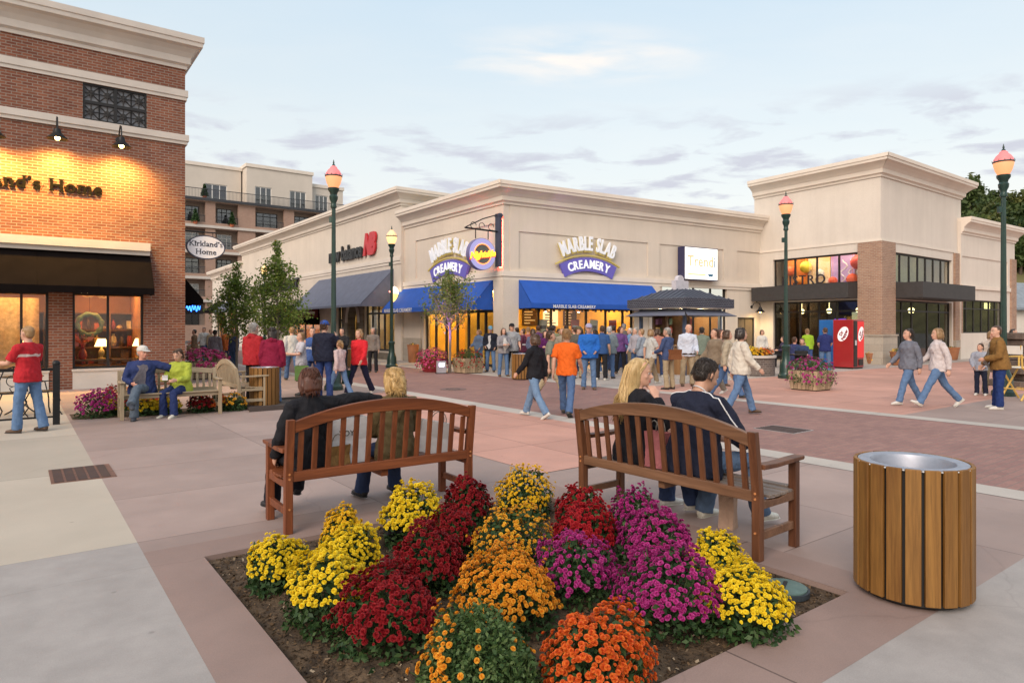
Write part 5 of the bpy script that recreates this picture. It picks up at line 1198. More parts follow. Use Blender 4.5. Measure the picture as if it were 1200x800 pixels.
# ------------------------------------------------------------------ flowers
def head_template(n):
    rings = {3: [(.10, 1.0, 10), (.55, .85, 8), (1.05, .6, 5)], 4: [(.05, 1.0, 12), (.45, .92, 10), (.85, .75, 7), (1.25, .5, 4)], 2: [(.15, 1.0, 8), (.8, .7, 5)]}[n]
    V, Q = [], []
    for ri, (inc, ln, k) in enumerate(rings):
        for j in range(k):
            a = 2 * math.pi * (j + .37 * ri) / k; w = .24 * ln + .06; c, s = math.cos(a), math.sin(a)
            def P(rad, up, side): return (c * rad - s * side, s * rad + c * side, up)
            b = len(V); ce, se = math.cos(inc), math.sin(inc); z0 = .12 * ri
            V += [P(.08, z0, -.06), P(.08, z0, .06), P(ln * ce, z0 + ln * se * .75 + .05, w), P(ln * ce, z0 + ln * se * .75 + .05, -w)]
            Q.append((b, b + 1, b + 2, b + 3))
    return np.array(V), np.array(Q)
HEADS = {n: head_template(n) for n in (2, 3, 4)}
def orient(Nrm, rng):
    Nrm = Nrm / np.linalg.norm(Nrm, axis=1, keepdims=True)
    r = rng.normal(size=Nrm.shape); A = r - (r * Nrm).sum(1, keepdims=True) * Nrm; A /= np.linalg.norm(A, axis=1, keepdims=True)
    return A, np.cross(Nrm, A), Nrm
def scatter(P, Nrm, size, tmpl, rng):
    A, B, Cc = orient(Nrm, rng); tv, tq = tmpl
    V = P[:, None, :] + size[:, None, None] * (tv[None, :, 0:1] * A[:, None, :] + tv[None, :, 1:2] * B[:, None, :] + tv[None, :, 2:3] * Cc[:, None, :])
    k = len(tv); Q = (np.arange(len(P))[:, None, None] * k + tq[None]).reshape(-1, tq.shape[1])
    return V.reshape(-1, 3), Q
LEAF_T = (np.array([(0, 0, 0), (.32, .5, .08), (0, 1.15, -.05), (-.32, .5, .08)]), np.array([(0, 1, 2, 3)]))
M_mumleaf = leafmat('mum_leaf', [(0, (.015, .045, .014)), (.6, (.04, .085, .025)), (1, (.075, .13, .045))], trans=.2)
M_mumstem = mat('mum_stem', (.06, .09, .03), .7)
def pal(name, *cs): return leafmat('petal_' + name, [(i / (len(cs) - 1), c) for i, c in enumerate(cs)], .6, .22)
PET = dict(yellow=pal('yellow', (.72, .46, .01), (.86, .66, .015), (.90, .76, .06)), deep=pal('deep_yellow', (.70, .36, .012), (.85, .55, .015), (.88, .68, .05)),
           red=pal('red', (.15, .004, .008), (.28, .009, .014), (.38, .02, .026)), gold=pal('gold', (.62, .20, .012), (.78, .33, .02), (.84, .47, .05)),
           orange=pal('orange', (.50, .055, .012), (.68, .12, .018), (.78, .22, .03)), magenta=pal('magenta', (.24, .008, .10), (.43, .02, .20), (.58, .085, .34)),
           crimson=pal('crimson', (.24, .005, .012), (.42, .01, .02), (.5, .03, .03)), mixed=pal('mixed', (.62, .16, .01), (.8, .42, .03), (.85, .62, .05)), pink=pal('pink', (.42, .02, .12), (.62, .06, .22), (.75, .16, .34)))
def mum(label, loc, r, h, col, nf=330, fs=.021, rings=4, leaves=1500, z0=.07, cover=80, group='chrysanthemums in the big flower bed', seed=0, name='chrysanthemum', sparse=None, ls=.034, cat='flowering plant', lm=None, upright=0):
    rng = np.random.default_rng(seed * 13 + 5)
    t = thing(name, label, cat, loc, 0, group)
    ph = rng.random(3) * 6.28
    def rad(D): return .97 + .13 * np.sin(D[:, 0] * 3.1 + ph[0]) * np.cos(D[:, 1] * 2.7 + ph[1]) + .075 * np.sin(D[:, 2] * 6 + D[:, 0] * 7 + ph[2]) + .05 * np.sin(D[:, 1] * 13 + ph[0]) * np.sin(D[:, 0] * 11 + ph[2])
    def gap(D): return np.sin(D[:, 0] * 7.3 + ph[1]) * np.sin(D[:, 1] * 6.7 + ph[2]) + .6 * np.sin(D[:, 2] * 9 + D[:, 1] * 8 + ph[0])
    def dome(n, cmax, jit=0, flat=1.0):
        u = (np.arange(n) + .5) / n; c = 1 - u * (1 - math.cos(R_(cmax))); s = np.sqrt(1 - c * c); a = np.arange(n) * 2.39996 + rng.normal(size=n) * .25
        c = np.clip(c + rng.normal(size=n) * .03, -1, 1); s = np.sqrt(1 - c * c)
        D = np.stack([s * np.cos(a), s * np.sin(a), c], 1)
        k = rad(D) * (1 + rng.normal(size=n) * jit)
        P = np.stack([D[:, 0] * r * k, D[:, 1] * r * k, z0 + (h - z0) * np.sign(c) * np.abs(c) ** .95 * k], 1)
        return P, D
    P, D = dome(nf, cover, .05); kp = rng.random(nf) < np.clip(1.05 + .55 * gap(D), .22, 1); P, D = P[kp], D[kp]
    if sparse is not None: keep = sparse(D, rng); P, D = P[keep], D[keep]
    Nn = D + np.array([0, 0, .45]) + rng.normal(size=D.shape) * .22
    sz = fs * np.where(rng.random(len(P)) < .16, rng.uniform(.35, .6, len(P)), rng.uniform(.75, 1.3, len(P)))
    V, Q = scatter(P, Nn, sz, HEADS[rings], rng)
    n = leaves; Pl, Dl = dome(n, 112, .0); k = .93 - .5 * rng.random(n)[:, None] ** 2.2
    Pl = Pl * np.array([1, 1, 1]) * k; Pl[:, 2] = np.maximum(Pl[:, 2], .015)
    Nl = Dl * .5 + np.array([0, 0, .5 - upright]) + rng.normal(size=Dl.shape) * .7
    Vl, Ql = scatter(Pl, Nl, ls * rng.uniform(.6, 1.35, n), LEAF_T, rng)
    np_mesh('foliage', Vl, Ql, lm or M_mumleaf, t)
    m = MB()
    for i in range(0, len(P), max(1, len(P) // 45)):
        p = P[i]; m.tube([(p[0] * .12, p[1] * .12, 0), (p[0] * .7, p[1] * .7, p[2] * .6), (p[0] * .985, p[1] * .985, p[2] - .004)], [.005, .0035, .0025], 5)
    m.build('stem', M_mumstem, t)
    np_mesh('bloom', V, Q, PET[col] if isinstance(col, str) else col, t)
    return t
def mumpx(px, pyt, h): Y = F * (H - h) / (pyt - HY); return at(px, Y)
MUMS = [
 # label, px, y of the top, radius, height, colour, flowers, flower size
 ('small yellow mound nearest the left tip of the bed', 326, 625, .215, .33, 'yellow', 330, .019, {}),
 ('small deep yellow mound at the back of the yellow cluster', 402, 592, .17, .37, 'deep', 250, .019, {}),
 ('mid sized yellow mound in the middle of the yellow cluster', 409, 611, .21, .40, 'yellow', 380, .019, {}),
 ('broad loose yellow mound at the front of the yellow cluster with green flank', 388, 643, .30, .40, 'yellow', 360, .021, dict(cover=70)),
 ('bright yellow mound beside the small flood light in the bed', 482, 568, .275, .42, 'yellow', 400, .024, {}),
 ('large dark red mound at the front left of the bed', 454, 664, .31, .40, 'red', 420, .0235, dict(cover=78)),
 ('dark red mound right of the yellow cluster, second in its row', 503, 615, .27, .40, 'red', 380, .0235, {}),
 ('dark red mound at the rear beside the bright yellow mound', 548, 558, .22, .41, 'red', 300, .024, {}),
 ('lower dark red mound between two other dark red mounds', 530, 592, .19, .36, 'red', 250, .0235, {}),
 ('dense golden orange mound in the middle of the bed', 592, 640, .30, .42, 'gold', 560, .020, {}),
 ('greenish mound with scattered orange flowers behind the dense golden mound', 600, 592, .30, .42, 'mixed', 420, .019, dict(sparse=lambda D, r: r.random(len(D)) < .55)),
 ('yellow and bronze mound at the rear point of the bed', 613, 546, .30, .43, 'deep', 420, .019, dict(sparse=lambda D, r: r.random(len(D)) < .75)),
 ('green feathery mound with few orange flowers at the very front', 562, 706, .31, .42, 'gold', 300, .022, dict(sparse=lambda D, r: (r.random(len(D)) < np.where((D[:, 0] < -.45) | (D[:, 1] > .45), .6, .04)), leaves=9000, ls=.021, upright=.6, lm=leafmat('feathery_leaf', [(0, (.03, .07, .02)), (.6, (.075, .135, .04)), (1, (.14, .20, .07))]))),
 ('burnt orange mound at the front right of the bed', 699, 710, .26, .39, 'orange', 430, .023, dict(cover=95)),
 ('magenta mound left of the other large magenta mounds', 676, 620, .28, .41, 'magenta', 300, .0225, dict(sparse=lambda D, r: r.random(len(D)) < .8)),
 ('largest magenta mound, nearest the yellow pair on its right', 782, 641, .33, .42, 'magenta', 420, .0225, dict(sparse=lambda D, r: r.random(len(D)) < .85)),
 ('magenta mound under the lower rail of the brown bench', 768, 593, .30, .42, 'magenta', 380, .0225, {}),
 ('small rear magenta mound close to the brown bench left leg', 742, 570, .22, .41, 'magenta', 240, .0225, dict(sparse=lambda D, r: r.random(len(D)) < .7)),
 ('crimson mound at the rear between yellow bronze and magenta mounds', 680, 569, .215, .41, 'crimson', 300, .0235, {}),
 ('crimson mound in front of the rear crimson mound', 684, 590, .25, .39, 'crimson', 340, .0235, {}),
 ('small yellow mound near the sneakers under the brown bench', 840, 621, .20, .35, 'yellow', 330, .019, {}),
 ('rounded yellow mound at the right side of the bed', 873, 657, .25, .37, 'yellow', 470, .019, {}),
]
for i, (lab, px, pyt, r, h, c, nf, fs, kw) in enumerate(MUMS):
    mum(lab.replace(' mound', ' chrysanthemum', 1), mumpx(px, pyt, h) + Vector((0, 0, .0)), r * .93, h * .97, c, int(nf * 2.4), fs * .58, seed=i, **kw)
# soil and bark chips
n = 90; g_ = np.linspace(0, 1, n); rng = np.random.default_rng(3)
hm = np.zeros((n, n))
V = []
for j in range(n):
    for i in range(n):
        u, v = BU0 + (BU1 - BU0) * g_[i], BV0 + (BV1 - BV0) * g_[j]; e = min(g_[i], 1 - g_[i], g_[j], 1 - g_[j])
        V.append((u, v, -.035 + min(1, e * 12) * (.03 + .02 * math.sin(u * 5.1) * math.cos(v * 4.3) + rng.normal() * .006)))
Q = np.array([(j * n + i, j * n + i + 1, (j + 1) * n + i + 1, (j + 1) * n + i) for j in range(n - 1) for i in range(n - 1)])
so_ = np_mesh('soil', np.array(V), Q, mat('garden_soil', (.045, .028, .016), .95, .5, 9, .9, 45, col2=(.09, .058, .032), detail=8), smooth=True); so_.rotation_euler = (0, 0, GA); tag(so_, kind='structure')
nc = 20000; P = np.stack([rng.uniform(BU0 + .03, BU1 - .03, nc), rng.uniform(BV0 + .03, BV1 - .03, nc), np.full(nc, .0)], 1)
e = np.minimum(np.minimum((P[:, 0] - BU0), (BU1 - P[:, 0])), np.minimum(P[:, 1] - BV0, BV1 - P[:, 1])) / 3.1
P[:, 2] = -.035 + np.minimum(1, e * 12) * (.034 + .02 * np.sin(P[:, 0] * 5.1) * np.cos(P[:, 1] * 4.3)) + .004
Vc, Qc = scatter(P, np.array([[0, 0, 1.]]) + rng.normal(size=(nc, 3)) * .45, rng.uniform(.003, .013, nc) * rng.uniform(.5, 1.2, nc), (np.array([(-.5, -1, 0), (.5, -1, 0), (.6, .9, .15), (-.45, 1.1, .1)]), np.array([(0, 1, 2, 3)])), rng)
ch = np_mesh('bark_mulch', Vc, Qc, leafmat('bark_chip', [(0, (.02, .012, .007)), (.6, (.075, .045, .023)), (.93, (.15, .095, .05)), (1, (.42, .34, .24))], .9, 0)); ch.rotation_euler = (0, 0, GA); tag(ch, kind='stuff')
# concrete edge of the bed: a small reveal down to the soil
m = MB(); t_ = .02
m.box(BU0 - t_, BU0, BV0 - t_, BV1 + t_, -.08, -.0005); m.box(BU1, BU1 + t_, BV0 - t_, BV1 + t_, -.08, -.0005); m.box(BU0, BU1, BV0 - t_, BV0, -.08, -.0005); m.box(BU0, BU1, BV1, BV1 + t_, -.08, -.0005)
o = m.build('bed_kerb', P_band); o.rotation_euler = (0, 0, GA); tag(o, kind='structure')
# plants along the pale bench
def row(label, px, py, r, h, c, nf, i, fs=.026, name='chrysanthemum', **kw):
    return mum(label, gp(px, py) + Vector((0, r * .8, 0)), r, h, c, nf, fs, rings=3, leaves=500, seed=100 + i, group='chrysanthemums around the pale bench', ls=.05, name=name, **kw)
row('magenta and red mound chrysanthemum left of the pale bench', 103, 491, .36, .50, 'magenta', 300, 0)
row('dark red chrysanthemum behind the magenta one by the pale bench', 126, 483, .34, .46, 'crimson', 260, 1)
row('low yellow chrysanthemum just left of the pale bench leg', 128, 487, .17, .28, 'yellow', 140, 2)
row('yellow chrysanthemum under the seated man with the white cap', 162, 488, .30, .30, 'yellow', 240, 3)
row('orange chrysanthemum behind the seated man with the white cap', 150, 479, .32, .42, 'gold', 220, 4)
row('yellow chrysanthemum between the two people on the pale bench', 188, 486, .28, .30, 'yellow', 220, 5)
row('crimson chrysanthemum behind the shoes of the man on the pale bench', 178, 478, .3, .36, 'crimson', 220, 6)
row('dark red chrysanthemum under the right half of the pale bench', 229, 484, .27, .34, 'red', 220, 7)
row('orange and green chrysanthemum at the right leg of the pale bench', 248, 482, .26, .36, 'orange', 200, 8, sparse=lambda D, r: r.random(len(D)) < .6)
row('greenish bronze chrysanthemum under the rounded pale bench', 268, 482, .28, .34, 'mixed', 200, 9, sparse=lambda D, r: r.random(len(D)) < .5)
sb = MB(); a0_, a1_ = gp(85, 492), gp(285, 481); sb.M = Matrix(); dd = (a1_ - a0_); nn = LX * .95
sb.quad(tuple(a0_ + Vector((0, 0, .006))), tuple(a1_ + Vector((0, 0, .006))), tuple(a1_ + nn + Vector((0, 0, .006))), tuple(a0_ + nn + Vector((0, 0, .006)))); tag(sb.build('soil', MATS['garden_soil']), kind='structure')
# ------------------------------------------------------------------ planters
W_plank = woodmat('planter_plank', (.30, .22, .14), (.50, .38, .25), 2, .7)
def planter(label, loc, w, h, rz=GA, pot=None, fl='pink', r=None, fh=.4, nf=260, group='slatted flower planters', leaves=900, seed=0, sq=True, fs=.034, cat='planter', wood=None):
    t = thing('flower_planter', label, cat, loc, rz, group)
    if sq:
        for k in range(4):
            b = MB(Matrix.Rotation(R_(90 * k), 4, 'Z')); n = 7
            for i in range(n):
                x0 = -w / 2 + w * i / n + .008; x1 = -w / 2 + w * (i + 1) / n - .008; s_ = .9
                b.add([(x0 * s_, -w / 2 * s_, .03), (x1 * s_, -w / 2 * s_, .03), (x1, -w / 2, h), (x0, -w / 2, h), (x0 * s_, -w / 2 * s_ + .03, .03), (x1 * s_, -w / 2 * s_ + .03, .03), (x1, -w / 2 + .03, h), (x0, -w / 2 + .03, h)], [(0, 1, 2, 3), (5, 4, 7, 6), (1, 5, 6, 2), (4, 0, 3, 7), (3, 2, 6, 7), (0, 4, 5, 1)])
            b.build('slat_side', wood or W_plank, t)
        b = MB(); b.box(-w * .42, w * .42, -w * .42, w * .42, 0, h - .06); b.build('inner_box', mat('planter_liner', (.05, .035, .025), .9), t)
    else:
        b = MB(); b.lathe([(w * .36, 0), (w * .4, .04), (w * .5, h * .92), (w * .53, h * .93), (w * .53, h), (w * .46, h), (w * .45, h - .06), (.01, h - .06)], 24); b.build('pot', pot, t, smooth=40)
    rng = np.random.default_rng(seed + 400); r = r or w * .7
    n = nf; a = rng.random(n) * 6.283; c = rng.random(n); s = np.sqrt(1 - c * c)
    D = np.stack([s * np.cos(a), s * np.sin(a), c], 1); P = D * np.array([r, r, fh]) * rng.uniform(.85, 1.08, n)[:, None]; P[:, 2] += h - .1 - np.where(c < .35, rng.random(n) * .28, 0)
    V, Q = scatter(P, D + rng.normal(size=D.shape) * .3 + np.array([0, 0, .2]), fs * rng.uniform(.7, 1.2, n), HEADS[2], rng); np_mesh('bloom', V, Q, PET[fl], t)
    n = leaves; a = rng.random(n) * 6.283; c = rng.random(n); s = np.sqrt(1 - c * c); D = np.stack([s * np.cos(a), s * np.sin(a), c], 1)
    P = D * np.array([r, r, fh]) * (1 - .6 * rng.random(n)[:, None] ** 2); P[:, 2] += h - .1 - np.where(c < .4, rng.random(n) * .3, 0)
    V, Q = scatter(P, D + rng.normal(size=D.shape) * .6, .055 * rng.uniform(.6, 1.3, n), LEAF_T, rng); np_mesh('foliage', V, Q, leafmat('petunia_leaf', [(0, (.03, .06, .015)), (1, (.12, .17, .05))]), t)
    return t
planter('square slatted planter overflowing with purple petunias on the salmon plaza', gp(957, 458) + Vector((0, .35, 0)), .82, .52, fl='magenta', r=.62, fh=.45, seed=1, nf=240, leaves=1500)
planter('slatted planter right of the young maple with trailing green and red flowers', gp(548, 437.5) + Vector((0, .3, 0)), .85, .55, fl='crimson', r=.6, fh=.42, seed=2, nf=120, leaves=1300)
planter('red pot planter of pink flowers left of the young maple', gp(506, 436) + Vector((0, .3, 0)), .95, .5, pot=mat('red_pot', (.28, .03, .04), .5), fl='pink', r=.62, fh=.5, sq=False, seed=3, nf=330)
planter('raised planter of magenta petunias behind the pale bench and brick corner', gp(232, 444) + Vector((0, .3, 0)), 1.0, .55, fl='pink', r=.85, fh=.5, seed=4, nf=420, fs=.05)
TERRA = mat('terracotta', (.36, .15, .07), .8, .2, 3)
planter('terracotta pot with yellow flowers left of the bistro doors', gp(1055, 428), .8, .6, pot=TERRA, fl='deep', r=.4, fh=.25, sq=False, seed=5, nf=70, leaves=300)
planter('terracotta pot with low green plants right of the bistro doors', gp(1112, 421.5), .95, .65, pot=TERRA, fl='deep', r=.4, fh=.14, sq=False, seed=6, nf=10, leaves=260)
planter('small terracotta pot behind the red drink machine', gp(1021, 426.5), .5, .5, pot=TERRA, fl='deep', r=.25, fh=.2, sq=False, seed=7, nf=40, leaves=160)
planter('tall terracotta urn at the foot of the cream pilaster', gp(484, 424.5), .55, .85, pot=TERRA, fl='deep', r=.25, fh=.16, sq=False, seed=8, nf=10, leaves=160)
planter('distant square planter with orange flowers down the street', gp(231, 420), .9, .7, fl='orange', r=.55, fh=.45, seed=9, nf=160, leaves=400)
planter('long brown planter edge behind the couple in red jackets', gp(262, 426), .9, .5, fl='red', r=.5, fh=.3, seed=10, nf=120, leaves=400)
t = thing('raised_flower_bed', 'round grey brick planter of yellow and bronze flowers near the kiosk', 'planter', gp(893, 441) + Vector((0, .62, 0)))
m = MB(); m.lathe([(.64, 0), (.64, .62), (.5, .62), (.5, .5), (.02, .5)], 36); m.build('brick_ring', brickmat('grey_ring_brick', (.20, .15, .13), (.13, .10, .09), (.3, .27, .24), bw=.2, rh=.075), t, smooth=40)
m = MB(); m.lathe([(.69, .62), (.69, .70), (.48, .70), (.48, .62)], 36, cap=False); m.build('capstone', M_stone_trim, t, smooth=40)
for i, (x_, y_, c) in enumerate(((-.25, -.2, 'deep'), (.28, -.2, 'orange'), (0, .25, 'yellow'), (.05, -.3, 'mixed'), (-.3, .15, 'yellow'))):
    o = mum(('deep yellow', 'orange', 'yellow', 'mixed bronze', 'pale yellow')[i] + ' chrysanthemum in the round grey brick planter', t.location + Vector((x_, y_, .6)), .28, .36, c, 120, .034, rings=2, leaves=220, seed=200 + i, group='flowers in the round planter', ls=.06)
# ------------------------------------------------------------------ young maples
M_bark = mat('young_bark', (.20, .165, .135), .9, .25, 8, .4, 30)
def maple(label, loc, h, cw, c0, seed, leaf, n=3000, ls=.085):
    rng = np.random.default_rng(seed); t = thing('maple_tree', label, 'tree', loc, 0, 'young street maples')
    m = MB(); m.tube([(0, 0, 0), (.02, .01, c0), (-.02, .02, (c0 + h) / 2), (.0, 0, h * .97)], [.055, .045, .028, .006], 8); m.build('trunk', M_bark, t, smooth=60)
    P, m = [], MB()
    for i in range(26):
        f_ = i / 25; z0 = c0 - .1 + (h - c0) * .74 * f_; a = i * 2.4 + rng.normal() * .3
        ln = cw * .5 * (1.15 - .90 * f_) * rng.uniform(.75, 1.15); up = rng.uniform(.55, 1.25) + .3 * f_
        p0 = np.array([0, 0, z0]); p1 = p0 + np.array([math.cos(a) * ln * .55, math.sin(a) * ln * .55, ln * up * .45]); p2 = p0 + np.array([math.cos(a) * ln, math.sin(a) * ln, ln * up * 1.15])
        m.tube([p0, p1, p2], [.018, .012, .004], 5)
        k = int(n / 26 * (1.3 - .7 * f_)); q = rng.uniform(.25, 1.08, k)[:, None]
        b = (1 - q) ** 2 * p0 + 2 * q * (1 - q) * p1 + q * q * p2
        P.append(b + rng.normal(size=b.shape) * np.array([.11, .11, .12]) * (cw / 1.8))
    k = n // 10; zz_ = rng.uniform(.7, 1.0, k); P.append(np.stack([rng.normal(size=k) * .07, rng.normal(size=k) * .07, h * zz_], 1))
    m.build('branch', M_bark, t)
    P = np.concatenate(P); V, Q = scatter(P, rng.normal(size=P.shape) + np.array([0, 0, .6]), ls * rng.uniform(.6, 1.25, len(P)), LEAF_T, rng)
    np_mesh('crown', V, Q, leaf, t)
    return t
LM1 = leafmat('maple_leaf_green', [(0, (.10, .17, .035)), (.6, (.21, .30, .06)), (1, (.36, .42, .11))], trans=.5); LM2 = leafmat('maple_leaf_olive', [(0, (.10, .15, .035)), (.7, (.22, .29, .07)), (.95, (.34, .34, .09)), (1, (.40, .24, .07))], trans=.4)
maple('bushy young maple nearer the brick corner', at(277, 23.5), 3.95, 1.9, 1.15, 1, LM1, 4600, .095)
maple('tallest young maple in front of the clothes shop', at(325, 23.0), 4.65, 2.0, 1.1, 2, LM1, 5600, .095)
maple('slim olive young maple before the left blue awning, trunk lit violet', gp(527, 437), 3.75, 2.0, 1.55, 3, LM2, 3800, .095)
for px, lab in ((277, 'nearer the brick corner'), (325, 'in front of the clothes shop')): pass
t = thing('tree_uplight', 'boxy violet spot light standing under the slim olive maple', 'lamp', gp(517, 437.5), .3)
m = MB(); m.box(-.16, .16, -.1, .1, .03, .45); m.build('housing', mat('grey_housing', (.35, .34, .38), .5), t); m = MB(); m.box(-.09, .09, -.11, -.101, .26, .38); m.build('lens', emis('violet_lens', (.85, .7, 1), 5), t); m = MB(); m.box(-.2, .2, -.14, .14, 0, .03); m.build('base', M_dark, t)
ld = bpy.data.lights.new('uplight', 'SPOT'); ld.energy = 420; ld.color = (.55, .22, 1); ld.spot_size = R_(60); ld.spot_blend = .6; ld.shadow_soft_size = .05
lo_ = bpy.data.objects.new('uplight', ld); COL.objects.link(lo_); lo_.location = t.location + Vector((-.2, -.5, .35)); lo_.rotation_euler = (Vector((.45, .35, 1.5))).to_track_quat('-Z', 'Y').to_euler()
# low wooden bollard screens round the maple and dark tree grate
for i, (px, py) in enumerate(((340, 479), )):
    t = thing('tree_grate', 'dark raised tree surround on the paving behind the rounded bench', 'tree grate', gp(335, 474.5), GA); m = MB(); m.box(-.9, .9, -.7, .7, 0, .05); m.box(-.95, .95, -.75, -.7, 0, .09); m.box(-.95, .95, .7, .75, 0, .09); m.build('frame', mat('grate_iron', (.06, .045, .04), .7), t)
# ------------------------------------------------------------------ drink machines
def drink_machine(label, loc, rz, body, logo, w=.86, d=.82, h=1.98, lit=None):
    t = thing('drink_machine', label, 'vending machine', loc, rz, 'drink machines')
    m = MB(); m.box(-w / 2, w / 2, 0, d, .06, h); m.build('cabinet', body, t, bevel=.02)
    m = MB(); m.box(-w / 2 + .03, w / 2 - .03, .03, d - .03, 0, .06); m.build('plinth', M_dark, t)
    m = MB(); m.box(-w / 2 + .28, w / 2 - .03, -.025, -.001, .45, h - .08); m.build('lit_front', lit, t)
    m = MB(); m.box(-w / 2 + .01, -w / 2 + .27, -.03, -.001, .1, h - .05); m.build('coin_panel', M_dark, t)
    m = MB(); m.box(-w / 2 + .08, -w / 2 + .2, -.036, -.031, .95, 1.15); m.build('card_reader', mat('pale_plate', (.6, .6, .62), .4), t)
    m = MB(); m.box(-w / 2 + .42, w / 2 - .1, -.03, -.001, .14, .38); m.build('delivery_slot', M_dark, t)
    for side in (0, 1):
        M_ = Matrix.Translation((.13, -.03, 1.4)) if not side else Matrix.Translation((-w / 2 - .006, d / 2, 1.4)) @ Matrix.Rotation(R_(-90), 4, 'Z')
        if logo:
            b = MB(M_); b.lathe([(.25, -.003), (.25, .003)], 30, Matrix.Rotation(R_(25), 4, 'Y') @ Matrix.Rotation(R_(90), 4, 'X') @ Matrix.Diagonal((.78, 1.25, 1, 1))); b.build('emblem', emis('emblem_white', (1, .93, .9), 0.35 if not side else .03, (.6, .56, .56)), t)
            b = MB(M_); q = dict(bold=.05, depth=.002)
            for s_, z_, sz in (('Dr', .015, .17), ('Pepper', -.125, .155)):
                lo, hi = text_w(s_, **q); b.text(s_, sz, Matrix.Rotation(R_(-65), 4, 'Y') @ text_on(s_, sz, -(lo + hi) / 2 * sz, -.008, z_), **q)
            b.build('lettering', mat('emblem_maroon', (.25, .01, .02), .4), t)
    return t
drink_machine('red drink machine with white oval emblems by the brick pier', gp(1000, 432.5) + RX * .43, dir_rz(RX), mat('machine_red', (.33, .018, .022), .3, .06, 2, coat=.5), True, lit=emis('lit_red', (1, .03, .03), .3, (.4, .02, .02)))
drink_machine('blue drink machine behind the red one', gp(987, 430.8) + RX * .3 + LX * .3, dir_rz(RX), mat('machine_blue', (.02, .13, .40), .3, .06, 2, coat=.5), False, d=.62, lit=emis('lit_blue', (.05, .35, 1), .4, (.02, .15, .4)))
# ------------------------------------------------------------------ small ground fittings
def plate(label, p, du, dv, m_, name='drain_grate', bars=5, dark=True):
    t = thing(name, label, 'drain cover', p, GA)
    m = MB(); m.box(-du, du, -dv, dv, 0, .006); m.build('frame', m_, t)
    m = MB()
    for k in range(bars):
        u0 = -du + .03 + (2 * du - .06) * k / bars; u1 = -du + .03 + (2 * du - .06) * (k + .78) / bars; m.box(u0, u1, -dv + .03, dv - .03, .006, .011)
    m.build('bar', mat('grate_dark', (.06, .035, .03), .7), t)
    return t
plate('rusty brown drain grate set where cream and rose paving meet', gp(96, 554.5), .30, .42, mat('rust_iron', (.17, .085, .06), .7, .3, 12, .2), bars=5)
plate('flat grey drain grate in the brick street right of the brown bench', gp(918, 503), .30, .36, mat('grey_iron', (.30, .27, .26), .6, .25, 12), bars=4)
t = thing('manhole_cover', 'round dark manhole cover in the brick street behind the left bench', 'manhole cover', gp(531, 456)); m = MB(); m.lathe([(.36, 0), (.36, .008), (.33, .008)], 32); m.build('disc', mat('manhole_iron', (.16, .10, .09), .7, .3, 10), t); m = MB(); m.lathe([(.2, .008), (.2, .011), (.15, .011), (.15, .008)], 24, cap=False); m.build('ring', MATS['grate_dark'], t)
t = thing('valve_lid', 'round green utility lid in the soil by the bed edge', 'utility lid', gp(919, 690) + Vector((0, 0, -.01)), GA + .4)
m = MB(); m.lathe([(.135, 0), (.135, .03), (.12, .036)], 32); m.build('lid', mat('valve_green', (.10, .165, .15), .55, .2, 10), t, smooth=40); m = MB(); m.box(-.07, .07, -.012, .012, .036, .04); m.build('slot', M_dark, t); m = MB(); m.lathe([(.15, -.01), (.15, .022), (.136, .022), (.136, -.01)], 32, cap=False); m.build('collar', mat('valve_collar', (.03, .04, .05), .6), t)
p = gp(459, 636); t = thing('flood_light', 'small silver and black flood light box among the mums', 'lamp', p, .5)
m = MB(); m.box(-.055, .055, -.05, .05, .08, .20); m.build('housing', mat('flood_black', (.03, .03, .035), .5), t, bevel=.006); m = MB(); m.box(-.058, .06, -.057, -.051, .15, .205); m.box(.056, .066, -.05, .05, .09, .2); m.build('visor', mat('silver', (.6, .6, .62), .35, metal=.7), t); m = MB(); m.tube([(0, 0, -.02), (0, 0, .08)], .012, 8); m.build('stake', M_dark, t)
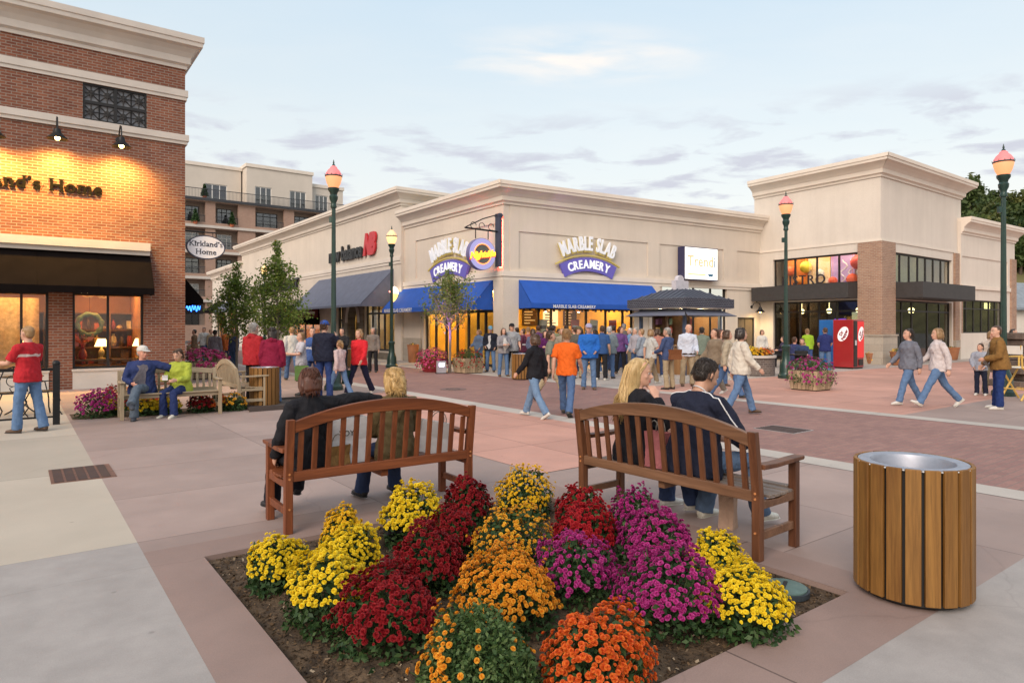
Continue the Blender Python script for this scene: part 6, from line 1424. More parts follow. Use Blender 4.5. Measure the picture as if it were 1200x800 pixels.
# ------------------------------------------------------------------ cafe fence and chairs on the far left
pf = gp(66, 497); t = thing('cafe_fence', 'black metal cafe railing ending in a post near the brick shop', 'fence', pf, dir_rz(-RX))
m = MB(); m.box(-.05, .05, -.05, .05, 0, 1.02); m.ball((0, 0, 1.04), .06, 10, 6); m.build('post', M_iron, t)
m = MB(); m.box(.05, 3.2, -.02, .02, .92, .97); m.box(.05, 3.2, -.015, .015, .12, .15); m.build('rail', M_iron, t)
m = MB(); m.box(1.4, 1.45, -.02, .02, 0, .92); m.box(2.9, 2.95, -.02, .02, 0, .92); m.build('intermediate_post', M_iron, t)
m = MB(); 
for k in range(6): m.tube([(.3 + k * .5, 0, .15), (.3 + k * .5, 0, .92)], .008, 5)
m.build('baluster', M_iron, t)
def iron_chair(label, loc, rz):
    t = thing('cafe_chair', label, 'chair', loc, rz, 'wrought iron cafe chairs')
    m = MB(); m.lathe([(.2, .44), (.21, .45), (.2, .46)], 20); m.build('seat', M_iron, t)
    for sx_ in (-1, 1):
        for sy_ in (-1, 1): b = MB(); b.tube([(sx_ * .15, sy_ * .15, .44), (sx_ * .22, sy_ * .2, .28), (sx_ * .15, sy_ * .17, .14), (sx_ * .23, sy_ * .23, 0)], .012, 6); b.build('leg', M_iron, t)
    m = MB(); m.tube([(-.19, .17, .45), (-.2, .2, .7), (-.14, .22, .88), (0, .23, .94), (.14, .22, .88), (.2, .2, .7), (.19, .17, .45)], .012, 6)
    m.tube([(.1 * math.cos(a_), .21, .68 + .1 * math.sin(a_)) for a_ in np.linspace(0, 6.28, 16)], .008, 5); m.tube([(0, .19, .46), (.05, .2, .55), (0, .21, .58)], .008, 5); m.tube([(0, .22, .78), (0, .23, .93)], .008, 5); m.build('backrest', M_iron, t)
    m = MB()
    for sx_ in (-1, 1): m.tube([(sx_ * .2, .18, .64), (sx_ * .25, 0, .66), (sx_ * .24, -.14, .62), (sx_ * .2, -.16, .46)], .011, 6)
    m.build('armrest', M_iron, t)
    return t
ic = iron_chair('scrolled black iron chair behind the walker in the red tee shirt', gp(50, 486), 2.6)
copy_tree(ic, gp(10, 489), 4.1, 'scrolled black iron chair cut by the frame beside the railing')
t = thing('cafe_table', 'small round black iron cafe table between the iron chairs', 'table', gp(26, 484)); m = MB(); m.lathe([(.34, .70), (.35, .71), (.34, .72)], 28); m.build('table_top', M_iron, t); m = MB(); m.tube([(0, 0, .7), (0, 0, .1)], .03, 8)
for k in range(3): a_ = k * 2.1; m.tube([(0, 0, .2), (.2 * math.cos(a_), .2 * math.sin(a_), .05), (.3 * math.cos(a_), .3 * math.sin(a_), 0)], .014, 6)
m.build('pedestal', M_iron, t)
# tall folding director's chair on the far right
t = thing('folding_chair', 'tall yellow wood folding chair with white canvas at the plaza edge', 'chair', gp(1196, 468), R_(15)); W_y = woodmat('yellow_wood', (.55, .33, .07), (.72, .48, .13), 2, .5)
for y_ in (-.24, .24):
    b = MB(); b.tube([(-.3, y_, 0), (.26, y_, .74)], .022, 6); b.build('leg', W_y, t); b = MB(); b.tube([(.3, y_ * 1.12, 0), (-.26, y_ * 1.12, .74)], .022, 6); b.build('leg', W_y, t)
    b = MB(); b.tube([(-.28, y_ * 1.05, .74), (.3, y_ * 1.05, .74)], .02, 6); b.tube([(-.26, y_, .74), (-.3, y_, 1.25)], .02, 6); b.tube([(.26, y_, .74), (.26, y_, .98)], .018, 6); b.tube([(-.3, y_, .98), (.3, y_, .98)], .022, 6); b.build('side_frame', W_y, t)
M_canvas = mat('white_canvas', (.74, .70, .62), .8, .05, 3); b = MB(); b.box(-.27, .27, -.25, .25, .735, .75); b.build('seat', M_canvas, t); b = MB(); b.box(-.31, -.29, -.27, .27, 1.05, 1.24); b.build('backrest', M_canvas, t); b = MB(); b.tube([(.2, -.24, .25), (.2, .24, .25)], .016, 6); b.tube([(-.2, -.24, .25), (-.2, .24, .25)], .016, 6); b.build('stretcher', W_y, t)
t = thing('stone_stack', 'stack of dark rough stone slabs behind the tall folding chair', 'stone wall', gp(1206, 452), .2); r = random.Random(2)
for k in range(8): b = MB(); w_ = r.uniform(.7, 1.0); b.box(-w_, w_ * .9, -.5 - r.random() * .1, .5, k * .19, k * .19 + .18); b.build('slab', mat('dark_slab', (.13, .10, .08), .9, .35, 4, .6, 15), t, bevel=.02)
# cafe furniture by the bistro
def bistro_chair(label, loc, rz):
    t = thing('bistro_chair', label, 'chair', loc, rz, 'chairs outside the bistro'); m = MB(); m.box(-.22, .22, -.22, .22, .43, .46); m.build('seat', M_iron, t)
    for sx_ in (-.2, .2):
        b = MB(); b.tube([(sx_, -.2, .44), (sx_, -.22, 0)], .014, 6); b.build('leg', M_iron, t); b = MB(); b.tube([(sx_, .22, 0), (sx_, .2, .45), (sx_, .26, .85)], .014, 6); b.build('leg', M_iron, t)
    m = MB(); m.box(-.2, .2, .22, .25, .55, .86); m.build('backrest', M_iron, t); return t
BCH = bistro_chair('dark bistro chair under the woman in navy by the green lamp', gp(940, 439.5), R_(150))
copy_tree(BCH, gp(931, 437), R_(40), 'dark bistro chair under the man raising his cup')
t = thing('bistro_table', 'small dark table between the seated bistro guests', 'table', gp(935.5, 440)); m = MB(); m.lathe([(.33, .71), (.33, .74)], 24); m.build('table_top', M_dark, t); m = MB(); m.tube([(0, 0, 0), (0, 0, .71)], .03, 8); m.lathe([(.22, 0), (.2, .03)], 16); m.build('pedestal', M_dark, t)
# ------------------------------------------------------------------ people
def skinmat(name, col):
    if name in MATS: return MATS[name]
    m = mat(name, col, .5, .1, 8, .1, 80); b = m.node_tree.nodes['Principled BSDF']
    b.inputs['Subsurface Weight'].default_value = .0
    return m
SKIN = {'fair': skinmat('skin_fair', (.58, .33, .235)), 'tan': skinmat('skin_tan', (.46, .25, .165)), 'ruddy': skinmat('skin_ruddy', (.56, .27, .19))}
def hairmat(name, c1, c2):
    return woodmat('hair_' + name, c1, c2, 2, .38, 26, .12, .5, .15)
HAIR = {'brown': hairmat('brown', (.045, .022, .012), (.10, .05, .025)), 'dark': hairmat('dark', (.012, .009, .008), (.035, .022, .016)), 'blonde': hairmat('blonde', (.38, .23, .085), (.72, .52, .25)), 'grey': hairmat('grey', (.24, .22, .20), (.42, .40, .38)),
        'auburn': hairmat('auburn', (.055, .016, .010), (.13, .045, .024)), 'white': hairmat('white', (.5, .48, .45), (.7, .68, .66)), 'straw': hairmat('straw', (.34, .19, .065), (.62, .42, .17)), 'light': hairmat('light', (.22, .12, .05), (.36, .22, .1))}
M_eye = mat('eye_white', (.7, .68, .64), .3, .02); M_iris = mat('eye_dark', (.03, .02, .015), .2, .02); M_lip = mat('lips', (.45, .12, .10), .45, .05)
def rotx(v, a): c, s = math.cos(a), math.sin(a); return Vector((v[0], v[1] * c - v[2] * s, v[1] * s + v[2] * c))
HEADL = [(0.0, .070, .02, .020), (.008, .082, .0, .034), (.03, .088, -.035, .050), (.055, .089, -.060, .060), (.085, .088, -.078, .068), (.115, .083, -.09, .073), (.145, .087, -.098, .076), (.175, .080, -.096, .074), (.20, .062, -.082, .063), (.218, .034, -.056, .044), (.228, .0, -.025, .016)]
LAST = {}
def remesh(mb, name, mats, parent, voxel, smooth=2, noise=0, seed=0, solid_mat=None):
    me = bpy.data.meshes.new(name); me.from_pydata(mb.V, [], mb.P); me.update()
    o = bpy.data.objects.new(name, me); COL.objects.link(o)
    r = o.modifiers.new('r', 'REMESH'); r.mode = 'VOXEL'; r.voxel_size = voxel; r.use_smooth_shade = True
    if smooth: s = o.modifiers.new('s', 'SMOOTH'); s.factor = .5; s.iterations = smooth
    dg = bpy.context.evaluated_depsgraph_get(); dg.update()
    m2 = bpy.data.meshes.new_from_object(o.evaluated_get(dg)); bpy.data.objects.remove(o); bpy.data.meshes.remove(me)
    m2.name = name; m2.materials.clear()
    for m in (mats if isinstance(mats, (list, tuple)) else [mats]): m2.materials.append(m)
    if noise:
        n = len(m2.vertices); co = np.empty(n * 3, np.float32); no = np.empty(n * 3, np.float32); m2.vertices.foreach_get('co', co); m2.vertices.foreach_get('normal', no); co = co.reshape(-1, 3); no = no.reshape(-1, 3)
        p = co + seed; d = np.sin(p[:, 2] * 31 + 3 * np.sin(p[:, 0] * 17 + p[:, 1] * 13)) * .5 + np.sin(p[:, 2] * 67 + p[:, 0] * 41 + 2 * np.sin(p[:, 1] * 29)) * .3 + np.sin(p[:, 0] * 53 - p[:, 1] * 47 + p[:, 2] * 19) * .3
        co = co + no * (d * noise)[:, None]; m2.vertices.foreach_set('co', co.ravel().astype(np.float32))
    m2.polygons.foreach_set('use_smooth', [True] * len(m2.polygons)); m2.update()
    return link(name, m2, parent)
def locks(col, n, seed, zmin, spread=1.0, curl=0.0, ln=.07, rad=.0035, g=1.0):
    def f(body, c):                                      # separate locks lying over the hair
        rng = np.random.default_rng(seed); b = c['M'](); HM = c['HM']
        for i in range(n):
            a = rng.uniform(0, 6.283); z = rng.uniform(zmin, .238); zc = (z - .152) / .092; rr = math.sqrt(max(.02, 1 - zc * zc)) if zc > 0 else 1
            if math.sin(a) > .35 and z < .19: continue
            x, y = .085 * g * rr * math.cos(a), -.024 + .101 * g * rr * math.sin(a); p0 = Vector((x * .97, y * .97, z))
            nm = Vector((math.cos(a) * rr, math.sin(a) * rr, max(0, zc))).normalized(); d = Vector((math.cos(a) * .35, math.sin(a) * .35, -1)) + Vector((rng.normal(), rng.normal(), rng.normal())) * .35 * spread
            d = (d - nm * d.dot(nm)); d = d.normalized() if d.length > .05 else Vector((1, 0, 0)); L_ = ln * rng.uniform(.6, 1.3); w = Vector((rng.normal(), rng.normal(), rng.normal())) * curl
            cv_ = 1 / .10 if zc > -.1 else 0
            p1 = p0 + d * L_ * .5 + nm * (.005 - cv_ * (L_ * .5) ** 2 / 2) + w * .5; p2 = p0 + d * L_ + nm * (.003 - cv_ * L_ ** 2 / 2) + w
            b.tube([HM @ p0, HM @ p1, HM @ p2], [rad * .7, rad, rad * .3], 4)
        b.build('loose_hair', HAIR[col], body, smooth=180)
    return f
def person(label, loc, hd, h=1.72, legs=((0, 0), (0, 0)), arms=((5, 12), (5, 12)), lean=0, head=(0, 0, 0), seat=None, top=(.1, .1, .1), sleeve='long', hem=.10, bottom=(.05, .08, .16), kind='trousers',
           hair=('brown', 'short'), hat=None, shoes=(.05, .045, .04), skin='fair', bulk=1.0, fem=False, vox=.016, group=None, abd=(4, 4), iny=(0, 0), arm_abd=(9, 9), loose=.012, twist=0, collar=False, feet_pitch=None, extra=None, name='person', curl=30, detail=False):
    """a figure posed from joint angles: (swing, bend) in degrees for each leg and arm, left first; faces local +Y"""
    k = h / 1.75; loc = Vector(loc)
    def dirs(sw, ab, s): a, b = R_(sw), R_(ab); return Vector((s * math.sin(b), math.cos(b) * math.sin(a), -math.cos(b) * math.cos(a)))
    hipw = .088 if not fem else .092
    L = {}
    for i, s in ((0, -1), (1, 1)):
        sw, kn = legs[i]; hp = Vector((s * hipw, 0, 0)); kd = dirs(sw, abd[i], s); knee = hp + kd * .43; an = knee + dirs(sw - kn, abd[i] * .5, s) * .40
        fp = (feet_pitch[i] if feet_pitch else (sw - kn if seat is None and abs(sw - kn) > 25 else 0)); L[s] = (hp, knee, an, fp)
    if seat is None: base = -min(v[2].z + .085 - .085 - .0 - (.085 + max(0, math.sin(R_(abs(v[3]))) * .09) - .0) for v in L.values())
    else: base = seat / k + .085
    hz_ = base
    O = Vector((0, 0, hz_))
    for s in L: hp, kn_, an, fp = L[s]; L[s] = (hp + O, kn_ + O, an + O, fp)
    la = R_(-lean)
    def T(x, y, z): return rotx(Vector((x, y, z)), la) + O          # torso space: origin at the hips
    shw = .185 * (.92 if fem else 1) * (1 + .35 * (bulk - 1)); sz_ = .505
    ARM = {}
    for i, s in ((0, -1), (1, 1)):
        sw, el = arms[i]; sh = T(s * shw, -.01, sz_ - .05); ud = rotx(dirs(sw, arm_abd[i], s), la * .5); e = sh + ud * .29
        iy = R_(iny[i]); fa = R_(sw + el); fd = Vector((-s * math.sin(iy) + s * math.sin(R_(arm_abd[i])) * .4, math.cos(iy) * math.sin(fa), -math.cos(iy) * math.cos(fa))).normalized(); fd = rotx(fd, la * .5); w = e + fd * .25
        ARM[s] = (sh, e, w, fd)
    sk = SKIN[skin]; cov = .90
    # body
    m = MB(Matrix.Scale(k, 4))
    b_ = bulk
    TR_ = [(-.09, .10, .075), (-.04, .155, .10), (.02, .168 if not fem else .175, .112), (.13, .142 if not fem else .130, .098), (.26, .158, .108), (.37, .172, .118), (.45, .160, .100), (.50, .105, .075), (.535, .062, .058)]
    if fem: TR_[5] = (.36, .158, .128); TR_[6] = (.45, .15, .098)
    bel = max(0, bulk - 1)
    def torso(mb, pad, z0, z1, cov_=1.0):
        pts, rr = [], []
        for z, a, d in TR_:
            if z0 - .001 <= z <= z1 + .001: pts.append(T(0, (.012 if .3 < z < .5 else 0) + bel * .10 * (1 if 0 < z < .4 else 0), z)); rr.append((a * (1 + bel * .9 if z < .47 else 1) * cov_ + pad, d * (1 + bel * 1.3 if z < .47 else 1) * cov_ + pad))
        if z0 < -.09 or z0 > -.09: 
            pass
        mb.tube(pts, rr, 16, side=(1, 0, 0))
    torso(m, 0, -.1, .54, cov)
    nk0, nk1 = T(0, .0, .52), T(0, .018, .615)
    m.tube([nk0, nk1, nk1 + rotx(Vector((0, .01, .05)), la)], [.060 if not fem else .052, .054 if not fem else .045, .05], 12)
    bare = sleeve in ('short', 'none')
    for s in (-1, 1):
        hp, kn_, an, fp = L[s]; c = cov if kind == 'trousers' or kind == 'jeans' else 1
        m.tube([hp + Vector((0, 0, .04)), hp, hp + (kn_ - hp) * .5, kn_, kn_ + (an - kn_) * .35, an, an + (an - kn_).normalized() * .03], [.09 * c, .092 * c, .075 * c, .056 * c, .056 * c, .038, .034], 12)
        sh, e, w, fd = ARM[s]; c2 = 1
        m.tube([sh + (sh - e).normalized() * .01, sh, sh + (e - sh) * .45, e, e + (w - e) * .35, w], [.03, .052 * cov, .048 * cov, .040, .041, .028], 10)
        # hand
        side = Vector((-s, 0, 0)); side = side - fd * side.dot(fd)
        if side.length < .25: side = Vector((0, 0, -1)) - fd * -fd.z
        nrm = side.normalized(); wax = fd.cross(nrm); 
        if wax.y + wax.z * .3 < 0: wax = -wax
        pc = w + fd * .045
        m.tube([w - fd * .01, w + fd * .02, w + fd * .06, w + fd * .092], [(.028, .022), (.036, .017), (.042, .015), (.038, .012)], 10, side=wax)
        for q in range(4):
            ln = (.062, .072, .068, .052)[q]; p0 = w + fd * .08 + wax * (.029 - q * .0195); cu = R_(curl)
            d1 = (fd * math.cos(cu * .6) + nrm * math.sin(cu * .6)); d2 = (fd * math.cos(cu * 1.5) + nrm * math.sin(cu * 1.5)); d3 = (fd * math.cos(cu * 2.2) + nrm * math.sin(cu * 2.2))
            p1 = p0 + d1 * ln * .5; p2 = p1 + d2 * ln * .35; p3 = p2 + d3 * ln * .28; m.tube([p0 - fd * .02, p0, p1, p2, p3], [.0085, .0088, .0082, .0076, .0055], 7)
        t0 = w + fd * .025 + wax * .026; td = (fd * .75 + wax * .65 + nrm * .15).normalized(); m.tube([t0 - wax * .015, t0, t0 + td * .035, t0 + td * .035 + (fd * .9 + wax * .1 + nrm * .4).normalized() * .03], [.012, .0125, .0095, .007], 7)
    # head
    hb = T(0, .018, .575); yaw, pit, tilt = (R_(a) for a in head)
    HM = Matrix.Translation(hb) @ Matrix.Rotation(la * .4, 4, 'X') @ Matrix.Rotation(-yaw, 4, 'Z') @ Matrix.Rotation(-pit, 4, 'X') @ Matrix.Rotation(tilt, 4, 'Y') @ Matrix.Translation((0, 0, -.015))
    fs_ = .95 if fem else 1.0
    HM = HM @ Matrix.Diagonal((1.0 * fs_, 1.0, 1.0, 1))
    def hp_(x, y, z): return HM @ Vector((x, y, z))
    V, P = [], []; n = 18
    for z, yf, yb, hw in HEADL:
        cy_, ry = (yf + yb) / 2, (yf - yb) / 2
        for j in range(n):
            w = 2 * math.pi * j / n; cs, sn = math.cos(w), math.sin(w)
            V.append(tuple(hp_(hw * math.copysign(abs(cs) ** .9, cs), cy_ + ry * math.copysign(abs(sn) ** .9, sn), z)))
    nl = len(HEADL); P = [(i * n + j, i * n + (j + 1) % n, (i + 1) * n + (j + 1) % n, (i + 1) * n + j) for i in range(nl - 1) for j in range(n)] + [tuple(range(n))[::-1], tuple(range((nl - 1) * n, nl * n))]
    m.add(V, P)
    m.tube([hp_(0, .078, .128), hp_(0, .092, .108), hp_(0, .107, .085), hp_(0, .095, .072)], [.007, .010, .0145, .010], 9)
    for s in (-1, 1):
        m.tube([hp_(s * .012, .088, .079), hp_(s * .016, .092, .080)], [.008, .006], 7)
        m.tube([hp_(s * .068, -.002, .078), hp_(s * .078, -.008, .095), hp_(s * .083, -.012, .118), hp_(s * .076, -.008, .134)], [(.010, .006), (.016, .009), (.019, .009), (.012, .007)], 8)
        m.tube([hp_(s * .012, .086, .131), hp_(s * .045, .076, .131)], [.009, .007], 7)
        m.tube([hp_(s * .035, .062, .085), hp_(s * .045, .05, .09)], [.024, .02], 8)
    m.tube([hp_(-.026, .078, .052), hp_(0, .0905, .055), hp_(.026, .078, .052)], [.006, .0085, .006], 7); m.tube([hp_(-.02, .079, .042), hp_(0, .090, .042), hp_(.02, .079, .042)], [.006, .009, .006], 7)
    m.tube([hp_(0, .07, .012), hp_(0, .084, .014)], [.016, .010], 8)
    body = remesh(m, name, sk, None, vox, 2 if vox > .009 else 3)
    body.location = loc; body.rotation_euler = (0, 0, R_(hd)); tag(body, label, 'person', group)
    # face details
    if detail or vox < .02:
        for s in (-1, 1):
            b = MB(Matrix.Scale(k, 4)); b.ball(hp_(s * .030, .0765, .1165), (.0115, .010, .0058), 10, 6); b.mi = 1; b.ball(hp_(s * .030, .0835, .1165), (.0062, .0045, .0056), 8, 5); b.build('eye', [M_eye, M_iris], body, smooth=180)
        b = MB(Matrix.Scale(k, 4)); b.tube([hp_(-.024, .081, .053), hp_(-.006, .0955, .0575), hp_(0, .0955, .056), hp_(.006, .0955, .0575), hp_(.024, .081, .053)], [.002, .0052, .005, .0052, .002], 6); b.tube([hp_(-.02, .083, .0455), hp_(0, .0965, .0425), hp_(.02, .083, .0455)], [.002, .0062, .002], 6); b.build('lips', M_lip, body, smooth=180)
        b = MB(Matrix.Scale(k, 4))
        for s in (-1, 1): b.tube([hp_(s * .014, .090, .136), hp_(s * .03, .088, .141), hp_(s * .05, .074, .135)], [.003, .0035, .002], 5)
        b.build('eyebrow', HAIR[hair[0]] if hair else HAIR['brown'], body, smooth=180)
    # trousers
    m = MB(Matrix.Scale(k, 4)); p_ = .010
    pts = [T(0, bel * .08, z) for z in (-.11, -.05, .02, .07)]; rr = [(.12 + p_, .085 + p_), (.160 * (1 + bel * .6) + p_, .108 * (1 + bel) + p_), (.170 * (1 + bel * .7) + p_, .118 * (1 + bel) + p_), (.140 * (1 + bel * .6), .100 * (1 + bel * .8))]
    m.tube(pts, rr, 16, side=(1, 0, 0))
    for s in (-1, 1):
        hp, kn_, an, fp = L[s]; dn = (an - kn_).normalized()
        if kind == 'shorts': m.tube([hp + Vector((0, 0, .05)), hp, hp + (kn_ - hp) * .5, hp + (kn_ - hp) * .92], [.09, .102, .098, .09], 12)
        elif kind == 'skirt': m.tube([hp + Vector((0, 0, .05)), hp, hp + (kn_ - hp) * .5, kn_ + dn * .05], [.1, .12, .13, .14], 12)
        else: bl = .012 if kind == 'jeans' else .018; m.tube([hp + Vector((0, 0, .05)), hp, hp + (kn_ - hp) * .5, kn_, kn_ + (an - kn_) * .4, kn_ + (an - kn_) * .8, an + dn * .035], [.085, .104, .087, .068 + bl * .3, .063 + bl * .5, .056 + bl, .058 + bl], 12)
    remesh(m, 'trousers' if kind not in ('shorts', 'skirt') else kind, clothmat(bottom), body, vox, 2, .0055, len(label))
    # top
    m = MB(Matrix.Scale(k, 4)); pad = loose + .006
    pts, rr = [], []
    for z in (-hem, 0 if hem > .03 else .05, .13, .26, .37, .45, .50, .535):
        f0 = [r for r in TR_ if r[0] <= z + 1e-6] or [TR_[0]]; f1 = [r for r in TR_ if r[0] >= z - 1e-6]; u, v = f0[-1], f1[0]; w = 0 if v[0] == u[0] else (z - u[0]) / (v[0] - u[0]); a, d = u[1] + (v[1] - u[1]) * w, u[2] + (v[2] - u[2]) * w
        if z < .1: a, d = max(a, .170), max(d, .118)
        g = (1 + bel * .9, 1 + bel * 1.3) if z < .47 else (1, 1)
        pts.append(T(0, (.012 if .3 < z < .5 else 0) + bel * .10 * (1 if z < .42 else 0), z)); pd = pad * (2.0 if z < .2 else 1) * (1 if z < .5 else .8); rr.append((a * g[0] + pd, d * g[1] + pd))
    m.tube(pts, rr, 18, side=(1, 0, 0))
    for s in (-1, 1):
        sh, e, w, fd = ARM[s]; c_ = T(s * shw * .45, -.006, .475)
        if sleeve == 'none': m.tube([c_, sh], [.058, .05], 10)
        elif sleeve == 'short': m.tube([c_, sh, sh + (e - sh) * .4, sh + (e - sh) * .8], [.060, .062 + loose * .6, .060 + loose, .060 + loose * 1.2], 12)
        else: m.tube([c_, sh, sh + (e - sh) * .45, e, e + (w - e) * .4, w - fd * .005], [.060, .062 + loose * .6, .055 + loose, .049 + loose, .046 + loose, .036 + loose * .8], 12)
    if collar: m.tube([T(0, .0, .51), T(0, .008, .565)], [.075, .066], 14)
    if collar == 'hood': m.tube([T(-.1, -.05, .50), T(0, -.085, .52), T(.1, -.05, .50)], [.04, .065, .04], 10)
    tp = remesh(m, 'jacket' if loose > .015 else ('shirt' if not fem else 'sweater'), clothmat(top), body, vox, 2, .007, len(label) * 1.7)
    # shoes
    for s in (-1, 1):
        hp, kn_, an, fp = L[s]; b = MB(Matrix.Scale(k, 4)); fr = R_(fp); toe = R_(6 * s)
        def fpnt(y, z, x=0): v = rotx(Vector((x, y, z)), fr * 1.0); c, s_ = math.cos(-toe), math.sin(-toe); return an + Vector((v.x * c - v.y * s_, v.x * s_ + v.y * c, v.z))
        b.tube([fpnt(-.068, -.045), fpnt(-.06, -.045), fpnt(-.02, -.038), fpnt(.05, -.045), fpnt(.11, -.056), fpnt(.165, -.062), fpnt(.185, -.066)], [(.02, .02), (.036, .038), (.04, .047), (.042, .04), (.046, .029), (.036, .022), (.012, .012)], 12, side=(1, 0, 0))
        b.tube([fpnt(-.02, -.04), fpnt(-.015, .03)], [.042, .043], 10)
        for i, v in enumerate(b.V):
            pass
        so = b.build('shoe', mat('shoe_%02x%02x%02x' % tuple(int(c * 255) for c in shoes), shoes, .55, .15, 20), body, smooth=180)
        sl = MB(Matrix.Scale(k, 4)); sl.tube([fpnt(-.075, -.079), fpnt(-.05, -.079), fpnt(.05, -.079), fpnt(.12, -.079), fpnt(.185, -.079), fpnt(.195, -.078)], [(.02, .007), (.04, .008), (.038, .008), (.049, .008), (.03, .008), (.01, .006)], 10, side=(1, 0, 0)); sl.build('sole', mat('sole_%d' % (sum(shoes) > 1), (.6, .58, .52) if sum(shoes) > 1 else (.03, .03, .03), .7), so)
    # hair
    if hair and hair[1]:
        hm = HAIR[hair[0]]; b = MB(Matrix.Scale(k, 4)); st = hair[1]
        def hb_(c, r): b.lathe([(math.sin(math.pi * i / 9) if 0 < i < 9 else .02, -math.cos(math.pi * i / 9)) for i in range(10)], 16, HM @ Matrix.Translation(c) @ Matrix.Diagonal((*r, 1)))
        hb_((0, -.022, .152), (.082, .098, .090))
        if st in ('short', 'crop'): hb_((0, -.05, .105), (.074, .058, .075))
        if st == 'bald': b = MB(Matrix.Scale(k, 4)); hb_((0, -.05, .095), (.079, .052, .045))
        if st in ('bob', 'long', 'curly'):
            zb = {'bob': .02, 'long': -.16, 'curly': .0}[st]; g = 1.16 if st == 'curly' else 1.04
            for s in (-1, 1): b.tube([hp_(s * .045 * g, -.01, .2), hp_(s * .078 * g, -.015, .13), hp_(s * .082 * g, -.025, .06), hp_(s * .075 * g, -.03, zb)], [(.03, .045), (.022, .06), (.022, .06), (.018, .045)], 10, side=(1, 0, 0))
            b.tube([hp_(0, -.06, .19), hp_(0, -.085 * g, .12), hp_(0, -.095 * g, .04), hp_(0, -.095 * g, zb)], [(.06, .04), (.078, .04), (.076, .036), (.066, .024)], 12, side=(1, 0, 0))
            if st == 'curly': hb_((0, -.025, .14), (.098, .112, .108)); hb_((0, -.04, .07), (.092, .085, .09))
        if st == 'tail': b.tube([hp_(0, -.1, .16), hp_(0, -.14, .14), hp_(0, -.145, .05), hp_(0, -.12, -.04)], [.02, .032, .028, .01], 9); hb_((0, -.045, .11), (.075, .06, .08))
        remesh(b, 'hair', hm, body, vox * .8, 1, .006 if st == 'curly' else .004, 3)
    if hat:
        kd, hc = hat; b = MB(Matrix.Scale(k, 4)); cm = clothmat(hc)
        b.lathe([(1.0, -.12), (1.02, .1), (.97, .45), (.72, .8), (.3, .98), (.02, 1.0)], 20, HM @ Matrix.Translation((0, -.008, .158)) @ Matrix.Rotation(R_(4), 4, 'X') @ Matrix.Diagonal((.088, .106, .092, 1)))
        if kd == 'cap': b.add([tuple(hp_(x, y, z)) for x, y, z in [(-.075, .07, .155), (-.05, .16, .142), (0, .185, .14), (.05, .16, .142), (.075, .07, .155), (-.075, .07, .162), (-.05, .16, .149), (0, .185, .148), (.05, .16, .149), (.075, .07, .162)]], [(4, 3, 2, 1, 0), (5, 6, 7, 8, 9), (0, 1, 6, 5), (1, 2, 7, 6), (2, 3, 8, 7), (3, 4, 9, 8), (4, 0, 5, 9)])
        b.build('cap', cm, body, smooth=60)
    body['_k'] = k
    if hair and hair[1] not in ('bald',) and not extra and vox < .02: locks(hair[0], 260 if vox < .015 else 120, len(label), .03, .9, .004, .06 if fem else .04, .0045)(body, dict(HM=HM, M=lambda: MB(Matrix.Scale(k, 4))))
    if extra: extra(body, dict(HM=HM, L=L, ARM=ARM, T=T, k=k, top=tp, M=lambda: MB(Matrix.Scale(k, 4))))
    del body['_k']; LAST.update(body=body, HM=HM, L=L, ARM=ARM, T=T, k=k)
    return body
WALK = dict(legs=((24, 8), (-18, 12)), arms=((-18, 20), (20, 25))); WALK2 = dict(legs=((-20, 14), (26, 6)), arms=((22, 22), (-16, 18)))
STAND = dict(legs=((2, 2), (-2, 2)), arms=((4, 14), (0, 10))); EASE = dict(legs=((6, 8), (-3, 2)), arms=((10, 40), (8, 55)), iny=(35, 35))
HOLD = dict(legs=((1, 2), (-2, 3)), arms=((25, 70), (20, 75)), iny=(30, 30)); PHONE = dict(legs=((0, 0), (2, 3)), arms=((4, 10), (38, 120)), iny=(0, 25))
JEANS = (.075, .135, .27); JEANS2 = (.11, .19, .34); JEANSD = (.03, .05, .12); KHAKI = (.36, .29, .19); BLK = (.018, .018, .022); NAVY = (.014, .018, .04)
WHITE_S = (.62, .60, .56)

# ---- the four people on the near benches
rA = math.degrees(b1rz); rB = math.degrees(b2rz)
def on(b_, t, y=.20): p = bench_pt(b_, t, y); return p
NV = .0085
wA = person('dark haired woman in a black sweater stretching her arm along the bench back', on(bench1, .28, .235), rA + 4, 1.66, legs=((84, 84), (88, 66)), abd=(8, 2), arms=((10, 30), (-8, 14)), arm_abd=(16, 97), iny=(10, -78), head=(8, 3, 0), seat=.48, top=(.012, .012, .016), bottom=(.012, .014, .022), hair=('auburn', 'bob'), shoes=BLK, fem=True, vox=NV, hem=.12, loose=.014, lean=-3, collar=True, curl=45, extra=locks('auburn', 1000, 2, .03, .6, .003, .06, .003))
wB = person('woman with short straw blonde hair and a tweed jacket on the reddish bench', on(bench1, 1.09, .235), rA, 1.63, legs=((80, 70), (84, 88)), abd=(5, 8), arms=((18, 60), (20, 62)), iny=(40, 40), head=(-4, 8, 0), seat=.455, top=(.13, .095, .045), bottom=JEANSD, hair=('straw', 'curly'), shoes=(.02, .018, .02), fem=True, vox=NV, loose=.02, lean=2, collar=True, extra=locks('straw', 1500, 3, .0, 1.3, .012, .055, .0032, 1.08))
wC = None
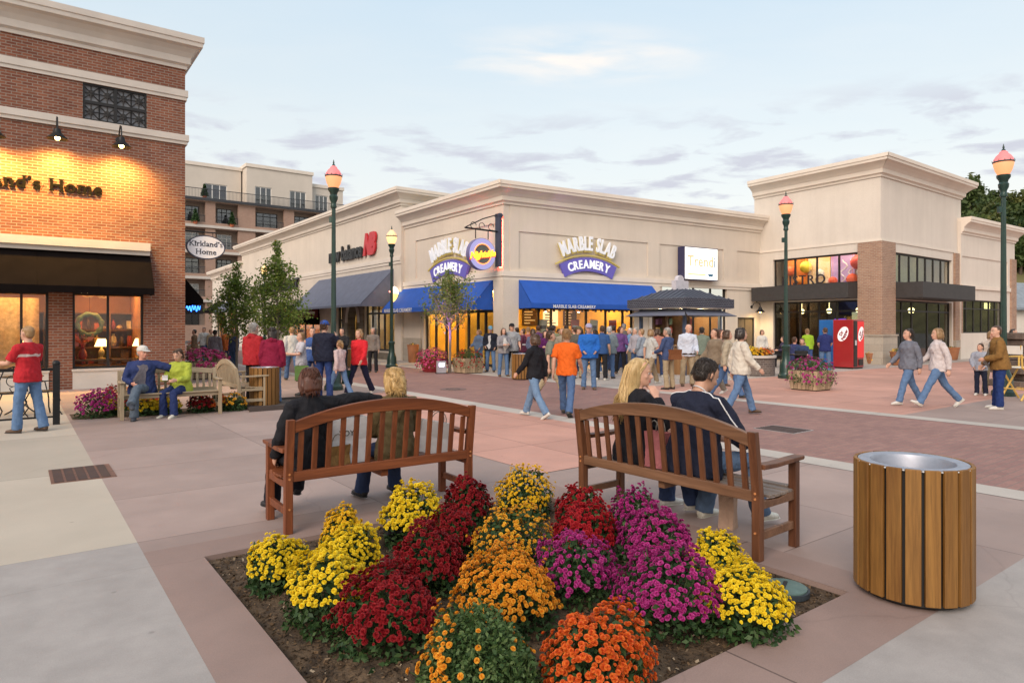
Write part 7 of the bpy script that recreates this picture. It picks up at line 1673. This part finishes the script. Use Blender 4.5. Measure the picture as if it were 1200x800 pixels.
def blonde_extra(body, c):
    rng = np.random.default_rng(9); b = c['M'](); HM, T = c['HM'], c['T']
    for i in range(230):
        a = rng.uniform(-2.75, -.35); s = rng.uniform(.55, 1.0)            # angle round the back of the head
        x, y = .078 * math.cos(a) * s, -.022 + .098 * math.sin(a) * s
        p0 = HM @ Vector((x * .5, y * .45 + .0, .235 - .02 * rng.random())); p1 = HM @ Vector((x * 1.15, y * 1.12, .15)); ln = rng.uniform(.0, 1.0)
        p2 = HM @ Vector((x * 1.22, y * 1.18 - .01, .05)); e = T(x * 2.0 - .05, -.115 - .05 * rng.random(), .44 - .22 * ln); p3 = (p2 * .45 + e * .55) + Vector((rng.normal() * .006, rng.normal() * .006, 0))
        b.tube([p0, (p0 * .45 + p1 * .55) + (p1 - p0).cross(Vector((1, 0, 0))) * .04, p1, p2, p3, e], [.004, .006, .0065, .006, .005, .0015], 5)
    for i in range(60):                                                     # swept fringe
        s = rng.choice([-1, 1]); q = rng.random()
        b.tube([HM @ Vector((s * .01, .03, .232)), HM @ Vector((s * (.03 + .02 * q), .062, .212)), HM @ Vector((s * (.066 + .008 * q), .045 - .02 * q, .165)), HM @ Vector((s * .08, .008 - .03 * q, .09)), HM @ Vector((s * .08, -.02 - .02 * q, .0))], [.003, .005, .006, .005, .002], 5)
    b.build('long_hair', HAIR['blonde'], body, smooth=180)
wC = person('blonde woman in black holding her fingers to her chin on the brown bench', on(bench2, .40, .25), rB - 22, 1.81, legs=((82, 84), (86, 78)), abd=(4, 6), arms=((30, 40), (40, 150)), arm_abd=(10, 8), iny=(35, 27), head=(38, 6, 0), seat=.47, top=(.011, .011, .016), bottom=JEANSD, hair=('blonde', 'long'), shoes=WHITE_S, fem=True, vox=NV, loose=.016, lean=4, extra=blonde_extra, curl=40, detail=True)
def piping(body, c):
    locks('dark', 1200, 5, .085, .7, .001, .022, .0022, .99)(body, c)
    from mathutils.bvhtree import BVHTree
    tm = c['top'].data; bv = BVHTree.FromPolygons([v.co for v in tm.vertices], [tuple(p.vertices) for p in tm.polygons]); k = c['k']; T = c['T']; b = MB()
    for s in (1, -1):
        sh, e, w, fd = c['ARM'][s]; o_ = Vector((s * .05, -.05, .08)); q = Vector((s * .12, -.05, 0)); pts = []
        for g in [T(s * .055, -.03, .56), T(s * .10, -.03, .55), sh + o_] + [sh + (e - sh) * f_ + q for f_ in (.15, .35, .6, .9)]:
            pts.append(g * k)
        fine = [pts[i].lerp(pts[i + 1], j / 6) for i in range(len(pts) - 1) for j in range(6)] + [pts[-1]]
        on_ = []
        for p in fine:
            h_, n_, _, _ = bv.find_nearest(p); on_.append(h_ + n_ * .001)
        b.tube(on_, .0055, 6)
    b.build('piping', mat('white_piping', (.72, .72, .74), .7), body, smooth=180)
    b = c['M'](); b.tube([T(0, -.004, .538), T(0, .002, .547)], [.064, .060], 18, cap=False); b.build('shirt_collar', clothmat((.62, .62, .62)), body, smooth=180)
wD = person('man in a navy track jacket with white piping looking down on the brown bench', on(bench2, 1.03, .25), rB - 8, 1.86, legs=((82, 92), (88, 74)), abd=(10, 12), arms=((34, 44), (34, 40)), arm_abd=(14, 16), iny=(38, 30), head=(14, 22, 0), seat=.47, top=(.013, .016, .034), bottom=(.10, .155, .25), hair=('dark', 'short'), shoes=(.66, .64, .56), vox=NV, loose=.026, lean=9, bulk=1.10, extra=piping, skin='tan')
# things they carry
def bag(label, loc, rz, w, d, h, col, text=None, handle=True, name='shopping_bag', group=None, tilt=0, tc=(.05, .05, .05)):
    t = thing(name, label, 'bag', loc, R_(rz), group); t.rotation_euler = (0, R_(tilt), R_(rz))
    m = MB(); V = [(-w / 2, -d / 2, 0), (w / 2, -d / 2, 0), (w / 2, d / 2, 0), (-w / 2, d / 2, 0), (-w * .52, -d * .42, h), (w * .52, -d * .42, h), (w * .52, d * .42, h), (-w * .52, d * .42, h), (-w / 2, -d * .30, h * .5), (w / 2, -d * .3, h * .5), (w / 2, d * .3, h * .5), (-w / 2, d * .3, h * .5)]
    m.add(V, [(3, 2, 1, 0), (0, 1, 9, 8), (8, 9, 5, 4), (2, 3, 11, 10), (10, 11, 7, 6), (1, 2, 10, 9), (9, 10, 6, 5), (3, 0, 8, 11), (11, 8, 4, 7)]); m.build('sack', clothmat(col) if sum(col) < 1.2 else mat('paper_%d' % int(sum(col) * 100), col, .7, .08, 8, .3, 20), t)
    if handle:
        m = MB()
        for y in (-d * .35, d * .35): m.tube([(w * .25 * math.cos(a_), y, h + .10 * math.sin(a_)) for a_ in np.linspace(0, math.pi, 9)], .005, 5)
        m.build('handle', mat('bag_cord', (.2, .18, .16), .8), t)
    if text:
        q = dict(bold=.01, depth=.002); lo, hi = text_w(text, **q); sz = w * .5 / (hi - lo); m = MB(); m.text(text, sz, text_on(text, sz, -(lo + hi) / 2 * sz, -d * .38, h * .6), **q); m.build('lettering', mat('bag_ink', tc, .6), t)
    return t
bag('white shopping bag with black print between the two women', bench_pt(bench1, .62, .26, .462), rA, .34, .14, .40, (.66, .66, .68), 'TOYS')
bag('tan leather handbag leaning on the white shopping bag', bench_pt(bench1, .50, .20, .462), rA + 10, .24, .10, .17, (.30, .17, .06), name='handbag')
bag('white purse slanting at the right end of the reddish bench', bench_pt(bench1, 1.45, .22, .462), rA - 15, .30, .12, .30, (.62, .60, .60), tilt=12, name='handbag')
bag('pink and rose bag between the blonde woman and the man', bench_pt(bench2, .70, .22, .462), rB, .20, .12, .30, (.50, .17, .18))
bag('tall kraft paper bag standing under the brown bench', bench_pt(bench2, 1.19, .52, 0), rB + 10, .125, .11, .29, (.50, .34, .25), handle=False)
def shirt_front(col, w=.075):
    def f(body, c):
        from mathutils.bvhtree import BVHTree
        tm = c['top'].data; bv = BVHTree.FromPolygons([v.co for v in tm.vertices], [tuple(p.vertices) for p in tm.polygons]); T, k = c['T'], c['k']; V, P = [], []
        for i in range(9):
            z = .50 - .55 * i / 8
            for j in range(5):
                x = (j / 2 - 1) * w * (1.0 - .35 * i / 8); h_, n_, _, _ = bv.find_nearest(T(x, .30, z) * k); V.append(tuple(h_ + n_ * .004))
        P = [(i * 5 + j, i * 5 + j + 1, i * 5 + j + 6, i * 5 + j + 5) for i in range(8) for j in range(4)]
        b = MB(); b.add(V, P); b.build('shirt_front', clothmat(col), body, smooth=180)
    return f
def chest_band(col, z=.33, h=.02):
    def f(body, c):
        from mathutils.bvhtree import BVHTree
        tm = c['top'].data; bv = BVHTree.FromPolygons([v.co for v in tm.vertices], [tuple(p.vertices) for p in tm.polygons]); T, k = c['T'], c['k']; V, n = [], 28
        for dz in (-h, h):
            for j in range(n): a = 2 * math.pi * j / n; h_, n_, _, _ = bv.find_nearest(T(.26 * math.cos(a) * .72, .22 * math.sin(a), z + dz) * k); V.append(tuple(h_ + n_ * .004))
        b = MB(); b.add(V, [(j, (j + 1) % n, n + (j + 1) % n, n + j) for j in range(n)]); b.build('stripe', clothmat(col), body, smooth=180)
    return f
# ---- pale bench couple
d3z = math.degrees(bench3.rotation_euler.z)
person('man with white cap and blue jacket crossing his legs on the pale bench', bench_pt(bench3, W3 - .38, .22), d3z - 6, 1.74, legs=((96, 42), (84, 84)), abd=(-24, 4), arms=((8, 12), (14, 60)), arm_abd=(72, 14), iny=(-60, 30), head=(-34, 2, 0), seat=.44, top=(.025, .04, .13), bottom=(.10, .13, .17), hair=('grey', 'short'), hat=('cap', (.62, .6, .56)), shoes=(.04, .045, .06), bulk=1.12, vox=.012, loose=.022, skin='ruddy', feet_pitch=(-8, 0), extra=shirt_front((.13, .12, .14), .12))
person('woman in a lime green jacket looking down beside the man in the cap', bench_pt(bench3, W3 - 1.02, .26), d3z - 42, 1.63, legs=((80, 80), (78, 84)), abd=(3, 3), arms=((24, 66), (26, 70)), iny=(22, 22), head=(0, 20, 0), seat=.44, top=(.36, .42, .055), bottom=(.02, .035, .12), hair=('brown', 'short'), shoes=(.6, .56, .48), fem=True, bulk=1.1, vox=.012, loose=.022, lean=6)
_w = LAST['ARM'][1]; t = bag('white paper bag held by the woman in lime green', LAST['body'].location + Matrix.Rotation(LAST['body'].rotation_euler.z, 3, 'Z') @ ((_w[2] + _w[3] * .1) * LAST['k'] + Vector((-.1, .03, -.02))), d3z, .085, .06, .09, (.7, .68, .66), handle=False, name='paper_bag')
# ---- standing and walking people
CR_ = 'people in front of the ice cream shop'; WK = 'people walking across the plaza'; FAR = 'distant people down the street'
def pp(label, px, py, hd, h, pose, **kw):
    d = dict(pose); d.update(kw); return person(label, gp(px, py), hd, h, **d)
pp('man in a red tee shirt and jeans walking past the cafe railing', 33, 506, 80, 1.72, dict(legs=((8, 6), (-8, 6)), arms=((30, 60), (20, 50))), top=(.46, .02, .03), sleeve='short', bottom=JEANS2, hair=('light', 'short'), shoes=(.10, .06, .04), vox=.013, group=WK, bulk=1.05, extra=chest_band((.6, .45, .42)))
pp('grey haired man in a red hooded jacket and black trousers seen from behind', 297, 472, -25, 1.80, STAND, top=(.36, .018, .025), bottom=BLK, hair=('grey', 'short'), shoes=WHITE_S, vox=.013, loose=.028, collar='hood', bulk=1.08)
pp('dark haired woman in a maroon hooded top beside the man in red', 319, 473, 10, 1.70, STAND, top=(.22, .01, .04), bottom=JEANS2, hair=('dark', 'long'), shoes=WHITE_S, vox=.013, fem=True, loose=.026, collar='hood', bulk=1.05)
pp('large man in a navy jacket and blue cap seen from behind', 380, 466, -15, 1.86, PHONE, top=(.014, .016, .032), bottom=(.03, .06, .20), hair=('brown', 'short'), hat=('cap', (.03, .09, .36)), shoes=(.05, .05, .06), bulk=1.16, vox=.013, loose=.024)
pp('woman in a blue striped vest left of the man in the navy jacket', 366, 459, 200, 1.70, STAND, top=(.05, .10, .28), sleeve='none', bottom=(.03, .06, .18), hair=('brown', 'tail'), fem=True, group=WK, extra=chest_band((.5, .5, .55), .25))
pp('person in a pale shirt holding a bright bag by the woman in the striped vest', 353, 463, 120, 1.58, HOLD, top=(.50, .50, .55), sleeve='short', bottom=(.30, .34, .42), hair=('light', 'short'), group=WK)
bag('bright red and green shopping bag beside the navy jacket man', gp(358, 465) + Vector((.0, -.3, .42)), 20, .30, .12, .34, (.25, .42, .12))
pp('girl in a pale pink top and jeans right of the navy jacket man', 398, 466, 60, 1.42, WALK, top=(.55, .42, .42), bottom=JEANS2, hair=('light', 'tail'), fem=True, group=WK)
bag('dark green bag hanging beside the girl in pale pink', gp(402, 464) + Vector((.1, 0, .3)), 60, .26, .12, .32, (.015, .05, .04))
pp('woman in a bright red sweater and navy trousers walking towards the benches', 421, 463, 160, 1.70, WALK2, top=(.60, .02, .03), bottom=(.012, .014, .04), hair=('light', 'bob'), shoes=(.5, .45, .4), fem=True, vox=.013, group=WK, bulk=1.08)
pp('person in dark clothes taking a picture near the stone arch', 401, 442, 170, 1.68, HOLD, top=BLK, bottom=BLK, hair=('dark', 'short'), group=FAR)
pp('person in a grey coat by the tall shoe shop window', 437, 436, 180, 1.70, STAND, top=(.20, .17, .15), bottom=BLK, hair=('grey', 'short'), group=FAR)
far_cols = [('grey lilac', (.30, .28, .33)), ('orange', (.62, .16, .04)), ('denim blue', (.08, .12, .24)), ('olive', (.20, .19, .10)), ('pale', (.5, .5, .48)), ('teal', (.06, .2, .2)), ('tan', (.36, .28, .18)), ('white', (.6, .6, .58)), ('brown', (.16, .10, .06))]
for i, (px, py, c) in enumerate(((252, 437, 0), (265, 435, 1), (274, 436, 2), (345, 437, 3), (354, 434, 5), (342, 446, 4), (228, 428, 8), (239, 424, 7), (247, 424, 6))):
    pp('distant person in %s clothes down the street between the brick corner and the maples' % far_cols[c][0] if px < 300 else 'distant person in %s clothes in front of the clothes shop' % far_cols[c][0], px, py, (i * 77) % 360, 1.62 + .13 * (i % 2), WALK if i % 2 else STAND, top=far_cols[c][1], bottom=JEANS if i % 3 else KHAKI, hair=(('dark', 'brown', 'light')[i % 3], 'short'), vox=.022, group=FAR)
Q_ = [ # px, py, heading, height, pose, top, bottom, hair, hat, female, label
 (561, 432, 150, 1.62, STAND, (.16, .22, .34), JEANS2, ('light', 'bob'), None, 1, 'woman in a pale denim jacket near the left blue awning windows'),
 (575, 435.5, 175, 1.76, STAND, (.015, .018, .03), JEANS2, ('grey', 'short'), ('cap', (.15, .32, .45)), 0, 'man in a dark jacket and light blue cap by the corner pier'),
 (590, 441, 200, 1.68, HOLD, (.26, .25, .27), JEANS2, ('brown', 'long'), None, 1, 'woman in a grey cardigan with folded hands beside the capped man'),
 (600, 440.5, 190, 1.84, STAND, (.30, .31, .33), BLK, ('dark', 'short'), ('cap', (.02, .02, .025)), 0, 'tall man in a grey shirt and black cap behind the litter bin'),
 (613, 438, 80, 1.66, EASE, (.13, .03, .06), JEANS, ('brown', 'short'), None, 1, 'woman in a plum top with white stripes behind the litter bin'),
 (619, 436, 10, 1.72, STAND, (.34, .10, .09), KHAKI, ('light', 'short'), None, 0, 'man in a rust shirt facing the yellow shop windows'),
 (631, 436, 30, 1.78, STAND, (.12, .05, .14), JEANSD, ('brown', 'short'), None, 0, 'man in a purple shirt in the middle of the queue'),
 (639, 443, 185, 1.60, HOLD, (.085, .012, .09), BLK, ('dark', 'long'), None, 1, 'dark haired woman in a violet dress top with clasped hands'),
 (648, 440, 340, 1.78, STAND, (.20, .21, .13), KHAKI, ('dark', 'short'), None, 0, 'man in an olive shirt and khakis seen past the orange walker'),
 (673, 437, 20, 1.72, STAND, (.17, .15, .05), JEANSD, ('brown', 'short'), None, 0, 'man in a mustard jacket facing the yellow windows'),
 (681, 436, 350, 1.66, STAND, (.10, .09, .12), BLK, ('dark', 'bob'), None, 1, 'woman in charcoal facing the shop near the man with the white bag'),
 (690, 456, 165, 1.80, dict(legs=((3, 4), (-2, 3)), arms=((10, 55), (14, 50)), iny=(20, 25)), (.02, .13, .48), JEANS2, ('white', 'short'), ('cap', (.36, .34, .48)), 0, 'man in a bright blue jacket holding a white paper bag'),
 (705, 445, 330, 1.76, STAND, (.03, .08, .22), BLK, ('brown', 'short'), None, 0, 'man in a dark blue shirt with his back turned in the queue'),
 (714, 443, 345, 1.74, EASE, (.17, .21, .24), JEANS, ('white', 'short'), None, 0, 'white haired man in a grey green jacket seen from behind'),
 (727, 438, 190, 1.74, STAND, (.13, .06, .20), BLK, ('auburn', 'bob'), None, 1, 'woman in a purple patterned blouse facing the camera by the kiosk'),
 (731, 432, 20, 1.86, STAND, (.16, .15, .14), JEANSD, ('grey', 'short'), ('cap', (.2, .2, .22)), 0, 'tall man with a grey cap at the back of the queue'),
 (738, 436, 90, 1.68, STAND, (.16, .30, .52), KHAKI, ('white', 'short'), None, 0, 'white haired man in a sky blue shirt left of the kiosk'),
 (752, 446, 45, 1.66, EASE, (.26, .30, .36), JEANSD, ('light', 'short'), None, 1, 'woman in a blue grey cardigan walking by the kiosk'),
 (763, 450, 300, 1.68, WALK, (.48, .48, .46), (.32, .25, .17), ('light', 'bob'), None, 1, 'woman in a white printed blouse crossing before the kiosk'),
 (783, 456, 30, 1.70, STAND, (.05, .075, .17), KHAKI, ('grey', 'short'), None, 1, 'woman with a navy vest and brown shoulder bag before the kiosk'),
 (806, 452, 180, 1.80, STAND, (.55, .60, .70), KHAKI, ('white', 'bald'), None, 0, 'bald man in a white button shirt and khaki trousers facing the camera'),
 (838, 462, 100, 1.70, WALK, (.22, .17, .12), (.22, .20, .17), ('brown', 'short'), None, 0, 'man in a brown shirt walking behind the man in the navy track jacket'),
 (852, 466, 250, 1.68, WALK2, (.40, .34, .25), JEANS, ('brown', 'bob'), None, 1, 'woman in a beige top beside the walker in the cream sweater'),
 (868, 486, 265, 1.72, WALK, (.62, .57, .49), JEANS2, ('dark', 'bob'), None, 1, 'woman in a cream sweater and jeans walking past the navy jacket man'),
 (627, 489, 60, 1.62, WALK2, (.014, .014, .018), (.15, .24, .38), ('brown', 'bob'), None, 1, 'woman in a black sweater and pale jeans walking in the brick street'),
 (664, 487, 340, 1.70, WALK, (.72, .13, .015), JEANS, ('light', 'short'), None, 0, 'person in a bright orange shirt walking on the brick street'),
 (645, 470, 280, 1.66, WALK2, (.17, .18, .14), KHAKI, ('brown', 'short'), None, 0, 'man in a drab green shirt walking beyond the orange shirt'),
 (655, 433, 200, 1.66, STAND, (.42, .28, .2), JEANS, ('brown', 'short'), None, 0, 'man in a peach shirt deep in the queue near the windows'),
 (664, 432, 10, 1.80, STAND, (.08, .09, .08), JEANSD, ('dark', 'short'), None, 0, 'tall man in dark green deep in the queue near the windows'),
 (947, 432, 10, 1.66, STAND, (.28, .45, .03), (.05, .09, .24), ('light', 'short'), None, 1, 'woman in a lime green top at the bistro doors'),
 (967, 437, 350, 1.70, STAND, (.02, .03, .13), JEANS2, ('brown', 'short'), None, 0, 'person in a navy shirt facing the blue drink machine'),
 (1065, 474, 90, 1.70, WALK, (.16, .17, .21), JEANS2, ('dark', 'short'), None, 0, 'man in a grey shirt walking left across the salmon plaza'),
 (1099, 477, 80, 1.74, dict(legs=((30, 4), (-26, 16)), arms=((-20, 20), (22, 30))), (.58, .52, .52), JEANS2, ('light', 'bob'), None, 1, 'woman in a white blouse striding across the salmon plaza'),
 (1149, 463, 140, 1.30, STAND, (.30, .32, .38), NAVY, ('brown', 'short'), None, 0, 'boy in a grey sweatshirt with dark track trousers'),
 (1172, 479, 60, 1.74, STAND, (.23, .12, .035), (.015, .035, .14), ('brown', 'short'), None, 0, 'man in a brown jacket and dark jeans beside the boy'),
 (1162, 462, 180, 1.62, EASE, (.45, .38, .33), KHAKI, ('light', 'bob'), None, 1, 'woman half hidden behind the man in the brown jacket'),
 (1188, 452, 150, 1.66, STAND, (.25, .2, .32), JEANS, ('dark', 'bob'), None, 1, 'woman in a pale violet top behind the tall folding chair'),
]
Q_ += [
 (606, 434.5, 20, 1.70, STAND, (.20, .08, .07), JEANSD, ('dark', 'short'), None, 0, 'man in a brick red shirt behind the tall man with the black cap'),
 (624, 441, 340, 1.66, STAND, (.10, .12, .20), JEANS, ('brown', 'bob'), None, 1, 'woman in slate blue standing just behind the litter bin slats'),
 (643, 434, 15, 1.74, STAND, (.06, .06, .07), JEANSD, ('dark', 'short'), None, 0, 'man in a black shirt by the second shop window bar'),
 (659, 441, 160, 1.68, STAND, (.30, .26, .20), JEANS, ('light', 'long'), None, 1, 'woman in a sand coloured top half behind the orange walker'),
 (677, 443, 200, 1.74, STAND, (.10, .10, .09), KHAKI, ('brown', 'short'), ('cap', (.12, .10, .06)), 0, 'man in a dark shirt and brown cap left of the bright blue jacket'),
 (698, 437, 30, 1.64, STAND, (.26, .10, .20), JEANS, ('dark', 'long'), None, 1, 'woman in a rose purple top between two men in blue'),
 (719, 434, 350, 1.78, STAND, (.22, .22, .24), JEANSD, ('dark', 'short'), None, 0, 'man in a grey shirt close to the last shop window'),
 (745, 440, 120, 1.70, STAND, (.36, .34, .38), JEANS, ('grey', 'short'), None, 0, 'man in a pale grey shirt left of the kiosk counter'),
 (771, 441, 10, 1.66, STAND, (.42, .18, .14), JEANSD, ('brown', 'bob'), None, 1, 'woman in a coral top at the kiosk counter'),
 (822, 446, 330, 1.72, STAND, (.16, .20, .16), KHAKI, ('dark', 'short'), None, 0, 'man in a moss green shirt at the right kiosk post'),
 (845, 452, 200, 1.64, EASE, (.30, .20, .16), JEANS, ('auburn', 'long'), None, 1, 'woman in a russet top with folded arms past the kiosk'),
]
EX = {'woman in': None, 'bald man': chest_band((.05, .03, .02), -.03, .018), 'man in': None}
for i, (px, py, hd, h, pose, tp, bt, hr, hat, fem, lab) in enumerate(Q_):
    if 'plum top' in lab: EX['woman in'] = chest_band((.6, .55, .55), .2, .03)
    elif 'brown jacket' in lab: EX['man in'] = shirt_front((.3, .28, .25))
    elif 'dark jacket' in lab: EX['man in'] = shirt_front((.5, .5, .52))
    elif 'grey cardigan' in lab or 'blue grey cardigan' in lab: EX['woman in'] = shirt_front((.5, .48, .46))
    else: EX['woman in'] = EX['man in'] = None
    big = py > 465
    rr_ = random.Random(i * 5 + 1)
    if pose is STAND: pose = dict(legs=((rr_.uniform(-3, 8), rr_.uniform(0, 9)), (rr_.uniform(-6, 3), rr_.uniform(0, 6))), arms=((rr_.uniform(-6, 22), rr_.uniform(8, 70)), (rr_.uniform(-6, 22), rr_.uniform(8, 60))), iny=(rr_.uniform(0, 30), rr_.uniform(0, 30)), head=(rr_.uniform(-40, 40), rr_.uniform(-4, 12), rr_.uniform(-5, 5)), lean=rr_.uniform(-2, 6), abd=(rr_.uniform(2, 7), rr_.uniform(2, 7)))
    hd += rr_.uniform(-12, 12)
    sh = 'short' if i % 3 == 0 and 'jacket' not in lab and 'sweat' not in lab and 'cardigan' not in lab else 'long'
    if 'orange' in lab: sh = 'short'
    pp(lab, px, py, hd, h, pose, top=tp, bottom=bt, hair=hr, hat=hat, fem=bool(fem), sleeve=sh, shoes=[WHITE_S, (.05, .045, .04), (.12, .07, .04)][i % 3] if px < 1000 else WHITE_S, vox=.013 if big else .017, group=CR_ if px < 760 and py < 458 else WK, bulk=1.12 if ('man' in lab.split()[:4] and i % 2) else 1.0, loose=.024 if 'jacket' in lab else .013, collar=(i % 2 == 0), extra=EX.get(lab.split(' ')[0] + ' ' + lab.split(' ')[1]), kind='jeans' if bt in (JEANS, JEANS2) else 'trousers')
bag('white paper bag carried by the man in the bright blue jacket', gp(683, 455) + Vector((.0, -.15, .62)), 20, .24, .12, .34, (.68, .64, .56), handle=True)
bag('brown leather shoulder bag against the navy vest', gp(784, 457) + Vector((.12, -.18, .82)), 20, .34, .14, .26, (.20, .075, .03), name='handbag')
pp('seated woman in a navy blouse at the bistro table', 940, 439.5, 150, 1.64, dict(legs=((82, 82), (82, 84)), arms=((20, 70), (20, 70))), seat=.46, top=(.03, .05, .12), bottom=JEANSD, hair=('brown', 'short'), fem=True)
pp('seated man drinking by the green lamp post at the bistro table', 931, 437, -60, 1.70, dict(legs=((82, 82), (82, 84)), arms=((20, 70), (40, 120))), seat=.46, top=(.04, .05, .14), bottom=KHAKI, hair=('brown', 'short'), skin='ruddy')
pp('person with dark hair sitting low beside the round planter', 918, 430, 90, 1.66, dict(legs=((82, 82), (82, 84)), arms=((20, 70), (20, 70))), seat=.46, top=(.05, .04, .08), bottom=BLK, hair=('dark', 'bob'), fem=True)
copy_tree(BCH, gp(918, 430), R_(90), 'dark bistro chair beside the round planter')
pp('person in a white top behind the round grey brick planter', 893, 429.5, 180, 1.60, STAND, top=(.62, .6, .56), bottom=JEANSD, hair=('dark', 'bob'), fem=True)
